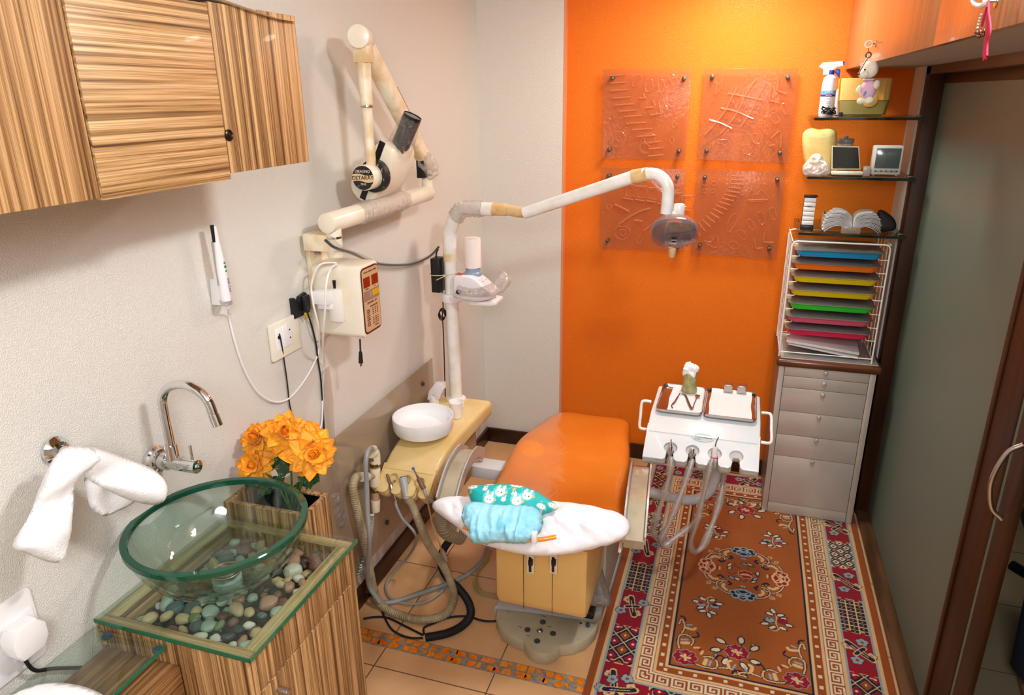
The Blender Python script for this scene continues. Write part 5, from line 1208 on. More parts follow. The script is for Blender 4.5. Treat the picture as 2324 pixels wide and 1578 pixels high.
# name badge
uu = P(1601, 964, z=.712)
ob = FO2 + Vector((1, 0, 0)) * (uu.x - DX0 - .002) + d0 * .038 + n0 * .001
m = MB().prism([(.042 * math.cos(t), .019 * math.sin(t)) for t in [2 * PI * i / 40 for i in range(40)]], 0, .0015, frame(ob, Vector((1, 0, 0)), -d0, n0)); bg = m.build('badge', simple('badge_grey', 'b9c2c2', .5, .1), du)
text('lettering', 'Amadeus', .011, ob + n0 * .002 + Vector((.014, 0, 0)), (1, 0, 0), -d0, 'dark_grey', bg)
text('lettering', 'NB', .016, ob + n0 * .002 + Vector((-.02, 0, 0)) - d0 * .001, (1, 0, 0), -d0, simple('ink_cyan', '2aa0d8', .4) and 'ink_cyan', bg)
text('lettering', 'INTERNATIONAL', .003, ob + n0 * .002 + Vector((-.02, 0, 0)) + d0 * .010, (1, 0, 0), -d0, 'dark_grey', bg)
# two steel trays with napkins
simple('napkin', 'e9e8ec', .85, bump=.5, bscale=120); simple('tray_steel', 'c6c2be', .16, 1)
ZT = .7575
for i, (x0, x1, lb) in enumerate(((DX0 + .022, -.078, 'left'), (-.074, DX1 - .018, 'right'))):
    y0, y1 = 2.685, 2.972
    tr = thing('instrument_tray', ((x0 + x1) / 2, 2.83, ZT), 'stainless steel tray lined with a white napkin, %s one on the delivery unit' % lb, 'tray')
    w_, h_ = x1 - x0, y1 - y0
    rr = [[Vector((p[0] + (x0 + x1) / 2, p[1] + (y0 + y1) / 2, ZT + z)) for p in rrect(w_ - k, h_ - k, .02, 5)] for k, z in ((.012, 0), (.004, .004), (.002, .013), (.0, .014), (.0055, .014), (.008, .0125), (.016, .0025))]
    MB().rings(rr).build('tray', 'tray_steel', tr)
    nx0, nx1 = (x0 + .042, x1 - .006) if i == 0 else (x0 + .018, x1 - .02)
    m = MB(); m.surf(lambda u, v: Vector((nx0 + (nx1 - nx0) * u + .002 * math.sin(v * 9), y0 + .008 + (h_ - .014) * v, ZT + .0035 + (.009 * max(0, (v - .93) / .07)) + .0006 * noise.noise(Vector((u * 8, v * 9, i))))), 14, 20, .0008)
    m.build('napkin', 'napkin', tr, sharp=180)
# things on the trays
jr = P(1564, 888, z=ZT + .005)
ja = thing('cotton_jar', (jr.x, jr.y, ZT + .005), 'olive-green metal pot stuffed with white cotton on the left steel tray', 'jar')
simple('jar_green', 'b2ae7a', .35, c2='8f8a55', vscale=40)
MB().lathe([(.0, 0), (.031, 0), (.033, .003), (.033, .012), (.0305, .015), (.031, .019), (.031, .023), (.0275, .026), (.026, .085), (.024, .085), (.024, .03), (0, .03)], (jr.x, jr.y, ZT + .005), seg=36).build('pot', 'jar_green', ja)
m = MB()
for i in range(30):
    an, r_ = rnd.uniform(0, 6.28), rnd.uniform(0, .024); m.sph((jr.x + r_ * math.cos(an) * 1.2, jr.y + r_ * math.sin(an), ZT + .095 + rnd.uniform(-.008, .03) - r_ * .3), rnd.uniform(.011, .018), 12)
m.noise(.006, 90); m.build('cotton', simple('cotton', 'fbfbfc', .95, sss=.3), ja, sharp=180)
for (px, py) in ((1652, 889), (1682, 892)):
    q = P(px, py, z=ZT + .005)
    b = thing('dappen_box', (q.x, q.y, ZT + .0055), 'small square stainless steel box on the right tray, %s of two' % ('left' if px < 1670 else 'right'), 'box', 'square steel boxes on the right tray')
    MB().box((q.x - .018, q.y - .018, ZT + .0055), (q.x + .018, q.y + .018, ZT + .034), .004).build('cup', 'steel', b)
    MB().box((q.x - .0192, q.y - .0192, ZT + .0265), (q.x + .0192, q.y + .0192, ZT + .042), .004).build('lid', 'steel', b)
simple('tool_steel', '9a7f6c', .3, .9)
def tool(name, pts, rr_, label):
    q = [P(a, b, z=ZT + .0085) for a, b in pts]
    return MB().tube(q, rr_, 8, 6).build(name, 'tool_steel', None, (label, 'dental tool'))
tool('dental_explorer', [(1527, 926), (1524, 920), (1530, 914), (1537, 903), (1543, 893)], lambda t: .0014 + .0022 * (1 if .35 < t < .8 else .3), 'slim dental probe on the left tray, leftmost of three tools')
mm_ = MB(); 
for o_ in (0, 2.2): mm_.tube([P(a + o_, b, z=ZT + .0085) for a, b in ((1547, 894), (1554, 897), (1558, 905), (1563, 918), (1569, 929))], lambda t: .0012 + .0022 * t, 8, 6)
mm_.build('tweezers', 'tool_steel', None, ('angled tweezers on the left tray, middle of three tools', 'dental tool'))
mm_ = MB().tube([P(a, b, z=ZT + .0085) for a, b in ((1572, 928), (1576, 915), (1581, 904), (1582, 900))], .0022, 8, 5)
q = P(1583, 899, z=ZT + .012); mm_.cyl(q, q + Vector((.0, 0, .002)), .011, seg=20)
mm_.build('mouth_mirror', 'tool_steel', None, ('small round dental mirror on the left tray, rightmost of three tools', 'dental tool'))
# handpieces with hoses in film sleeves
gloss_film('hose_film', 'f0eae8', .12, .15, .6, 40, .3, .22); simple('hose_white', 'dedcd8', .3); simple('hose_gold', 'b5a06a', .35)
def slotp(i, v, h=0): return FO2 + Vector((hx_[i], 0, 0)) + d0 * v + n0 * h
spec_ = [(0, 'chrome air motor with a pointed tip in the first slot of the white unit', 'hose_gold', [(1523, 1045), (1518, 1085), (1505, 1130), (1488, 1180), (1483, 1210), (1495, 1228), (1515, 1215)]),
         (1, 'chrome turbine coupling in the second slot of the white unit', 'hose_white', [(1570, 1050), (1556, 1092), (1538, 1140), (1515, 1195), (1500, 1226), (1508, 1238), (1530, 1222), (1560, 1200), (1590, 1170)]),
         (2, 'film-wrapped syringe with a pink band in the third slot of the white unit', 'hose_gold', [(1615, 1045), (1607, 1080), (1595, 1130), (1580, 1190), (1568, 1235), (1578, 1253), (1596, 1238), (1615, 1195), (1630, 1150), (1640, 1100), (1645, 1060)])]
for i, lb, hm_, px in spec_:
    h = thing('handpiece', slotp(i, .10), lb, 'handpiece')
    a, b = slotp(i, .098, .012), slotp(i, .14, -.03)
    if i == 0: MB().cyl(b, a, .0095, .0105, bev=.001).cyl(a, a + Vector((0, .004, .012)), .008, .004, seg=16).cyl(a + Vector((0, .004, .012)), a + Vector((0, .006, .024)), .003, seg=10).build('body', 'chrome', h)
    elif i == 1: MB().cyl(b, a, .009, .0098, bev=.001).build('body', 'chrome', h); MB().cyl(a, a + (a - b) * .02, .007, seg=16).build('connector', 'white_plastic', h)
    else:
        MB().cyl(b, a + (a - b) * .3, .011, .009, bev=.002).build('body', simple('hp_white', 'e6e0de', .25), h)
        t0_ = a + (a - b) * .3; MB().tube([t0_, t0_ + Vector((.002, .0, .02)), t0_ + Vector((.008, -.004, .042))], .0026, 8, 4).build('nozzle', 'steel', h)
        MB().lathe([(.0115, 0), (.0125, .001), (.0125, .004), (.0115, .005)], a.lerp(b, .45), (a - b), 20).build('pink_band', simple('pink_band', 'd85a6a', .4), h)
    ys = [2.50, 2.49, 2.48, 2.48, 2.50, 2.53, 2.56, 2.60, 2.66, 2.7, 2.74]
    hp = [b] + [P(x_, y2, y=ys[min(k, 10)]) for k, (x_, y2) in enumerate(px)]
    MB().tube(hp, .0048, 10, 6).build('hose', hm_, h)
    MB().tube(hp, lambda t: .0105 + .003 * math.sin(t * 37 + i), 10, 6, flat=1.25).build('film_sleeve', 'hose_film', h, sharp=40)
MB().tube([P(1600, 1040, y=2.66), P(1597, 1055, y=2.66), P(1600, 1085, y=2.68), P(1592, 1110, y=2.7)], .008, 10, 6).build('hose', 'hose_white', None, ('short pale hose hanging under the middle of the white delivery unit', 'hose'))
MB().tube([P(1478, 1118, y=2.78), P(1510, 1126, y=2.78), P(1550, 1134, y=2.80), P(1585, 1132, y=2.82), P(1612, 1112, y=2.83), P(1625, 1080, y=2.83), P(1628, 1050, y=2.83)], .0225, 20, 6).build('support_arm', 'beam_white', du)
MB().cyl(P(1480, 1118, y=2.78), (-.45, 2.75, P(1480, 1118, y=2.78).z - .01), .0225).build('support_arm', 'beam_white', du)

# ---------------------------------------------------------------- drawer cabinet
simple('brushed', 'd2cbc3', .32, .3, c2='cac2ba', vscale=6)
CX0, CX1, CY0, CY1, CZ = .228, .637, 3.30, 3.685, .785
simple('knob_steel', 'cfcbc6', .22, .6, coat=.4)
dc = thing('drawer_cabinet', (.43, 3.49, .012), 'brushed metal drawer cabinet with six drawers beside the orange wall', 'cabinet')
MB().box((CX0, CY0 + .012, .012), (CX1, CY1, CZ)).build('carcass', simple('carcass', '8f877e', .4, .5), dc)
MB().box((CX0, CY0, .012), (CX0 + .024, CY0 + .012, CZ), .001).build('stile', 'brushed', dc); MB().box((CX1 - .026, CY0, .012), (CX1, CY0 + .012, CZ), .001).build('stile', 'brushed', dc)
def zc(py0, py1): return (P(1765, py0, y=3.3).z + P(1975, py1, y=3.3).z) / 2
zs2 = [CZ] + [P(px, py, y=CY0).z for px, py in ((1778, 852), (1774, 878), (1768, 931), (1759, 983), (1753, 1031), (1738, 1137))] + [.013]
for i in range(7):
    z1, z0 = zs2[i] - .001, zs2[i + 1] + .001
    f = MB().box((CX0 + .026, CY0 - .002, z0), (CX1 - .028, CY0 + .012, z1), .0012).build('drawer' if i < 6 else 'plinth', 'brushed', dc)
    if i < 6:
        q = P(*((1875, 848), (1871, 873), (1868, 898), (1859, 949), (1853, 1001), (1844, 1050))[i], y=CY0 - .025)
        MB().cyl((q.x, CY0 - .001, q.z), (q.x, CY0 - .016, q.z), .0045, seg=12).cyl((q.x, CY0 - .014, q.z), (q.x, CY0 - .032, q.z), .0095, bev=.0015, seg=22).build('knob', 'knob_steel', f)
wt = thing('worktop', (.43, 3.49, CZ), 'dark brown wooden worktop with a grey inset on the metal drawer cabinet', 'worktop')
MB().box((.213, 3.28, CZ), (.655, 3.69, CZ + .036), .012, seg=3).build('slab', 'brown_wood', wt)
MB().box((.230, 3.305, CZ + .0362), (.640, 3.685, CZ + .038)).build('inset', simple('inset', 'b8b6b0', .25), wt)
ZW = CZ + .0385
# ---------------------------------------------------------------- wire rack with seven covered trays
simple('wire', 'f4f2ee', .3)
rk = thing('tray_rack', (.43, 3.46, ZW), 'white wire rack on the worktop holding seven coloured covered trays', 'rack')
RY0, RY1 = 3.315, 3.62
def rx(px, py, y=RY0): return P(px, py, y=y)
ftl, ftr, fbl, fbr = rx(1800, 548), rx(2024, 556), rx(1768, 800), rx(1980, 806)
xl, xr_ = (ftl.x + fbl.x) / 2, (ftr.x + fbr.x) / 2; zt2 = (ftl.z + ftr.z) / 2
for y in (RY0, RY1):
    MB().tube([(xl, y, ZW + .002), (xl, y, zt2 - .02), (xl + .006, y, zt2 - .004), (xl + .02, y, zt2), (xr_ - .02, y, zt2), (xr_ - .006, y, zt2 - .004), (xr_, y, zt2 - .02), (xr_, y, ZW + .002)], .0036, 10, 0).build('frame', 'wire', rk)
    MB().cyl((xl, y, ZW + .025), (xr_, y, ZW + .025), .0026, seg=8).build('bar', 'wire', rk)
lev = []
tpy = [(560, 573), (589, 604), (619, 633), (650, 665), (680, 698), (711, 728), (739, 758)]
for k, (a, b) in enumerate(tpy):
    lev.append((P(1815, a + 10, y=RY0 + .01).z + P(1975, b + 14, y=RY0 + .01).z) / 2)
for xx, sg in ((xl, 1), (xr_, -1)):
    for z in lev:
        m = MB().tube([(xx, RY0, z - .012), (xx + sg * .032, RY0, z - .012), (xx + sg * .036, RY0 + .01, z - .012), (xx + sg * .036, RY1 - .01, z - .012), (xx + sg * .032, RY1, z - .012), (xx, RY1, z - .012)], .0018, 8, 0); m.build('runner', 'wire', rk)
    for y in (RY0 + .07, RY0 + .15, RY0 + .23): MB().cyl((xx, y, ZW + .024), (xx, y, zt2), .0018, seg=8).build('upright', 'wire', rk)
    for z in (ZW + .024, zt2): MB().cyl((xx, RY0, z), (xx, RY1, z), .0026, seg=8).build('bar', 'wire', rk)
gloss_film('tray_lid', 'c2bcc0', .10, .08, .3, 30, .3, .18)
cols = [('blue', '1f9ad6', 'bright blue'), ('orange', 'f07a1a', 'orange'), ('yellow', 'e8cf10', 'upper yellow'), ('yellow2', 'e6cc14', 'lower yellow'), ('lime', '35cf35', 'lime green'), ('rose', 'd8607e', 'dusty pink'), ('crimson', 'e02458', 'crimson')]
simple('foam', 'd8c48c', .8); simple('contents', '5a5054', .5, c2='c9c6d0', vscale=60, detail=6)
for k, ((nm, hx, lb), z) in enumerate(zip(cols, lev)):
    simple('tray_' + nm, hx, .3)
    t = thing('covered_tray', ((xl + xr_) / 2, 3.45, z - .012), '%s instrument tray with a clear lid in the wire rack' % lb, 'tray', 'covered trays in the wire rack')
    cx_, cy_ = (xl + xr_) / 2, 3.455; w_, h_ = xr_ - xl - .03, .27
    if k: cx_ -= .004 * (k % 2)
    rr = [[Vector((p[0] + cx_, p[1] + cy_ , z + zz)) for p in rrect(w_ - q, h_ - q, .03, 5)] for q, zz in ((.05, -.0175), (.035, -.016), (.014, .006), (.0, .010), (.004, .012), (.018, .009), (.045, -.005))]
    MB().rings(rr).build('tray', 'tray_' + nm, t)
    rr = [[Vector((p[0] + cx_, p[1] + cy_ , z + zz)) for p in rrect(w_ + .004 - q, h_ + .004 - q, .03, 5)] for q, zz in ((.0, .0125), (.012, .0135), (.03, .021), (.05, .0225))]
    MB().rings(rr).build('lid', 'tray_lid', t)
    MB().box((cx_ - w_ * .38, cy_ - h_ * .4, z - .012), (cx_ + w_ * .38, cy_ + h_ * .4, z + .009), .004).build('contents', 'contents', t)
    MB().box((xl + .006, cy_ - .06, z + .014), (xl + .03, cy_ - .03, z + .026)).build('foam_wedge', 'foam', t)
# papers under the trays
simple('book_white', 'dcdcdc', .6)
b1 = thing('book', (.40, 3.42, ZW + .01), 'white book lying askew on the worktop under the crimson tray, lower one', 'book', 'white books under the tray rack')
Mk = Matrix.Translation((.42, 3.45, ZW + .035)) @ Matrix.Rotation(-.12, 4, 'Z') @ Matrix.Rotation(.10, 4, 'Y')
MB().cbox((0, 0, 0), (.30, .22, .008), .001, Mk).build('pages', 'book_white', b1)
b2 = thing('book', (.42, 3.42, ZW + .05), 'white book lying on top of another under the crimson tray', 'book', 'white books under the tray rack')
Mk = Matrix.Translation((.41, 3.45, ZW + .052)) @ Matrix.Rotation(-.05, 4, 'Z') @ Matrix.Rotation(.09, 4, 'Y')
MB().cbox((0, 0, 0), (.31, .22, .012), .001, Mk).build('pages', simple('book_pale', 'e2dede', .5), b2)
MB().box((.245, 3.32, ZW), (.63, 3.60, ZW + .010)).build('clear_box', gloss_film('acryl2', 'e8eeee', .1, .1, milk=.25) and 'acryl2', None, ('flat clear plastic sheet stack lying under the wire rack', 'plastic sheet'))

# ---------------------------------------------------------------- glass shelves and what stands on them
GS = glassy('shelf_glass', 'dfe9e4', .0, 1.5); simple('shelf_edge', '0a1f1a', .06, coat=.6)
SY = 3.30
ZS = []
for i, (a, b, d0_, lb) in enumerate((((1848, 268), (2097, 272), .205, 'top'), ((1832, 403), (2075, 409), .19, 'middle'), ((1812, 530), (2053, 541), .17, 'lowest'))):
    A, B = P(*a, y=SY), P(*b, y=SY); z = (A.z + B.z) / 2; ZS.append(z + .005)
    s = thing('glass_shelf', ((A.x + B.x) / 2, 3.5, z - .005), '%s of the three dark-edged glass shelves in the orange niche' % lb, 'shelf', 'glass shelves in the niche')
    MB().box((A.x, SY, z - .005), (.6595, 3.694, z + .005), .0008).build('pane', 'shelf_glass', s)
    MB().box((A.x, SY - .0012, z - .0052), (.6595, SY, z + .0052)).build('front_edge', 'shelf_edge', s)
    MB().box((.63, SY + .03, z + .0055), (.659, SY + .06, z + .012), .002).build('clip', 'steel_dark', s)
Z1, Z2, Z3 = ZS
def at(px, z, y): return P(px, 300, y=y).x
# top shelf: spray bottle, cream appliance, cord, tube
sb = thing('spray_bottle', (.28, 3.42, Z1), 'white spray bottle with a blue and white trigger on the top glass shelf', 'bottle')
bx = P(1876, 240, y=3.42).x; by = 3.42
hz2 = P(1876, 170, y=by).z
MB().lathe([(0, 0), (.026, 0), (.028, .004), (.028, hz2 - Z1 - .035), (.024, hz2 - Z1 - .012), (.013, hz2 - Z1)], (bx, by, Z1 + .0005), seg=36).build('bottle', simple('bottle_lilac', 'e9e0ea', .3, sss=.1), sb)
zl = Z1 + (hz2 - Z1) * .08
MB().lathe([(.0283, 0), (.0288, .0005), (.0288, .088), (.0283, .0885)], (bx, by, Z1 + .012), seg=36, cap=False).build('label', simple('label_white', 'f2f0f4', .4), sb)
MB().lathe([(.0289, 0), (.0291, .0005), (.0291, .012), (.0289, .0125)], (bx, by, Z1 + .092), seg=36, cap=False).build('cyan_band', simple('cyan', '2aa6d6', .4), sb)
MB().lathe([(.0289, 0), (.0291, .0005), (.0291, .009), (.0289, .0095)], (bx, by, Z1 + .081), seg=36, cap=False).build('purple_band', simple('purple', '4a2a78', .4), sb)
for s_, zz, sz, mm_ in (('ALKOFREE', .098, .007, 'white_plastic'), ('Instant Use', .0855, .005, 'white_plastic'), ('Alcohol Free', .074, .0052, 'ink_red'), ('lorem use surface', .062, .004, 'ink'), ('spray and wipe', .055, .004, 'ink'), ('keep from children', .047, .004, 'ink'), ('store cool dry', .039, .004, 'ink'), ('net 250 ml', .028, .004, 'ink')):
    if s_.startswith('lorem'): s_ = 'surface spray'
    text('lettering', s_, sz, (bx, by - .0297, Z1 + zz), (1, 0, 0), (0, 0, 1), mm_, sb)
MB().cyl((bx, by, hz2 - .003), (bx, by, hz2 + .018), .0135, seg=24, bev=.001).build('collar', simple('trig_blue', '1d2f9a', .3), sb)
tp_ = [P(a, b, y=by) for a, b in ((1858, 152), (1868, 142), (1912, 139), (1914, 150), (1900, 153), (1890, 160), (1888, 170), (1868, 170), (1868, 158))]
MB().prism([(p.x, p.z) for p in tp_], -by - .011, -by + .011, MY, .003).build('trigger_head', 'white_plastic', sb)
tg = [P(a, b, y=by) for a, b in ((1899, 156), (1907, 158), (1905, 178), (1900, 170), (1894, 164))]
MB().prism([(p.x, p.z) for p in tg], -by - .006, -by + .006, MY, .001).box(tuple(P(1911, 149, y=by) - Vector((0, .008, 0))), tuple(P(1917, 139, y=by) + Vector((0, .008, 0))), .001).build('trigger', 'trig_blue', sb)
bk = thing('white_bottle', (.32, 3.50, Z1), 'slim white bottle half hidden between spray bottle and cream appliance', 'bottle')
q = P(1906, 225, y=3.50)
MB().lathe([(0, 0), (.017, 0), (.018, .003), (.018, .10), (.014, .112), (0, .113)], (q.x, 3.50, Z1 + .0005), seg=26).build('bottle', 'bottle_lilac', bk)
simple('app_yellow', 'e6b85e', .3, coat=.2); simple('app_olive', '8f8340', .3, coat=.2)
ap = thing('sealing_appliance', (.45, 3.5, Z1), 'yellow and olive plastic appliance housing on the top glass shelf behind the toy bear', 'appliance')
pz_ = lambda a, b: P(a, b, y=3.40)
tl, tr_, bl, br = pz_(1912, 178), pz_(2030, 180), pz_(1908, 262), pz_(2020, 264)
zm = P(1960, 228, y=3.40).z
def slab(z0, z1, ins, k0, k1):
    return [[Vector((p[0] + (tl.x + tr_.x) / 2 - .002, p[1] + 3.47, z)) for p in rrect(w_, d_2, .014, 5)] for z, w_, d_2 in ((z0, k0 - .004, .135), (z0 + .002, k0, .14), (z1 - .002, k1, .14), (z1, k1 - .004, .135))]
WA = tr_.x - tl.x
MB().rings(slab(Z1 + .008, zm, 0, WA * .9, WA * .98)).box((tl.x + .01, 3.415, Z1 + .0005), (tr_.x - .025, 3.53, Z1 + .01), .002).build('lower_shell', 'app_olive', ap)
MB().rings(slab(zm, tl.z, 0, WA * .98, WA)).build('upper_shell', 'app_yellow', ap)
MB().cyl(P(1975, 226, y=3.398), P(1975, 226, y=3.398) + Vector((0, .006, 0)), .03, seg=30, bev=.001).build('round_window', 'app_yellow', ap)
MB().box((tr_.x - .035, 3.396, zm + .002), (tr_.x - .028, 3.401, tl.z - .012)).build('ridge', 'app_yellow', ap)
m = MB(); rc_ = random.Random(4)
pts = [P(1882 + rc_.uniform(-20, 16), 255 + rc_.uniform(-14, 7), y=3.335 + rc_.uniform(-.02, .03)) for _ in range(26)]
for p in pts: p.z = max(p.z, Z1 + .004)
m.tube(pts + [P(1900, 262, y=3.33)], .0024, 7, 5); m.box(tuple(P(1903, 264, y=3.33)), tuple(P(1913, 255, y=3.34)), .001)
m.build('coiled_cord', 'black_rubber', None, ('tangled black cord bundled on the top glass shelf in front of the spray bottle', 'cord'))
# middle shelf
th = thing('tooth_model', (.27, 3.42, Z2), 'large cream model of a molar tooth on the middle glass shelf', 'model')
tq = [P(a, b, y=3.42) for a, b in ((1822, 345), (1820, 318), (1824, 300), (1840, 291), (1860, 292), (1885, 291), (1898, 300), (1899, 320), (1895, 350), (1890, 372), (1885, 396), (1870, 398), (1862, 380), (1850, 398), (1834, 396), (1826, 372))]
m = MB(); puff(m, [(1822, 345), (1820, 318), (1824, 300), (1840, 291), (1860, 294), (1885, 291), (1898, 300), (1899, 320), (1895, 350), (1890, 372), (1885, 398), (1866, 399), (1850, 399), (1834, 398), (1826, 372)], (.27, 3.42, Z2 + .05), (0, -1, 0), .035, .004, edge=.035, back=.9)
for v in m.bm.verts: v.co.z = max(v.co.z, Z2 + .001)
m.build('tooth', simple('tooth_cream', 'ecd48c', .35, c2='e2c274', vscale=15, sss=.2), th, sharp=180)
m = MB(); rc_ = random.Random(9)
puff(m, [(1822, 378), (1835, 362), (1846, 350), (1862, 350), (1872, 364), (1882, 380), (1880, 396), (1860, 402), (1840, 402), (1824, 395)], (.25, 3.345, Z2 + .03), (0, -1, .2), .02, .005, wrinkle=.02, wf=70)
for v in m.bm.verts: v.co.z = max(v.co.z, Z2 + .001)
pk = m.build('plastic_pack', simple('pack_clear', 'e8dcd8', .15, alpha=.55, coat=.5), None, ('crumpled clear pack with white tubing in front of the tooth model', 'pack'), sharp=15)
MB().tube([P(1830, 385, y=3.335), P(1840, 392, y=3.335), P(1855, 395, y=3.33), P(1872, 388, y=3.335), P(1874, 372, y=3.34), P(1860, 366, y=3.34), P(1852, 372, y=3.34)], .0045, 10, 6).build('tubing', 'white_plastic', pk)
jc = thing('grey_lid_jar', (.37, 3.5, Z2), 'grey lidded jar behind the black-screened box on the middle shelf', 'jar')
q = P(1918, 330, y=3.5)
zq = P(1918, 318, y=3.5).z
MB().cyl((q.x, 3.5, Z2 + .0005), (q.x, 3.5, zq - .012), .030, bev=.003, seg=30).build('jar', simple('jar_pale', 'c8c0b8', .3), jc)
MB().cyl((q.x, 3.5, zq - .0115), (q.x, 3.5, zq + .006), .034, bev=.003, seg=30).cyl((q.x, 3.5, zq + .006), (q.x, 3.5, zq + .017), .009, seg=16, bev=.002).build('lid', 'grey_plastic', jc)
sc1 = thing('apex_locator', (.375, 3.38, Z2), 'small cream device with a tilted black screen on the middle shelf', 'monitor')
c_ = [P(a, b, y=3.37) for a, b in ((1887, 385), (1888, 331), (1950, 333), (1953, 385))]
MB().prism([(c_[0].x, c_[0].z), (c_[1].x, c_[1].z), (c_[2].x, c_[2].z), (c_[3].x, c_[3].z)], -3.385, -3.37, MY, .002).build('screen_frame', simple('cream_case', 'ece4cc', .35), sc1)
MB().prism([(c_[0].x + .004, c_[0].z + .004), (c_[1].x + .004, c_[1].z - .004), (c_[2].x - .004, c_[2].z - .004), (c_[3].x - .005, c_[3].z + .004)], -3.37, -3.3688, MY).build('screen', simple('screen_black', '0e1112', .08, coat=.6), sc1)
text('lettering', 'smart', .006, (c_[0].x + .03, 3.368, c_[0].z + .009), (1, 0, 0), (0, 0, 1), 'ink_red', sc1)
MB().box((c_[0].x - .002, 3.325, Z2 + .0065), (c_[3].x + .006, 3.369, Z2 + .02), .003).build('keypad_base', 'cream_case', sc1)
MB().box((c_[0].x, 3.33, Z2 + .0005), (c_[3].x + .004, 3.38, Z2 + .0062), .001).build('foot', 'black', sc1)
sc2 = thing('endo_monitor', (.53, 3.38, Z2), 'white desk device with a grey screen and five buttons on the middle shelf', 'monitor')
x0, x1 = P(1981, 365, y=3.37).x, P(2048, 365, y=3.37).x; zt3 = P(2015, 331, y=3.37).z
MB().box((x0, 3.37, Z2 + .006), (x1, 3.43, zt3), .006).build('case', 'white_plastic', sc2)
MB().box((x0 + .009, 3.3685, Z2 + .032), (x1 - .009, 3.3705, zt3 - .010), .0005).build('screen', simple('screen_grey', '5a6668', .15, coat=.4), sc2)
MB().box((x0 + .009, 3.3688, Z2 + .016), (x1 - .009, 3.3705, Z2 + .027), .0005).build('button_strip', simple('strip_sage', 'a9ad9c', .4), sc2)
for i in range(5): MB().cyl((x0 + .016 + i * (x1 - x0 - .032) / 4, 3.3688, Z2 + .0215), (x0 + .016 + i * (x1 - x0 - .032) / 4, 3.3665, Z2 + .0215), .0034, seg=12).build('button', 'steel_dark', sc2)
for xx in (x0 + .012, x1 - .012): MB().sph((xx, 3.385, Z2 + .0055), .005, 12).build('foot', 'white_plastic', sc2)
q0_, q1_ = P(1958, 396, y=3.36), P(1976, 378, y=3.36)
MB().box((q0_.x, 3.35, Z2 + .0005), (q1_.x, 3.39, q1_.z), .002).build('small_box', simple('box_clear', 'd2cfcc', .2, alpha=.6), None, ('tiny clear box between the two screened devices', 'box'))
# lowest shelf
bb = thing('pack_dispenser', (.26, 3.38, Z3), 'black stand filled with small white packs on the lowest glass shelf', 'dispenser')
x0, x1 = P(1824, 470, y=3.37).x, P(1850, 470, y=3.37).x
zA, zB = P(1836, 490, y=3.37).z, P(1836, 447, y=3.37).z
MB().box((x0 - .003, 3.36, Z3 + .0005), (x1 + .003, 3.40, Z3 + .022), .002).box((x0 - .003, 3.36, zB), (x1 + .005, 3.40, zB + .006), .001).box((x0 - .001, 3.385, Z3 + .02), (x1 + .001, 3.40, zB)).build('stand', 'black', bb)
for i in range(6): MB().box((x0, 3.363, Z3 + .0235 + i * (zB - Z3 - .024) / 6), (x1, 3.384, Z3 + .0235 + (i + .86) * (zB - Z3 - .024) / 6), .001).build('pack', 'white_plastic', bb)
text('lettering', 'DMG', .008, ((x0 + x1) / 2, 3.3625, (zA + zB) / 2), (1, 0, 0), (0, 0, 1), simple('ink_navy', '1d3a8a', .5) and 'ink_navy', bb)
cj = thing('pick_cup', (.32, 3.45, Z3), 'small clear cup of coloured picks behind the open white cloth', 'cup')
q = P(1877, 460, y=3.47)
MB().lathe([(.013, 0), (.0145, .06), (.0135, .06), (.012, .002)], (q.x, 3.47, Z3 + .0005), seg=20, closed=True, cap=False).build('cup', simple('cup_clear', 'f0e0d8', .1, alpha=.35), cj)
for i, hx in enumerate(('d8c84a', '4a9ad0', '5ab060', 'e0dcd0', '3a60b0', 'e8a040')):
    a = i * 1.05; MB().cyl((q.x + .006 * math.cos(a), 3.47 + .006 * math.sin(a), Z3 + .003), (q.x + .010 * math.cos(a), 3.47 + .010 * math.sin(a), Z3 + .066 + .004 * (i % 3)), .0022, seg=8).build('pick', simple('pick%d' % i, hx, .4), cj)
# napkins fanned open in an acrylic stand
nk = thing('napkin_stack', (.43, 3.38, Z3), 'thick white napkin stack fanned open in an acrylic stand on the lowest shelf', 'napkins')
cxn = P(1934, 500, y=3.36).x
m = MB()
def fan(sgn_, a):
    w0 = Vector((cxn, 3.36, Z3 + .014))
    L = .085 + .006 * math.sin(a * 9)
    e = Vector((sgn_ * math.cos(a), 0, math.sin(a)))
    return w0, e, L
for sgn_ in (-1, 1):
    n = 26
    for i in range(n):
        a = -.10 + 1.05 * i / n
        pts = []
        for k in range(7):
            t = k / 6; aa = a + .75 * math.sin(t * 2.4) * (1 - t) * .9 + (.35 * (1 - t)) 
            r_ = t * (.112 - .012 * abs(i / n - .5) + .003 * (i % 3))
            pts.append(Vector((cxn + sgn_ * (.002 + r_ * math.cos(aa)), 0, Z3 + .012 + r_ * math.sin(aa) * .95 + .001 * i * (1 - t))))
        for k in range(6):
            a0, a1 = pts[k], pts[k + 1]
            for (ya, yb) in ((3.335 + .012 * (i % 2), 3.42),):
                V_ = [m.bm.verts.new(p) for p in (Vector((a0.x, ya, a0.z)), Vector((a1.x, ya, a1.z)), Vector((a1.x, yb, a1.z)), Vector((a0.x, yb, a0.z)))]; m.bm.faces.new(V_)
bmesh.ops.remove_doubles(m.bm, verts=m.bm.verts, dist=1e-5); bmesh.ops.solidify(m.bm, geom=list(m.bm.faces), thickness=.0012)
for v in m.bm.verts: v.co.z = max(v.co.z, Z3 + .002)
m.build('napkins', simple('tissue', 'f4f3f4', .9), nk, sharp=50)
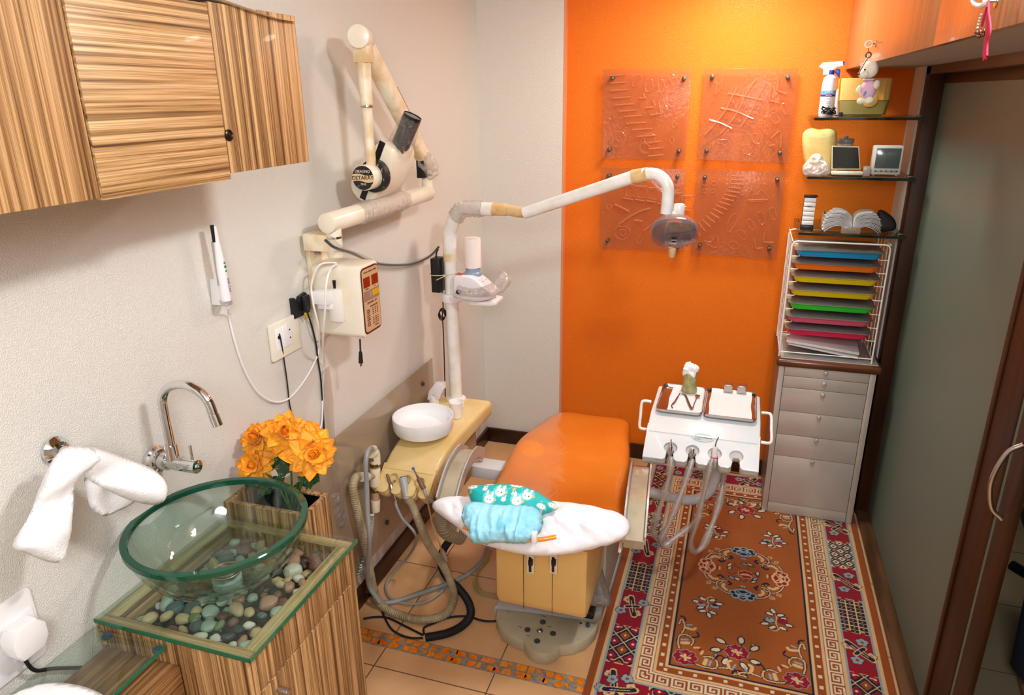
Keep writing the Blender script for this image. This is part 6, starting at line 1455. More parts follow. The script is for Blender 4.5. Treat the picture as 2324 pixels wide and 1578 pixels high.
MB().box((cxn - .042, 3.325, Z3 + .0005), (cxn + .034, 3.331, Z3 + .028), .001).box((cxn - .042, 3.331, Z3 + .0005), (cxn + .034, 3.40, Z3 + .004)).build('stand', simple('acr_stand', 'b8a894', .1, alpha=.45), nk)
m = MB(); puff(m, [(1992, 480), (2005, 478), (2025, 492), (2034, 508), (2030, 522), (2005, 528), (1985, 520)], (.56, 3.42, Z3 + .03), (0, -1, .1), .02, .005, wrinkle=.006)
for v in m.bm.verts: v.co.z = max(v.co.z, Z3 + .001)
m.build('dark_pouch', simple('pouch', '2a2628', .6), None, ('dark folded pouch at the right end of the lowest shelf', 'pouch'), sharp=180)

# ---------------------------------------------------------------- laminate cabinet over the door, upper right
q1 = P(1917, 158, y=3.69); q2 = P(2122, 118, x=q1.x)
CXR = q1.x
cr_ = thing('overhead_cabinet', (.55, 2.6, 2.12), 'orange-brown laminate cabinet hanging high on the right above the door', 'cabinet')
ZB = q1.z
MB().box((CXR + .02, .9, ZB + .002), (.698, 3.695, ZC - .002)).build('body', 'soffit_grey', cr_)
ysp = P(2125, 60, x=CXR).y
MB().box((CXR, ysp + .002, ZB), (CXR + .018, 3.692, 2.5), .001).build('door', 'laminate', cr_)
MB().box((CXR, ysp - .62, ZB), (CXR + .018, ysp - .002, 2.5), .001).build('door', 'laminate', cr_)
def key(px, py, name, lab):
    q = P(px, py, x=CXR)
    k = thing(name, q, lab, 'key')
    MB().cyl((CXR - .002, q.y, q.z), (CXR, q.y, q.z), .011, seg=24, bev=.0005).build('lock_plate', 'steel', k)
    MB().cyl((CXR - .002, q.y, q.z), (CXR - .022, q.y, q.z), .002, seg=10).build('shaft', 'steel', k)
    return k, q
kb, kq = key(1988, 99, 'cabinet_key', 'steel key sticking out of the lock of the far laminate door')
bw_ = P(1971, 100, x=CXR - .03)
MB().lathe([(.009, -.001), (.0125, -.001), (.0125, .001), (.009, .001)], bw_, (0, -1, .1), 26, closed=True, cap=False).build('bow', 'steel_dark', kb)
MB().cyl(bw_ + Vector((.008, 0, 0)), (CXR - .002, kq.y, kq.z), .002, seg=10).build('shaft', 'steel_dark', kb)
tbn = thing('toy_bear', bw_ - Vector((0, 0, .16)), 'small white plush bear in a pink suit hanging from the cabinet key', 'plush toy')
YBr = bw_.y
def bp(px, py, dy=0): return P(px, py, y=YBr + dy)
simple('plush', 'efe8d2', .95, bump=1, bscale=350, sheen=.5); simple('pink_suit', 'dfb3cc', .9, bump=.8, bscale=400, sheen=.3); simple('pink_ear', 'e2bcc4', .9)
sc_px = (bp(2000, 180) - bp(1990, 180)).length / 10
def ell(m, px, py, rx_, rz_, dy=0, ry=None, rot=0):
    c = bp(px, py, dy); m.sph(c, (rx_ * sc_px, (ry or rx_) * sc_px, rz_ * sc_px), 20, Matrix.Rotation(rot, 4, 'Y')); return m
m = MB(); ell(m, 1973, 158, 21, 21); ell(m, 1960, 168, 13, 11, -.02)
m.build('head', 'plush', tbn, sharp=180)
MB().sph(bp(1957, 148, 0), (5 * sc_px, 4 * sc_px, 5.5 * sc_px), 14).build('ear', 'pink_ear', tbn); MB().sph(bp(1986, 148, 0), (6.5 * sc_px, 4 * sc_px, 7.5 * sc_px), 14).build('ear', 'pink_ear', tbn)
MB().sph(bp(1949, 168, -.028), (3.2 * sc_px,) * 3, 12).build('nose', 'black', tbn); MB().sph(bp(1963, 158, -.042), (2.2 * sc_px,) * 3, 12).build('eye', 'black', tbn)
m = MB(); ell(m, 1970, 205, 19, 25, 0, 15); m.build('suit', 'pink_suit', tbn, sharp=180)
m = MB(); m.lathe([(10 * sc_px, 0), (14 * sc_px, 2 * sc_px), (13 * sc_px, 5 * sc_px), (9 * sc_px, 5 * sc_px)], bp(1971, 184), (0, 0, 1), 24, closed=True, cap=False); m.build('collar', 'pink_suit', tbn)
for (a, b, r1, r2, dy, ro) in ((1949, 203, 6, 10, -.01, .3), (1990, 192, 8, 11, -.02, .1)):
    m = MB(); ell(m, a, b, r1, r2, dy, None, ro); m.build('arm', 'plush', tbn, sharp=180)
for (a, b, r1, r2, dy) in ((1954, 229, 10, 8, -.02), (1972, 228, 11, 9, -.025)):
    m = MB(); ell(m, a, b, r1, r2, dy, None, -.4); m.build('leg', 'plush', tbn, sharp=180)
m = MB(); q = bp(1963, 212, -.046); m.sph(q, (3 * sc_px, 1.5 * sc_px, 6 * sc_px), 10, Matrix.Rotation(.4, 4, 'Y')); m.build('motif', simple('motif', '6a8aa8', .7), tbn)
k2 = bp(1971, 125)
MB().lathe([(.006, -.001), (.0105, -.001), (.0105, .001), (.006, .001)], k2, (.2, -1, 0), 24, closed=True, cap=False).tube([bw_ - Vector((0, 0, .011)), k2 + Vector((0, 0, .009))], .0012, 6, 0).build('key_ring', 'steel_dark', tbn)
MB().cyl(k2 + Vector((-.004, -.03, -.006)), bp(1948, 168, -.05), .002, seg=8).build('spare_key', 'steel', tbn)
MB().tube([k2 - Vector((0, 0, .008)), bp(1972, 140)], .001, 6, 0).build('loop', 'plush', tbn)
# red tassel with bells on the nearer door
k3, q3 = key(2262, 2, 'cabinet_key', 'steel key in the lock of the near laminate door at the right edge')
ts = thing('tassel_charm', q3 - Vector((.03, 0, .1)), 'red thread tassel with a white ring and tiny bells on the near cabinet door', 'tassel')
XT = CXR - .028
def tpn(px, py): return P(px, py, x=XT)
MB().tube([tpn(2224 + 15 * math.cos(a), -1 + 14 * math.sin(a)) for a in [2 * PI * i / 16 for i in range(16)]], .0045, 12, 2, closed=True).build('white_ring', 'white_plastic', ts)
simple('red_thread', 'a80f30', .8, c2='840a24', vscale=90, stretch=(4, 4, .4))
m = MB(); rt = random.Random(1)
for i in range(16):
    a = rt.uniform(-1, 1)
    m.tube([tpn(2244, 0), tpn(2243 + a, 25), tpn(2243 + a * 4, 45), tpn(2244 + a * 5, 70), tpn(2238 + a * 4, 100), tpn(2236 + a * 5, 125 + rt.uniform(-6, 14))], .0016, 6, 4)
m.tube([tpn(2240, 15), tpn(2232, 45), tpn(2228, 60)], .002, 6, 4)
m.build('red_threads', 'red_thread', ts)
for i, (a, b) in enumerate(((2228, 33), (2225, 41), (2223, 48), (2221, 55), (2219, 63))): MB().sph(tpn(a, b), .0027, 10).build('bead', simple('bead_gold', 'd8c8b0', .3, .4) if i == 0 else 'bead_gold', ts)
for i, (a, b) in enumerate(((2217, 73), (2225, 72), (2222, 82), (2234, 70), (2231, 78))): MB().sph(tpn(a, b), .0037, 12).build('bell', simple('bell', '8a5a4a', .2, .9) if i == 0 else 'bell', ts)

# ---------------------------------------------------------------- glass art panels on the orange wall
YG = 3.665
ART = m = None
def art_mat():
    m, N, L, b = new('art_glass')
    tr = N.new('ShaderNodeBsdfTransparent'); tr.inputs[0].default_value = srgb('f2ebe4')
    gl = N.new('ShaderNodeBsdfPrincipled'); gl.inputs['Base Color'].default_value = srgb('d6946a'); gl.inputs['Roughness'].default_value = .12; gl.inputs['Specular IOR Level'].default_value = .8
    tc = N.new('ShaderNodeTexCoord'); n = N.new('ShaderNodeTexNoise'); n.inputs['Scale'].default_value = 60; n.inputs['Detail'].default_value = 3; L.new(tc.outputs['Object'], n.inputs['Vector'])
    bp = N.new('ShaderNodeBump'); bp.inputs['Strength'].default_value = .5; bp.inputs['Distance'].default_value = .004; L.new(n.outputs['Fac'], bp.inputs['Height']); L.new(bp.outputs[0], gl.inputs['Normal'])
    mx = N.new('ShaderNodeMixShader'); mx.inputs[0].default_value = .15; L.new(tr.outputs[0], mx.inputs[1]); L.new(gl.outputs[0], mx.inputs[2])
    L.new(mx.outputs[0], N['Material Output'].inputs['Surface'])
art_mat()
def relief_mat():
    m, N, L, b = new('relief_glass')
    tr = N.new('ShaderNodeBsdfTransparent'); tr.inputs[0].default_value = srgb('f2d8cc')
    gl = N.new('ShaderNodeBsdfPrincipled'); gl.inputs['Roughness'].default_value = .06; gl.inputs['Base Color'].default_value = srgb('e8a87c'); gl.inputs['Specular IOR Level'].default_value = 1; gl.inputs['Coat Weight'].default_value = 1
    mx = N.new('ShaderNodeMixShader'); mx.inputs[0].default_value = .33; L.new(tr.outputs[0], mx.inputs[1]); L.new(gl.outputs[0], mx.inputs[2])
    L.new(mx.outputs[0], N['Material Output'].inputs['Surface'])
relief_mat()
PAN = [([(1370, 157), (1571, 158), (1556, 364), (1366, 360)], 'upper left', [(1389, 177), (1552, 178), (1382, 340), (1540, 343)]),
       ([(1599, 155), (1812, 156), (1788, 371), (1583, 362)], 'upper right', [(1616, 174), (1788, 175), (1603, 342), (1770, 347)]),
       ([(1365, 380), (1556, 384), (1553, 572), (1361, 564)], 'lower left', [(1381, 399), (1537, 401), (1378, 547), (1538, 560)]),
       ([(1582, 385), (1784, 390), (1763, 588), (1569, 577)], 'lower right', [(1599, 403), (1764, 408), (1588, 558), (1746, 565)])]
def gp(px, py, dy=0): return P(px, py, y=YG - .006 - dy)
def bar(m, a, b, w=.0045):
    A, B = gp(*a), gp(*b); m.tube([A, A.lerp(B, .5), B], w, 8, 2)
def blob(m, pts, w=.003, closed=True):
    m.tube([gp(*p) for p in pts], w, 7, 3, closed=closed)
def zpx(x0, y0, s=500 / 1610.): return (1340 + x0 * s, 130 + y0 * s)
REL = {0: [], 1: [], 2: [], 3: []}
def Z(*a): return [zpx(*p) for p in a]
st = [(200, 130, 110), (205, 185, 115), (215, 240, 125), (230, 295, 130), (250, 345, 135), (275, 390, 130), (310, 430, 135), (335, 480, 150), (380, 525, 150), (410, 575, 140), (470, 620, 85), (480, 665, 110), (480, 718, 120)]
for x, y, w_ in st: REL[0].append(('bar', zpx(x - w_ / 2, y + 6), zpx(x + w_ / 2, y - 4)))
for pts in ([(340, 130), (375, 145), (350, 205), (310, 210), (305, 190)], [(410, 170), (450, 165), (455, 230), (430, 252), (402, 240)], [(500, 170), (530, 168), (545, 235), (525, 255), (498, 245)], [(570, 140), (600, 122), (640, 180), (625, 205), (600, 200)],
            [(545, 270), (635, 262), (640, 350), (550, 355)], [(575, 300), (610, 300), (612, 325), (590, 322)], [(165, 560), (230, 545), (258, 600), (225, 655), (165, 640)], [(185, 600), (205, 575), (225, 600), (205, 620), (195, 605)], [(400, 565), (465, 565), (465, 625), (400, 625)], [(385, 625), (440, 660), (415, 705), (362, 675)],
            [(605, 475), (640, 498), (605, 515)], [(575, 600), (605, 585), (600, 638)], [(140, 420), (180, 435), (150, 460)]): REL[0].append(('blob', Z(*pts)))
for a, b in (((455, 310), (470, 355)), ((400, 370), (470, 365)), ((500, 330), (515, 415)), ((440, 425), (515, 412)), ((385, 262), (400, 300)), ((355, 300), (400, 300))): REL[0].append(('bar', zpx(*a), zpx(*b)))
for pts in ([(1075, 215), (1030, 300), (980, 400), (900, 500), (835, 570)], [(1205, 170), (1140, 260), (1090, 370), (1030, 470), (950, 560)], [(1285, 185), (1225, 290), (1185, 380), (1140, 450), (1100, 510)], [(1005, 265), (1120, 285), (1260, 315)], [(950, 370), (1060, 395), (1190, 450)], [(870, 455), (950, 480), (1035, 520)]): REL[1].append(('line', Z(*pts)))
for pts in ([(1395, 350), (1425, 340), (1448, 400), (1420, 415)], [(1310, 420), (1350, 410), (1382, 465), (1345, 485)], [(1240, 500), (1280, 490), (1320, 545), (1285, 565)], [(1175, 570), (1215, 562), (1250, 610), (1225, 635), (1180, 610)], [(1105, 650), (1145, 640), (1185, 690), (1160, 712), (1110, 690)],
            [(905, 170), (940, 200), (970, 150), (950, 230), (905, 275), (925, 220)], [(930, 605), (1010, 610), (1005, 685), (980, 640), (930, 630)], [(865, 690), (900, 660), (885, 630)]): REL[1].append(('blob', Z(*pts)))
for a, b in (((1375, 155), (1365, 240)), ((1365, 245), (1435, 270)), ((1320, 215), (1305, 310)), ((1305, 315), (1380, 335)), ((1380, 540), (1320, 595)), ((1395, 560), (1390, 660)), ((1310, 650), (1350, 640))): REL[1].append(('bar', zpx(*a), zpx(*b)))
for i in range(6):
    x, y = 290 + i * 85, 970 + i * 15 + abs(i - 2) * 5; REL[2].append(('blob', Z((x - 25, y - 30), (x + 35, y - 25), (x + 30, y + 35), (x - 30, y + 28)))); REL[2].append(('bar', zpx(x - 45, y - 45), zpx(x + 40, y - 45))); REL[2].append(('bar', zpx(x - 50, y + 50), zpx(x + 20, y + 62)))
for pts in ([(220, 1240), (270, 1240), (290, 1290), (230, 1335), (175, 1290), (200, 1235)], [(215, 1270), (245, 1260), (260, 1290), (230, 1305)], [(330, 1330), (380, 1315), (365, 1365)], [(115, 1085), (155, 1080), (140, 1115)]): REL[2].append(('blob', Z(*pts)))
for pts in ([(175, 1075), (230, 1100), (285, 1130)], [(210, 1220), (300, 1160), (380, 1120), (440, 1105)], [(320, 1190), (380, 1200)], [(390, 1270), (430, 1240), (450, 1220)]): REL[2].append(('line', Z(*pts)))
for i in range(15):
    t = i / 14; x = 1080 - 300 * t ** 1.6; y = 870 + 400 * t; an = .05 + 1.0 * t * t; w_ = 48 - 8 * t
    REL[3].append(('bar', zpx(x - w_ * math.cos(an), y - w_ * math.sin(an)), zpx(x + w_ * math.cos(an), y + w_ * math.sin(an))))
for x, y in ((838, 922), (903, 925), (838, 980), (895, 980)): REL[3].append(('blob', Z((x - 14, y - 12), (x + 14, y - 12), (x + 14, y + 12), (x - 14, y + 12))))
for pts in ([(1310, 1115), (1345, 1100), (1360, 1170), (1330, 1185)], [(1215, 1150), (1255, 1135), (1278, 1200), (1245, 1220)], [(1140, 1200), (1170, 1188), (1205, 1240), (1185, 1262)], [(1070, 1280), (1110, 1265), (1140, 1310), (1115, 1335)], [(1010, 1360), (1050, 1345), (1095, 1385), (1060, 1402), (1015, 1385)], [(1145, 1050), (1180, 970), (1215, 1010), (1250, 970), (1300, 1045)], [(1000, 1290), (1015, 1180), (1080, 1140), (1060, 1220)], [(830, 1340), (880, 1350), (920, 1300), (930, 1390), (870, 1375)]): REL[3].append(('blob', Z(*pts)))
for a, b in (((1200, 1320), (1210, 1395)), ((1210, 1400), (1260, 1395)), ((1275, 1280), (1265, 1350)), ((1265, 1352), (1340, 1355)), ((1150, 1045), (1300, 1040))): REL[3].append(('bar', zpx(*a), zpx(*b)))
for i, (cr4, nm, studs) in enumerate(PAN):
    c4 = [P(a, b, y=YG) for a, b in cr4]
    t = thing('glass_artwork', sum(c4, Vector()) / 4, '%s relief glass panel held by four steel studs on the orange wall' % nm, 'artwork', 'relief glass panels on the orange wall')
    MB().prism([(p.x, p.z) for p in c4], -YG - .005, -YG + .005, MY, .0015).build('pane', 'art_glass', t)
    m = MB()
    for r in REL[i]:
        if r[0] == 'bar': bar(m, r[1], r[2])
        elif r[0] == 'blob': blob(m, r[1], .0024)
        else: blob(m, r[1], .0055, False)
    m.build('relief', 'relief_glass', t)
    for a, b in studs:
        q = P(a, b, y=YG - .012); MB().cyl((q.x, YO - .001, q.z), (q.x, YG - .016, q.z), .0092, bev=.001, seg=20).build('stud', 'steel_dark', t)

# ---------------------------------------------------------------- sliding door stiles, handle, outer room
s_ = MB().box((.700, 1.925, .025), (.74, 2.10, 2.03), .004).box((.694, 2.075, .03), (.70, 2.095, 2.0), .001); st_ = s_.build('door_2', 'dark_wood'); st_['kind'] = 'structure'
MB().box((.705, 1.899, .025), (.709, 1.9245, 2.03)).build('glass_edge', simple('pale_glass_edge', '66756a', .3), st_)
s_ = MB().box((.700, 1.805, .0), (.716, 1.898, 2.03), .003); s_ = s_.build('door_3', 'dark_wood'); s_['kind'] = 'structure'
A, B = P(2312, 1008, x=.69), P(2264, 1178, x=.69)
yv = 1.90
A.y, B.y = max(A.y, 1.83), max(B.y, 1.83)
hh = [Vector((.70, A.y, A.z)), Vector((.672, A.y + .004, A.z - .03)), Vector((.655, (A.y + B.y) / 2, (A.z + B.z) / 2)), Vector((.672, B.y + .004, B.z + .03)), Vector((.70, B.y, B.z))]
MB().tube(hh, .0052, 14, 8, flat=1.2).build('door_handle', 'steel', s_)
# person and stool glimpsed through the doorway
pe = thing('person', (1.0, 2.38, 0), 'person in dark trousers, only one bare foot and a trouser hem showing at the doorway', 'person')
simple('skin', 'b98468', .5, c2='a8745a', vscale=20, sss=.15); simple('trouser', '1a2236', .85, bump=.4, bscale=200)
fx = P(2352, 1590, z=.03); fx.z = 0
def fring(y, w_, h_, zc_=None, xo=0): return [Vector((fx.x + xo + w_ * math.cos(2 * PI * j / 18), fx.y + y, max(.001, h_ / 2 + h_ / 2 * math.sin(2 * PI * j / 18)))) for j in range(18)]
m = MB().rings([fring(-.15, .02, .02, xo=-.01), fring(-.14, .036, .03, xo=-.008), fring(-.10, .045, .038), fring(-.05, .044, .05), fring(0, .038, .068), fring(.04, .034, .085), fring(.075, .032, .085), fring(.10, .02, .06)])
m.rings([[Vector((fx.x + r_ * math.cos(a), fx.y + .045 + r_ * 1.15 * math.sin(a), z)) for a in [2 * PI * j / 18 for j in range(18)]] for r_, z in ((.034, .05), (.031, .09), (.034, .14), (.05, .25), (.056, .34), (.052, .45), (.06, .52), (.075, .62), (.085, .8))])
for i in range(5):
    xx = fx.x - .036 + i * .016; L = (.035, .032, .03, .026, .022)[i] if 1 else 0
    m.tube([(xx, fx.y - .135, .014), (xx - .001, fx.y - .155, .016), (xx - .001, fx.y - .155 - L * .4, .010)], .0085 - .0008 * i, 10, 3)
# the rest of the standing figure, out of the photo's frame behind the door stile
bx_, by_ = fx.x + .10, fx.y + .06
def ell_(cx_, cy_, z, a_, b__): return [Vector((cx_ + a_ * math.cos(t), cy_ + b__ * math.sin(t), z)) for t in [2 * PI * j / 20 for j in range(20)]]
m.rings([ell_(bx_ + .10, by_, z, r_, r_ * 1.1) for r_, z in ((.034, .02), (.031, .09), (.034, .14), (.05, .25), (.056, .34), (.052, .45), (.06, .52), (.075, .62), (.085, .86))])
m.rings([ell_(bx_ + .10, by_ - .05, z, a_, b__) for a_, b__, z in ((.03, .09, .002), (.042, .12, .012), (.04, .11, .03), (.032, .06, .06), (.03, .04, .08))])
m.rings([ell_(bx_, by_, z, a_, b__) for a_, b__, z in ((.12, .08, .82), (.165, .11, .88), (.16, .105, .98), (.14, .095, 1.08), (.16, .105, 1.22), (.18, .11, 1.33), (.17, .09, 1.40), (.08, .06, 1.44), (.052, .055, 1.47), (.05, .055, 1.51), (.062, .075, 1.54), (.074, .092, 1.60), (.076, .096, 1.66), (.06, .08, 1.72), (.02, .03, 1.745))])
for s_ in (-1, 1):
    m.tube([(bx_ + s_ * .16, by_, 1.37), (bx_ + s_ * .21, by_ + .01, 1.22), (bx_ + s_ * .225, by_ - .02, 1.08), (bx_ + s_ * .22, by_ - .09, .93), (bx_ + s_ * .215, by_ - .12, .86)], lambda t: .047 - .022 * t, 14, 5)
    for i in range(4): m.tube([(bx_ + s_ * .215, by_ - .14 + i * .017, .865), (bx_ + s_ * .213, by_ - .15 + i * .018, .82), (bx_ + s_ * .205, by_ - .145 + i * .018, .785 + .004 * abs(i - 1))], .008, 8, 3)
    m.tube([(bx_ + s_ * .21, by_ - .14, .87), (bx_ + s_ * .195, by_ - .165, .845), (bx_ + s_ * .19, by_ - .168, .82)], .009, 8, 3)
    m.sph((bx_ + s_ * .078, by_, 1.61), (.01, .018, .028), 10)
m.sph((bx_, by_ - .1, 1.595), (.012, .016, .02), 10)
m.build('body', 'skin', pe, sharp=180)
for s_ in (-1, 1): MB().sph((bx_ + s_ * .03, by_ - .083, 1.625), .012, 10).build('eye', 'black', pe)
MB().sph((bx_, by_ + .012, 1.67), (.084, .1, .085), 18).build('hair', simple('hair', '1c1410', .7), pe)
m = MB().rings([ell_(bx_, by_, z, a_, b__) for a_, b__, z in ((.172, .118, .84), (.17, .115, .98), (.15, .105, 1.08), (.17, .115, 1.22), (.19, .12, 1.33), (.178, .1, 1.405), (.085, .068, 1.44))], cap=False)
for s_ in (-1, 1): m.tube([(bx_ + s_ * .15, by_, 1.375), (bx_ + s_ * .21, by_ + .01, 1.22), (bx_ + s_ * .226, by_ - .015, 1.10)], lambda t: .062 - .012 * t, 16, 5)
m.build('shirt', simple('shirt', '39414c', .85), pe, sharp=180)
m = MB().rings([ell_(bx_ + .10, by_, z, r_, r_ * 1.1) for r_, z in ((.062, .09), (.068, .10), (.072, .2), (.078, .35), (.082, .5), (.095, .7), (.10, .86))], cap=False).rings([ell_(bx_, by_, z, a_, b__) for a_, b__, z in ((.14, .10, .76), (.19, .125, .84), (.178, .12, .93), (.165, .112, 1.0))], cap=False)
m.build('trouser_leg', 'trouser', pe, sharp=180)
m = MB().rings([[Vector((fx.x + r_ * math.cos(a) * (1 + .08 * math.sin(3 * a)), fx.y + .05 + r_ * 1.1 * math.sin(a), z)) for a in [2 * PI * j / 26 for j in range(26)]] for r_, z in ((.062, .09), (.068, .10), (.072, .2), (.078, .35), (.082, .5), (.095, .7), (.10, .86))], cap=False)
m.build('trouser_leg', 'trouser', pe, sharp=180)
sc_ = thing('stool', (1.45, 3.15, 0), 'dark stool leg and seat edge seen through the doorway at the right edge', 'stool')
A, B = P(2296, 1283, z=.25), P(2324, 1300, z=.25)
MB().tube([A, B, B + (B - A) * 3], .02, 12, 3).build('leg', 'black', sc_)
c = B + (B - A) * 3; MB().cyl((c.x, c.y, .02), (c.x, c.y, .5), .025).cyl((c.x, c.y, .5), (c.x, c.y, .56), .18, bev=.02).build('seat', 'black', sc_)
# ---------------------------------------------------------------- rug
RX0, RX1, RYA, RYB = -.378, .664, 1.86, 3.672
RES = .0026
NX, NY = int((RX1 - RX0) / RES), int((RYB - RYA) / RES)
gx = RX0 + (np.arange(NX + 1)) * (RX1 - RX0) / NX; gy = RYA + (np.arange(NY + 1)) * (RYB - RYA) / NY
GX, GY = np.meshgrid(gx, gy, indexing='ij')
C3 = {k: np.array(srgb(v)[:3]) for k, v in dict(rust='924816', field='9a521c', cream='d2b080', white='d8c8ac', navy='141c34', red='8e0c22', sky='8aa0a8', brown='8c4a18').items()}
IMG = np.zeros((NX + 1, NY + 1, 3)) + C3['rust']
XCn, YCn = .148, 2.765
AX = np.abs(GX - XCn); AYv = np.abs(GY - YCn)
HXo, HYo = (RX1 - RX0) / 2, (RYB - RYA) / 2
e = np.minimum(HXo - np.abs(GX - (RX0 + RX1) / 2), HYo - np.abs(GY - (RYA + RYB) / 2))      # distance from the rug edge
side_x = (HXo - np.abs(GX - (RX0 + RX1) / 2)) < (HYo - np.abs(GY - (RYA + RYB) / 2))         # long-side border
def put(mask, c): IMG[mask] = C3[c]
put(e > .030, 'cream'); put(e > .042, 'sky'); put(e > .050, 'red'); put(e > .148, 'sky'); put(e > .156, 'cream'); put(e > .168, 'rust')
put(e > .222, 'cream'); put(e > .232, 'rust'); put(e > .262, 'cream'); put(e > .272, 'navy'); put(e > .281, 'field')
S = np.where(side_x, GY - RYA, GX - RX0)          # running coordinate along the border
# greek key
kb_ = (e > .170) & (e <= .220)
ku = (S / .058) % 1; kv = (e - .172) / .046
rows = ["1111111111", "1000000001", "1011111101", "1010000101", "1010110101", "1010100101", "1010111101", "1010000001", "1011111111", "0000000000"]
rows = ["11111110", "10000010", "10111010", "10101010", "10100010", "10111110", "10000000", "11111111"]
KT = np.array([[int(c) for c in r] for r in rows])
ki = np.clip((kv * 8).astype(int), 0, 7); kj = np.clip((ku * 8).astype(int), 0, 7)
put(kb_ & (KT[ki, kj] == 1), 'white')
# squares in the brown guard stripe
sq = (e > .241) & (e < .254) & (((S / .052) % 1) < .26); put(sq, 'white')
# main border compartments
mb_ = (e > .050) & (e <= .148); v = (e - .099); per = .42; ph_ = ((S - .02) / per); seg = np.floor(ph_).astype(int); fr_ = (ph_ - seg) * per   # 0..per along one compartment pair
zig = .012 * (np.floor(np.abs(v) / .016) % 2)
lat = mb_ & (fr_ > .205 + zig) & (fr_ < .405 - zig)
put(mb_ & (np.abs(fr_ - .205 - zig) < .004), 'cream'); put(mb_ & (np.abs(fr_ - .405 + zig) < .004), 'cream')
k1 = lat & (seg % 3 == 1); k2 = lat & (seg % 3 == 2); k3 = lat & (seg % 3 == 0)
# cell lattice
put(k1, 'navy'); a = ((v + .05) / .034) % 1; b = (fr_ / .022) % 1
put(k1 & ((a < .12) | (b < .16)), 'cream'); cc2 = (np.abs(a - .56) < .13) & (np.abs(b - .58) < .2) & (np.abs(a - .56) * 1.4 + np.abs(b - .58) < .24)
put(k1 & cc2, 'rust'); put(k1 & (np.abs(a - .56) < .05) & (np.abs(b - .58) < .08), 'white')
# diamonds
def diamonds(mk, p, c1, c2, c3):
    put(mk, 'navy'); u1 = (fr_ / p + v / (p * .9)) % 1; u2 = (fr_ / p - v / (p * .9)) % 1
    put(mk & ((u1 < .07) | (u2 < .07)), 'cream'); q = np.maximum(np.abs(u1 - .535), np.abs(u2 - .535)); q = np.round(q * 18) / 18
    chk = ((np.floor(fr_ / p + v / (p * .9)) + np.floor(fr_ / p - v / (p * .9))) % 2) == 0
    put(mk & (q < .33) & chk, c1); put(mk & (q < .33) & ~chk, c2); put(mk & (q < .10), c3)
diamonds(k3, .078, 'rust', 'red', 'white'); diamonds(k2, .060, 'cream', 'sky', 'red')
w2 = k2 & (((fr_ / .06 + v / .054) % 1 - .535) ** 2 + ((fr_ / .06 - v / .054) % 1 - .535) ** 2 < .1); put(w2, 'white'); put(k2 & (((fr_ / .06 + v / .054) % 1 - .535) ** 2 + ((fr_ / .06 - v / .054) % 1 - .535) ** 2 < .02), 'red')
# red compartments: curling cloud motifs
def disc(cx, cy, r, c, ry=None, rot=0, sel=None):
    dx, dy = GX - cx, GY - cy; ca, sa = math.cos(rot), math.sin(rot)
    m_ = ((dx * ca + dy * sa) / r) ** 2 + ((-dx * sa + dy * ca) / (ry or r)) ** 2 < 1
    if sel is not None: m_ &= sel
    put(m_, c)
def stroke(pts, w_, c, taper=False):
    pts = spline([Vector((p[0], p[1], 0)) for p in pts], 8)
    lo = [min(p[i] for p in pts) - w_ * 2 for i in (0, 1)]; hi = [max(p[i] for p in pts) + w_ * 2 for i in (0, 1)]
    i0, i1 = np.searchsorted(gx, [lo[0], hi[0]]); j0, j1 = np.searchsorted(gy, [lo[1], hi[1]])
    X = GX[i0:i1, j0:j1]; Y = GY[i0:i1, j0:j1]; mk = np.zeros(X.shape, bool)
    for p, q in zip(pts, pts[1:]):
        dx, dy = q.x - p.x, q.y - p.y; t = np.clip(((X - p.x) * dx + (Y - p.y) * dy) / (dx * dx + dy * dy + 1e-12), 0, 1)
        mk |= np.hypot(X - p.x - t * dx, Y - p.y - t * dy) < w_
    IMG[i0:i1, j0:j1][mk] = C3[c]
def loc(cx, cy, ang, sx=1):
    ca, sa = math.cos(ang), math.sin(ang)
    return lambda u, v: (cx + (u * sx) * ca - v * sa, cy + (u * sx) * sa + v * ca)
rm = random.Random(8)
def cloud(cx, cy, ang, kind):
    f = loc(cx, cy, ang); 
    for (u, vv, w3, c) in ((-.03, .028, .0, 'cream'), (.03, .045, 0, 'sky'), (-.028, -.045, 0, 'sky'), (.03, -.028, 0, 'cream')):
        for k in range(5):
            a = k * 1.25; p = f(u + .013 * math.cos(a), vv + .011 * math.sin(a)); disc(p[0], p[1], .0115, 'navy')
        for k in range(5):
            a = k * 1.25; p = f(u + .013 * math.cos(a), vv + .011 * math.sin(a)); disc(p[0], p[1], .0092, c)
        p = f(u, vv); disc(p[0], p[1], .007, 'rust')
    stroke([f(-.028, .05), f(-.01, .02), f(0, 0), f(.012, -.02), f(.03, -.045)], .013, 'cream'); stroke([f(-.026, .046), f(-.01, .02), f(0, 0), f(.012, -.02), f(.028, -.041)], .0095, 'navy')
    if kind: stroke([f(-.02, -.015), f(0, 0), f(.024, .014)], .010, 'cream'); stroke([f(-.018, -.013), f(0, 0), f(.022, .012)], .0065, 'navy')
    stroke([f(-.018, .03), f(.0, .0), f(.018, -.03)], .0018, 'cream')
for sg in (-1, 1):
    for n in range(5):
        yc = RYA + .02 + n * per + .105
        if yc < RYB - .12: cloud((RX0 + .099) if sg < 0 else (RX1 - .099), yc, .3 * sg, n % 2)
for sg in (-1, 1):
    for n in range(3):
        xc = RX0 + .02 + n * per + .105
        cloud(xc, (RYA + .099) if sg < 0 else (RYB - .099), 1.57 + .3 * sg, n % 2)
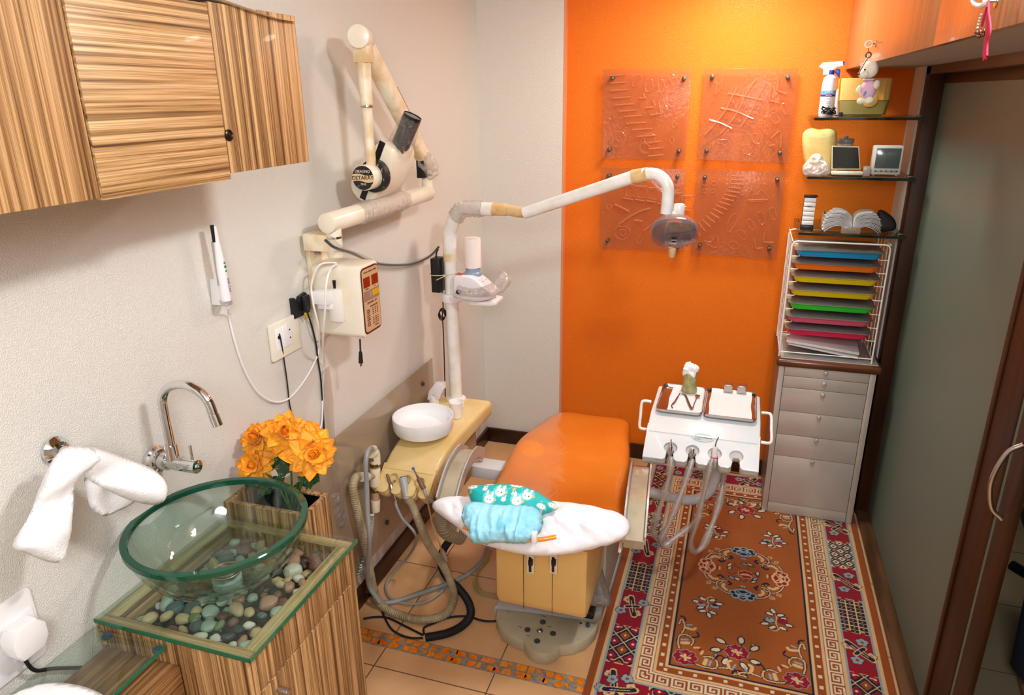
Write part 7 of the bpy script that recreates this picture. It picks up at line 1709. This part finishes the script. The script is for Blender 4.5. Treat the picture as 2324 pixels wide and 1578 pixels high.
# medallion
def sym(fn):
    for q in range(4): fn(loc(XCn, YCn, q * PI / 2), q)
MR = .193
def med(f, q):
    red = q % 2 == 1
    c1, c2 = ('red', 'cream') if q in (0, 2) else ('navy', 'sky')
    for k, (u, vv, r_) in enumerate(((0, MR - .022, .020), (-.028, MR - .026, .018), (.028, MR - .026, .018), (-.042, MR - .045, .015), (.042, MR - .045, .015), (0, MR - .055, .026), (-.02, MR - .05, .02), (.02, MR - .05, .02))):
        p = f(vv, u); disc(p[0], p[1], r_, c2)
    for k, (u, vv, r_) in enumerate(((0, MR - .022, .013), (-.03, MR - .028, .011), (.03, MR - .028, .011), (-.04, MR - .046, .009), (.04, MR - .046, .009), (0, MR - .055, .014), (-.018, MR - .055, .010), (.018, MR - .055, .010))):
        p = f(vv, u); disc(p[0], p[1], r_, c1)
    stroke([f(MR - .04, -.03), f(MR - .022, 0), f(MR - .04, .03)], .0028, c2); stroke([f(MR - .066, -.03), f(MR - .046, 0), f(MR - .066, .03)], .0028, c2)
    for u in (-.012, 0, .012):
        p = f(MR - .083, u); disc(p[0], p[1], .0055, 'red'); p = f(MR - .094, u * .6); disc(p[0], p[1], .005, c2)
    for s in (-1, 1):
        o = [f(MR - .03, s * .052), f(MR - .045, s * .085), f(MR - .068, s * .105), f(MR - .095, s * .105), f(MR - .112, s * .085), f(MR - .112, s * .06)]
        stroke(o, .0058, 'navy'); stroke(o, .0026, 'cream')
        stroke([f(MR - .055, s * .066), f(MR - .07, s * .080), f(MR - .088, s * .078)], .007, 'cream')
        stroke([f(MR - .112, s * .06), f(MR - .10, s * .048), f(MR - .09, s * .056)], .005, 'navy')
        an0 = .87 * s
        cxs_, cys_ = (MR - .012) * math.cos(an0 * .78), (MR - .012) * math.sin(an0 * .78)
        stroke([f(cxs_ + .012 * (1 - t * .75) * math.cos(6 * t * 1.3 + s), cys_ + .012 * (1 - t * .75) * math.sin(6 * t * 1.3 + s)) for t in [i / 8 for i in range(9)]], .0016, 'cream')
sym(med)
for k in range(7):
    a = k * .9; disc(XCn + .01 + .022 * math.cos(a), YCn - .015 + .016 * math.sin(a), .0125, 'cream')
for k in range(7):
    a = k * .9; disc(XCn + .01 + .022 * math.cos(a), YCn - .015 + .016 * math.sin(a), .010, 'red')
stroke([(XCn - .01, YCn - .02), (XCn + .01, YCn - .012), (XCn + .03, YCn - .018)], .005, 'cream')
def leaf(x, y, a, L=.03, c='white', o='navy', w_=.32):
    dx, dy = math.cos(a), math.sin(a)
    disc(x + dx * L / 2, y + dy * L / 2, L / 2 + .0035, o, L * w_ + .002, a); disc(x + dx * L / 2, y + dy * L / 2, L / 2 - .001, c, L * w_ * .72, a)
    stroke([(x + dx * L, y + dy * L), (x + dx * L * 1.25, y + dy * L * 1.25)], .0014, o)
for i in range(9):
    a = i * .7 + .3; r_ = .062 + .01 * (i % 2); leaf(XCn + r_ * math.cos(a), YCn + r_ * math.sin(a), a + 1.9 * (1 if i % 2 else -1), .026, ('white', 'cream', 'sky')[i % 3])
for i in range(5):
    a = i * 1.3 + .8; stroke([(XCn + .03 * math.cos(a), YCn + .03 * math.sin(a)), (XCn + .05 * math.cos(a + .3), YCn + .05 * math.sin(a + .3)), (XCn + .07 * math.cos(a), YCn + .07 * math.sin(a))], .0016, 'navy')
def sprig(px, py, ang, kind):
    q = P(px, py, z=.01) if py else None; f = loc(q.x, q.y, ang)
    stroke([f(0, .05), f(.004, .02), f(-.003, -.01), f(.004, -.045)], .0022, 'cream'); stroke([f(-.03, -.05), f(-.01, -.058), f(.006, -.04)], .0018, 'cream')
    for (u, vv, a) in ((0, .045, 1.9), (.006, .035, .3), (-.006, .035, 2.8), (.014, .012, .5), (-.016, .005, 3.4), (.006, -.03, -.5), (-.006, -.03, 3.7), (.03, -.01, -.3), (-.03, -.02, 3.3)):
        p = f(u, vv); leaf(p[0], p[1], a + ang, .03)
    if kind == 0:
        for s in (-1, 1):
            p = f(s * .026, .0); disc(p[0], p[1], .021, 'navy', .013, ang); disc(p[0], p[1], .0185, 'sky', .0105, ang); p = f(s * .028, -.011); disc(p[0], p[1], .012, 'red' if s > 0 else 'navy', .008, ang)
    else:
        for s, c in ((-1, 'sky'), (1, 'red')): p = f(s * .024, .004); disc(p[0], p[1], .020, 'navy', .017, ang); disc(p[0], p[1], .0175, c, .0145, ang); p = f(s * .024, .012); disc(p[0], p[1], .004, 'navy')
def rose(cx, cy, ang, full=True, sc_=1):
    f = loc(cx, cy, ang)
    if full:
        for i, (a, L) in enumerate(((.2, .045), (1.0, .048), (2.1, .042), (2.9, .042), (3.8, .048), (4.7, .04), (5.4, .046))):
            p = f(.04 * math.cos(a), .035 * math.sin(a)); q_ = f(.058 * math.cos(a + .12), .052 * math.sin(a + .12)); stroke([f(0, 0), p, q_], .0022, 'navy')
            leaf(q_[0], q_[1], a + ang + .4, .036, 'white', 'navy', .36)
            if i % 3 == 1: p = f(.085 * math.cos(a - .35), .075 * math.sin(a - .35)); disc(p[0], p[1], .008, 'navy'); disc(p[0], p[1], .005, 'sky')
    for c, g in (('sky', 1.15), ('red', 1)):
        for k in range(8):
            a = k * .785; p = f(.025 * sc_ * math.cos(a) * 1.2, .025 * sc_ * math.sin(a)); disc(p[0], p[1], .0135 * sc_ * g, c)
    disc(*f(0, 0), .024 * sc_, 'red')
    for k in range(4): a = k * 1.57 + .5; stroke([f(.014 * math.cos(a), .014 * math.sin(a)), f(.032 * sc_ * math.cos(a + .3), .03 * sc_ * math.sin(a + .3))], .0013, 'sky')
    stroke([f(-.014, .004), f(0, 0), f(.016, -.002)], .0055 * sc_, 'cream'); stroke([f(.002, -.014), f(.001, 0), f(-.002, .012)], .005 * sc_, 'cream')
sprig(1754, 1228, .15, 0); sprig(1606, 1376, 3.2, 0); sprig(1762, 1410, .1, 1)
q = P(1624, 1210, z=.01); sprig(1624, 1208, .6, 1)
q = P(1672, 1482, z=.01); rose(q.x, q.y, .2); q = P(1692, 1158, z=.01); rose(q.x, q.y, 3.3)
def corner(cx, cy, sx, sy):
    g = lambda u, v_: (cx + sx * u, cy + sy * v_)
    rose(*g(.045, .045), 0, False, 1.0)
    for fl in (0, 1):
        h = (lambda u, v_: g(u, v_)) if fl == 0 else (lambda u, v_: g(v_, u))
        o = [h(.085, .02), h(.12, .012), h(.155, .018), h(.158, .05), h(.135, .068), h(.11, .062)]
        stroke(o, .0062, 'navy'); stroke(o, .003, 'cream')
        o = [h(.165, .022), h(.2, .03), h(.235, .022), h(.24, -.0 + .012), h(.215, .008)]
        stroke(o, .006, 'navy'); stroke(o, .003, 'cream'); stroke([h(.15, .062), h(.165, .085), h(.185, .078)], .0035, 'navy')
        stroke([h(.24, .03), h(.258, .024), h(.262, .01)], .004, 'navy'); stroke([h(.20, .038), h(.195, .06), h(.205, .07)], .006, 'cream'); stroke([h(.215, .036), h(.222, .055)], .0035, 'sky'); stroke([h(.115, .028), h(.12, .05)], .0075, 'cream'); stroke([h(.132, .026), h(.136, .046)], .0045, 'sky'); stroke([h(.10, .074), h(.105, .09)], .005, 'cream')
    disc(*g(.095, .095), .007, 'red')
ix0, ix1, iy0, iy1 = RX0 + .283, RX1 - .283, RYA + .283 - .11, RYB - .283 + .0
iy0 = RYA + .283
corner(ix0, iy0, 1, 1); corner(ix1, iy0, -1, 1); corner(ix0, iy1, 1, -1); corner(ix1, iy1, -1, -1)
# mesh
nz = np.zeros_like(GX)
for k, (fx_, fy_, am) in enumerate(((7, 3, .0016), (3, 11, .0014), (13, 5, .0008))): nz += am * np.sin(GX * fx_ * 2 + GY * fy_ + k)
edge_ = np.clip(e / .008, 0, 1); ZZ = .0015 + .0065 * edge_ + nz * edge_ + .003 * edge_
rug_r = GX > .62
ZZ += np.clip((GX - .635) / .03, 0, 1) * .008 * edge_
nv = (NX + 1) * (NY + 1)
co = np.stack([GX, GY, ZZ], -1).reshape(-1, 3)
org = np.array([(RX0 + RX1) / 2, (RYA + RYB) / 2, 0]); co -= org
ii, jj = np.meshgrid(np.arange(NX), np.arange(NY), indexing='ij'); b0 = (ii * (NY + 1) + jj).ravel()
fc_ = np.stack([b0, b0 + NY + 1, b0 + NY + 2, b0 + 1], -1).ravel()
me = bpy.data.meshes.new('rug'); me.vertices.add(nv); me.vertices.foreach_set('co', co.ravel().astype(np.float32))
nf = NX * NY; me.loops.add(nf * 4); me.loops.foreach_set('vertex_index', fc_.astype(np.int32)); me.polygons.add(nf)
me.polygons.foreach_set('loop_start', np.arange(0, nf * 4, 4, dtype=np.int32)); me.polygons.foreach_set('loop_total', np.full(nf, 4, np.int32))
me.update(calc_edges=True); me.polygons.foreach_set('use_smooth', np.ones(nf, bool))
ca = me.color_attributes.new('Col', 'FLOAT_COLOR', 'POINT')
rgba = np.ones((nv, 4), np.float32); rgba[:, :3] = IMG.reshape(-1, 3); ca.data.foreach_set('color', rgba.ravel())
mt, N_, L_n, b_ = new('rug_pile'); vc_ = N_.new('ShaderNodeVertexColor'); vc_.layer_name = 'Col'
tcn = N_.new('ShaderNodeTexCoord'); nn2 = N_.new('ShaderNodeTexNoise'); nn2.inputs['Scale'].default_value = 420; nn2.inputs['Detail'].default_value = 2; L_n.new(tcn.outputs['Object'], nn2.inputs['Vector'])
bpn = N_.new('ShaderNodeBump'); bpn.inputs['Strength'].default_value = .7; bpn.inputs['Distance'].default_value = .002; L_n.new(nn2.outputs['Fac'], bpn.inputs['Height']); L_n.new(bpn.outputs[0], b_.inputs['Normal'])
n3 = N_.new('ShaderNodeTexNoise'); n3.inputs['Scale'].default_value = 6; L_n.new(tcn.outputs['Object'], n3.inputs['Vector']); mr = N_.new('ShaderNodeMapRange'); mr.inputs['To Min'].default_value = .8; mr.inputs['To Max'].default_value = 1.1; L_n.new(n3.outputs['Fac'], mr.inputs['Value'])
mx_ = N_.new('ShaderNodeMix'); mx_.data_type = 'RGBA'; mx_.blend_type = 'MULTIPLY'; mx_.inputs['Factor'].default_value = 1; L_n.new(vc_.outputs[0], mx_.inputs['A']); L_n.new(mr.outputs[0], mx_.inputs['B'])
L_n.new(mx_.outputs['Result'], b_.inputs['Base Color']); b_.inputs['Roughness'].default_value = .95; b_.inputs['Sheen Weight'].default_value = .15; b_.inputs['Specular IOR Level'].default_value = .1
me.materials.append(mt); o = bpy.data.objects.new('rug', me); col.objects.link(o); o.location = org.tolist()
tag(o, 'long rust-brown oriental rug with a round medallion and patterned red borders', 'rug')
